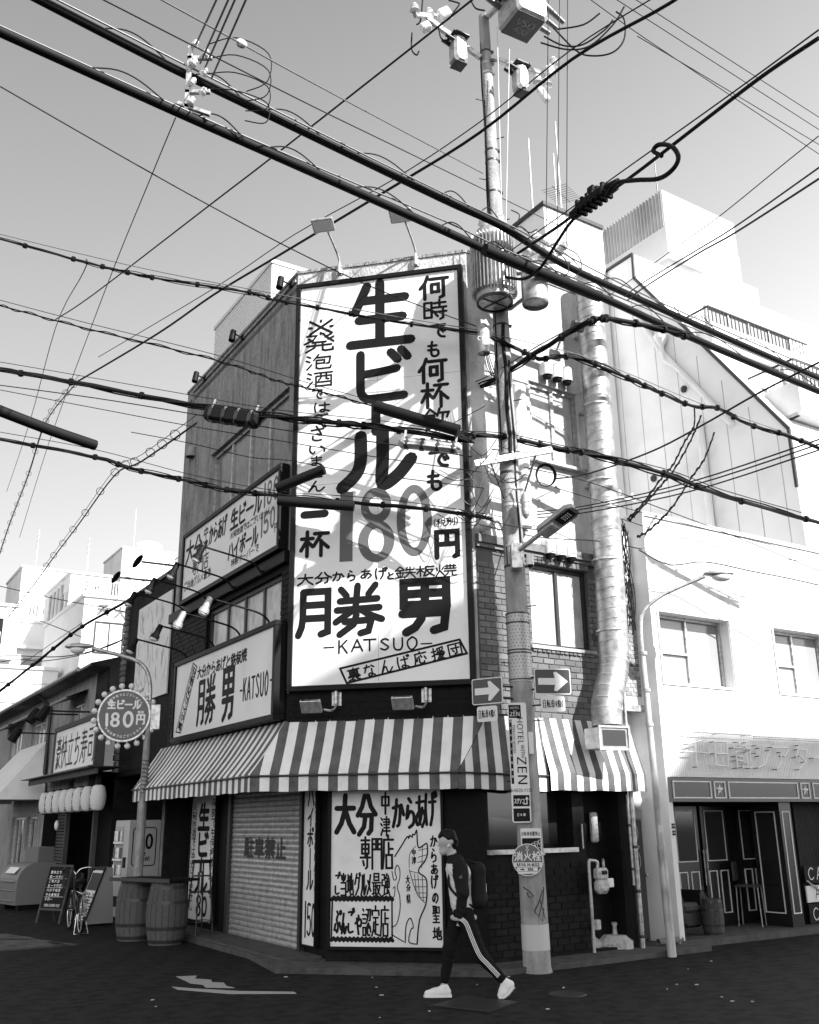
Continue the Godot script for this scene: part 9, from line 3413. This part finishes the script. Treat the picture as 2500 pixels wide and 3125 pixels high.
func build_person() -> void:
	var O := v3(0.45, 0, -11.5)
	var P := thing("person", "person in black and white track jacket and striped track pants striding left", "person", Transform3D(Basis(), O))
	var V := func(x: float, y: float, z: float) -> Vector3: return v3(x - 0.45, y, z)
	var hipN: Vector3 = V.call(0.53, 0.86, 0.085)
	var hipF: Vector3 = V.call(0.5, 0.86, -0.085)
	var kneeN: Vector3 = V.call(0.70, 0.43, 0.1)
	var ankN: Vector3 = V.call(0.945, 0.165, 0.1)
	var kneeF: Vector3 = V.call(0.375, 0.47, -0.08)
	var ankF: Vector3 = V.call(0.305, 0.11, -0.07)
	var shN: Vector3 = V.call(0.5, 1.33, 0.165)
	var elN: Vector3 = V.call(0.525, 1.07, 0.215)
	var wrN: Vector3 = V.call(0.485, 0.845, 0.185)
	var shF: Vector3 = V.call(0.48, 1.33, -0.165)
	var elF: Vector3 = V.call(0.5, 1.07, -0.21)
	var wrF: Vector3 = V.call(0.46, 0.845, -0.185)
	var neck: Vector3 = V.call(0.455, 1.39, 0.0)
	# body: head, neck, limbs and hands in one skin
	var body := G.new()
	var bones := [
		[V.call(0.39, 1.605, 0.022), V.call(0.39, 1.605, -0.022), 0.078, 0.078],
		[V.call(0.345, 1.6, 0.015), V.call(0.345, 1.6, -0.015), 0.062, 0.062],
		[V.call(0.345, 1.57, 0.0), V.call(0.335, 1.495, 0.0), 0.062, 0.044],
		[V.call(0.38, 1.52, 0.03), V.call(0.325, 1.485, 0.008), 0.03, 0.022],
		[V.call(0.38, 1.52, -0.03), V.call(0.325, 1.485, -0.008), 0.03, 0.022],
		[V.call(0.31, 1.478, 0.006), V.call(0.31, 1.478, -0.006), 0.02, 0.02],
		[V.call(0.4, 1.53, 0.0), V.call(0.445, 1.38, 0.0), 0.055, 0.058]]
	flesh(body, bones, 0.007, 0.03, func(_p): return 0.4)
	var face := G.new()
	flesh(face, [[V.call(0.293, 1.585, 0.0), V.call(0.273, 1.552, 0.0), 0.008, 0.013], [V.call(0.287, 1.545, 0.014), V.call(0.287, 1.545, -0.014), 0.01, 0.01], [V.call(0.29, 1.517, 0.016), V.call(0.29, 1.517, -0.016), 0.008, 0.008], [V.call(0.292, 1.506, 0.014), V.call(0.292, 1.506, -0.014), 0.008, 0.008], [V.call(0.298, 1.603, 0.03), V.call(0.294, 1.606, 0.012), 0.01, 0.008], [V.call(0.298, 1.603, -0.03), V.call(0.294, 1.606, -0.012), 0.01, 0.008]], 0.004, 0.008, func(p): return 0.26 if p.y < 1.52 and p.y > 1.5 else 0.4)
	body.v.append_array(face.v); body.n.append_array(face.n); body.c.append_array(face.c)
	# trunk, arms, hands and ankles of the same body
	var rest := [
		[shN, shF, 0.075, 0.075], [V.call(0.5, 1.3, 0.0), V.call(0.52, 0.9, 0.0), 0.1, 0.1], [shN, elN, 0.045, 0.038], [elN, wrN, 0.036, 0.026], [shF, elF, 0.045, 0.038], [elF, wrF, 0.036, 0.026],
		[neck, V.call(0.47, 1.32, 0.0), 0.055, 0.07],
		[hipN, kneeN, 0.07, 0.05], [kneeN, ankN, 0.046, 0.034], [hipF, kneeF, 0.07, 0.05], [kneeF, ankF, 0.046, 0.034], [hipN, hipF, 0.09, 0.09]]
	flesh(body, rest, 0.014, 0.03, func(_p): return 0.4)
	for s in [1, -1]:
		var w: Vector3 = wrN if s > 0 else wrF
		var hand := []
		var palm := w + v3(0.03, -0.05, -0.1 * s)
		hand.append([w, palm, 0.02, 0.024])
		for k in 4:
			var r0 := palm + v3(0.022 - k * 0.016, -0.022, 0.004 * s)
			var r1 := r0 + v3(-0.014, -0.034 + 0.004 * absf(k - 1.3), 0.002 * s)
			var r2 := r1 + v3(-0.02, -0.018, -0.004 * s)
			hand.append([r0, r1, 0.009, 0.0085])
			hand.append([r1, r2, 0.0085, 0.0075])
		hand.append([palm + v3(-0.018, 0.02, 0.006 * s), palm + v3(-0.042, -0.012, 0.012 * s), 0.01, 0.009])
		hand.append([palm + v3(-0.042, -0.012, 0.012 * s), palm + v3(-0.05, -0.04, 0.01 * s), 0.009, 0.008])
		flesh(body, hand, 0.004, 0.008, func(_p): return 0.4)
	var skin := vmat(0.55)
	part(P, body, "body", skin)
	# ears, eye, brow, earbud
	for s in [1, -1]:
		var er := G.new()
		er.ball(V.call(0.392, 1.555, 0.083 * s), v3(0.02, 0.033, 0.011), 12, Basis(Vector3.UP, 0.35 * s))
		part(P, er, "ear", M.skin)
		var ey := G.new()
		ey.ball(V.call(0.296, 1.586, 0.03 * s), v3(0.009, 0.007, 0.013), 10)
		part(P, ey, "eye", M.ink)
		var bw := G.new()
		bw.tube([V.call(0.291, 1.606, 0.012 * s), V.call(0.293, 1.611, 0.03 * s), V.call(0.306, 1.608, 0.046 * s)], 0.005, 6)
		part(P, bw, "eyebrow", M.hair)
	var eb := G.new()
	eb.tube([V.call(0.383, 1.557, 0.092), V.call(0.375, 1.535, 0.093)], 0.006, 8)
	part(P, eb, "earbud", M.porcelain)
	# hair
	var hair := G.new()
	flesh(hair, [[V.call(0.4, 1.645, 0.02), V.call(0.4, 1.645, -0.02), 0.08, 0.08], [V.call(0.435, 1.59, 0.02), V.call(0.435, 1.59, -0.02), 0.062, 0.062], [V.call(0.44, 1.535, 0.02), V.call(0.44, 1.535, -0.02), 0.036, 0.036], [V.call(0.34, 1.675, 0.03), V.call(0.34, 1.675, -0.03), 0.045, 0.045], [V.call(0.305, 1.655, 0.03), V.call(0.3, 1.64, -0.03), 0.028, 0.028], [V.call(0.385, 1.62, 0.074), V.call(0.372, 1.575, 0.076), 0.022, 0.01], [V.call(0.385, 1.62, -0.074), V.call(0.372, 1.575, -0.076), 0.022, 0.01]], 0.006, 0.03, func(_p): return 0.01, 0.004)
	part(P, hair, "hair", vmat(0.5))
	# track jacket: pale panels, black raglan sleeves and collar
	var jk := G.new()
	var jb := [[V.call(0.47, 1.3, 0.11), V.call(0.47, 1.3, -0.11), 0.095, 0.095], [V.call(0.53, 1.26, 0.1), V.call(0.53, 1.26, -0.1), 0.095, 0.095], [V.call(0.47, 1.3, 0.05), V.call(0.5, 0.95, 0.05), 0.115, 0.105], [V.call(0.47, 1.3, -0.05), V.call(0.5, 0.95, -0.05), 0.115, 0.105], [V.call(0.54, 1.2, 0.0), V.call(0.56, 0.95, 0.0), 0.1, 0.09], [V.call(0.53, 0.96, 0.06), V.call(0.54, 0.84, 0.06), 0.11, 0.1], [V.call(0.53, 0.96, -0.06), V.call(0.54, 0.84, -0.06), 0.11, 0.1],
		[shN, elN, 0.082, 0.066], [elN, wrN, 0.064, 0.045], [shF, elF, 0.082, 0.066], [elF, wrF, 0.064, 0.045],
		[V.call(0.455, 1.36, 0.0), V.call(0.43, 1.43, 0.0), 0.085, 0.062], [V.call(0.49, 1.38, 0.05), V.call(0.49, 1.38, -0.05), 0.07, 0.07]]
	var dseg := func(p: Vector3, a: Vector3, b: Vector3) -> float:
		var t := clampf((p - a).dot(b - a) / (b - a).length_squared(), 0, 1)
		return p.distance_to(a.lerp(b, t))
	var jp := func(p: Vector3) -> float:
		if p.y > 1.36:
			return 0.012
		for e in [[shN, elN, 0.094, wrN], [shF, elF, 0.094, wrF]]:
			if dseg.call(p, e[0], e[1]) < 0.089 or dseg.call(p, e[1], e[3]) < 0.071:
				return 0.012
			var up: Vector3 = e[0] + v3(-0.03, 0.09, -signf(e[0].z) * 0.09)
			if dseg.call(p, e[0], up) < 0.075:
				return 0.012
		return 0.62
	flesh(jk, jb, 0.0095, 0.035, jp, 0.0025)
	part(P, jk, "jacket", vmat(0.75))
	var hem := G.new()
	var hp := []
	for i in 25:
		var a := TAU * i / 24
		hp.append(V.call(0.535 + cos(a) * 0.118, 0.80, sin(a) * 0.158))
	hem.tube(hp, 0.028, 10, false)
	part(P, hem, "jacket_hem", M.cloth_white)
	# badge on the sleeve
	var bd := G.new()
	for k in 3:
		var x := 0.483 + k * 0.013
		bd.quad(V.call(x, 1.215, 0.268), V.call(x + 0.008, 1.215, 0.269), V.call(x + 0.014 - k * 0.002, 1.228 + k * 0.012, 0.266), V.call(x + 0.004, 1.234 + k * 0.012, 0.266))
	part(P, bd, "sleeve_badge", mat(0.12, 0.7))
	# track pants
	var pt := G.new()
	var pb := [[V.call(0.53, 0.84, 0.07), V.call(0.53, 0.84, -0.07), 0.105, 0.105], [hipN, kneeN, 0.1, 0.072], [kneeN, ankN + v3(-0.03, 0.035, 0), 0.072, 0.05], [hipF, kneeF, 0.1, 0.072], [kneeF, ankF + v3(0.01, 0.06, 0), 0.072, 0.05]]
	flesh(pt, pb, 0.0105, 0.04, func(_p): return 0.009, 0.003)
	part(P, pt, "track_pants", vmat(0.85))
	# three white stripes down the near leg
	for k in 3:
		var sg := G.new()
		var o := (k - 1) * 0.017
		var pts := [V.call(0.5, 0.8, 0.19), hipN.lerp(kneeN, 0.25) + v3(-0.02, 0, 0.102), hipN.lerp(kneeN, 0.6) + v3(-0.02, 0, 0.09), kneeN + v3(-0.015, 0.01, 0.078), kneeN.lerp(ankN, 0.35) + v3(-0.01, 0.005, 0.07), kneeN.lerp(ankN, 0.82) + v3(-0.015, 0.015, 0.058)]
		var q := []
		for i in pts.size():
			var d: Vector3 = (pts[mini(i + 1, pts.size() - 1)] - pts[maxi(i - 1, 0)]).normalized()
			q.append(pts[i] + d.cross(v3(0, 0, 1)).normalized() * o)
		sg.tube(sm3(q, 5), 0.006, 6)
		part(P, sg, "stripe", mat(0.66, 0.8))
	# shoes
	for s in 2:
		var sh := G.new()
		if s == 0:
			flesh(sh, [[V.call(0.335, 0.05, -0.07), V.call(0.2, 0.045, -0.07), 0.045, 0.043], [V.call(0.2, 0.045, -0.07), V.call(0.125, 0.035, -0.07), 0.043, 0.034], [V.call(0.31, 0.09, -0.07), V.call(0.31, 0.06, -0.07), 0.047, 0.047], [V.call(0.29, 0.085, -0.07), V.call(0.22, 0.06, -0.07), 0.03, 0.03]], 0.006, 0.02, func(_p): return 0.72)
			var so := G.new()
			so.ext(PackedVector2Array([Vector2(0.385, -0.045), Vector2(0.39, 0.04), Vector2(0.3, 0.045), Vector2(0.18, 0.05), Vector2(0.1, 0.035), Vector2(0.082, 0.0), Vector2(0.1, -0.035), Vector2(0.18, -0.048), Vector2(0.3, -0.045)]), 0.0, 0.024, Transform3D(Basis(Vector3.RIGHT, v3(0, 0, -1), Vector3.UP), v3(-0.45, 0.0, -0.07)))
			part(P, sh, "shoe", vmat(0.55))
			part(P, so, "sole", M.shoe)
		else:
			flesh(sh, [[V.call(1.005, 0.135, 0.1), V.call(0.94, 0.06, 0.1), 0.047, 0.045], [V.call(0.94, 0.06, 0.1), V.call(0.9, 0.035, 0.1), 0.045, 0.033], [V.call(0.96, 0.16, 0.1), V.call(0.97, 0.13, 0.1), 0.046, 0.046], [V.call(0.93, 0.125, 0.1), V.call(0.91, 0.075, 0.1), 0.03, 0.03]], 0.006, 0.02, func(_p): return 0.72)
			part(P, sh, "shoe", vmat(0.55))
			var so := G.new()
			so.tube([V.call(1.05, 0.115, 0.1), V.call(0.985, 0.045, 0.1), V.call(0.93, 0.012, 0.1), V.call(0.88, 0.014, 0.1)], 0.016, 8, true)
			so.tube([V.call(1.045, 0.12, 0.075), V.call(0.98, 0.048, 0.07), V.call(0.93, 0.014, 0.07), V.call(0.885, 0.014, 0.08)], 0.014, 8, true)
			so.tube([V.call(1.045, 0.12, 0.125), V.call(0.98, 0.048, 0.13), V.call(0.93, 0.014, 0.13), V.call(0.885, 0.014, 0.12)], 0.014, 8, true)
			part(P, so, "sole", M.shoe)
	# backpack
	var B := thing("backpack", "black backpack worn on the walking person's back", "backpack", Transform3D(Basis(v3(0, 0, 1), deg_to_rad(-3)), v3(0.705, 1.13, -11.5)))
	var bg := G.new()
	flesh(bg, [[v3(0, 0.17, 0.06), v3(0, 0.17, -0.06), 0.075, 0.075], [v3(0.005, -0.15, 0.07), v3(0.005, -0.15, -0.07), 0.085, 0.085], [v3(0, 0.15, 0.06), v3(0.005, -0.15, 0.07), 0.078, 0.085], [v3(0, 0.15, -0.06), v3(0.005, -0.15, -0.07), 0.078, 0.085], [v3(0, 0.1, 0), v3(0, -0.1, 0), 0.08, 0.08], [v3(0.06, -0.12, 0.05), v3(0.06, -0.12, -0.05), 0.05, 0.05]], 0.012, 0.03, func(_p): return 0.012)
	part(B, bg, "bag", vmat(0.7))
	var bs := G.new()
	for s in [-1, 1]:
		bs.tube(sm3([v3(-0.04, 0.22, 0.07 * s), v3(-0.13, 0.25, 0.1 * s), v3(-0.29, 0.17, 0.11 * s), v3(-0.33, 0.0, 0.13 * s), v3(-0.2, -0.14, 0.165 * s), v3(-0.05, -0.22, 0.12 * s)], 5), 0.014, 8)
	part(B, bs, "shoulder_strap", M.black)
	var bz := G.new()
	bz.tube([v3(0.085, 0.02, 0.06), v3(0.09, -0.12, 0.07)], 0.004, 6)
	part(B, bz, "zip", M.alu)

func build_litter() -> void:
	var r := RandomNumberGenerator.new()
	r.seed = 77
	for k in 26:
		var x := r.randf_range(-3.5, 4.5)
		var z := r.randf_range(-13.6, -9.5)
		if k < 10:
			x = r.randf_range(1.5, 4.0)
			z = r.randf_range(-14.3, -11.0)
		var g := G.new()
		var s := r.randf_range(0.008, 0.022)
		g.cbox(v3(0, 0.004, 0), v3(s * 2.2, 0.006, s), 0.002)
		one(g, "paper_scrap", M.paper, "tiny pale scrap of litter lying on the dark asphalt", "litter", Transform3D(Basis(Vector3.UP, r.randf() * TAU), v3(x, 0.0, z)), "litter scraps on the asphalt")

func v3(x: float, y: float, z: float) -> Vector3:
	return Vector3(x, y, z)

func pos(p: Vector3) -> Transform3D:
	return Transform3D(Basis(), p)
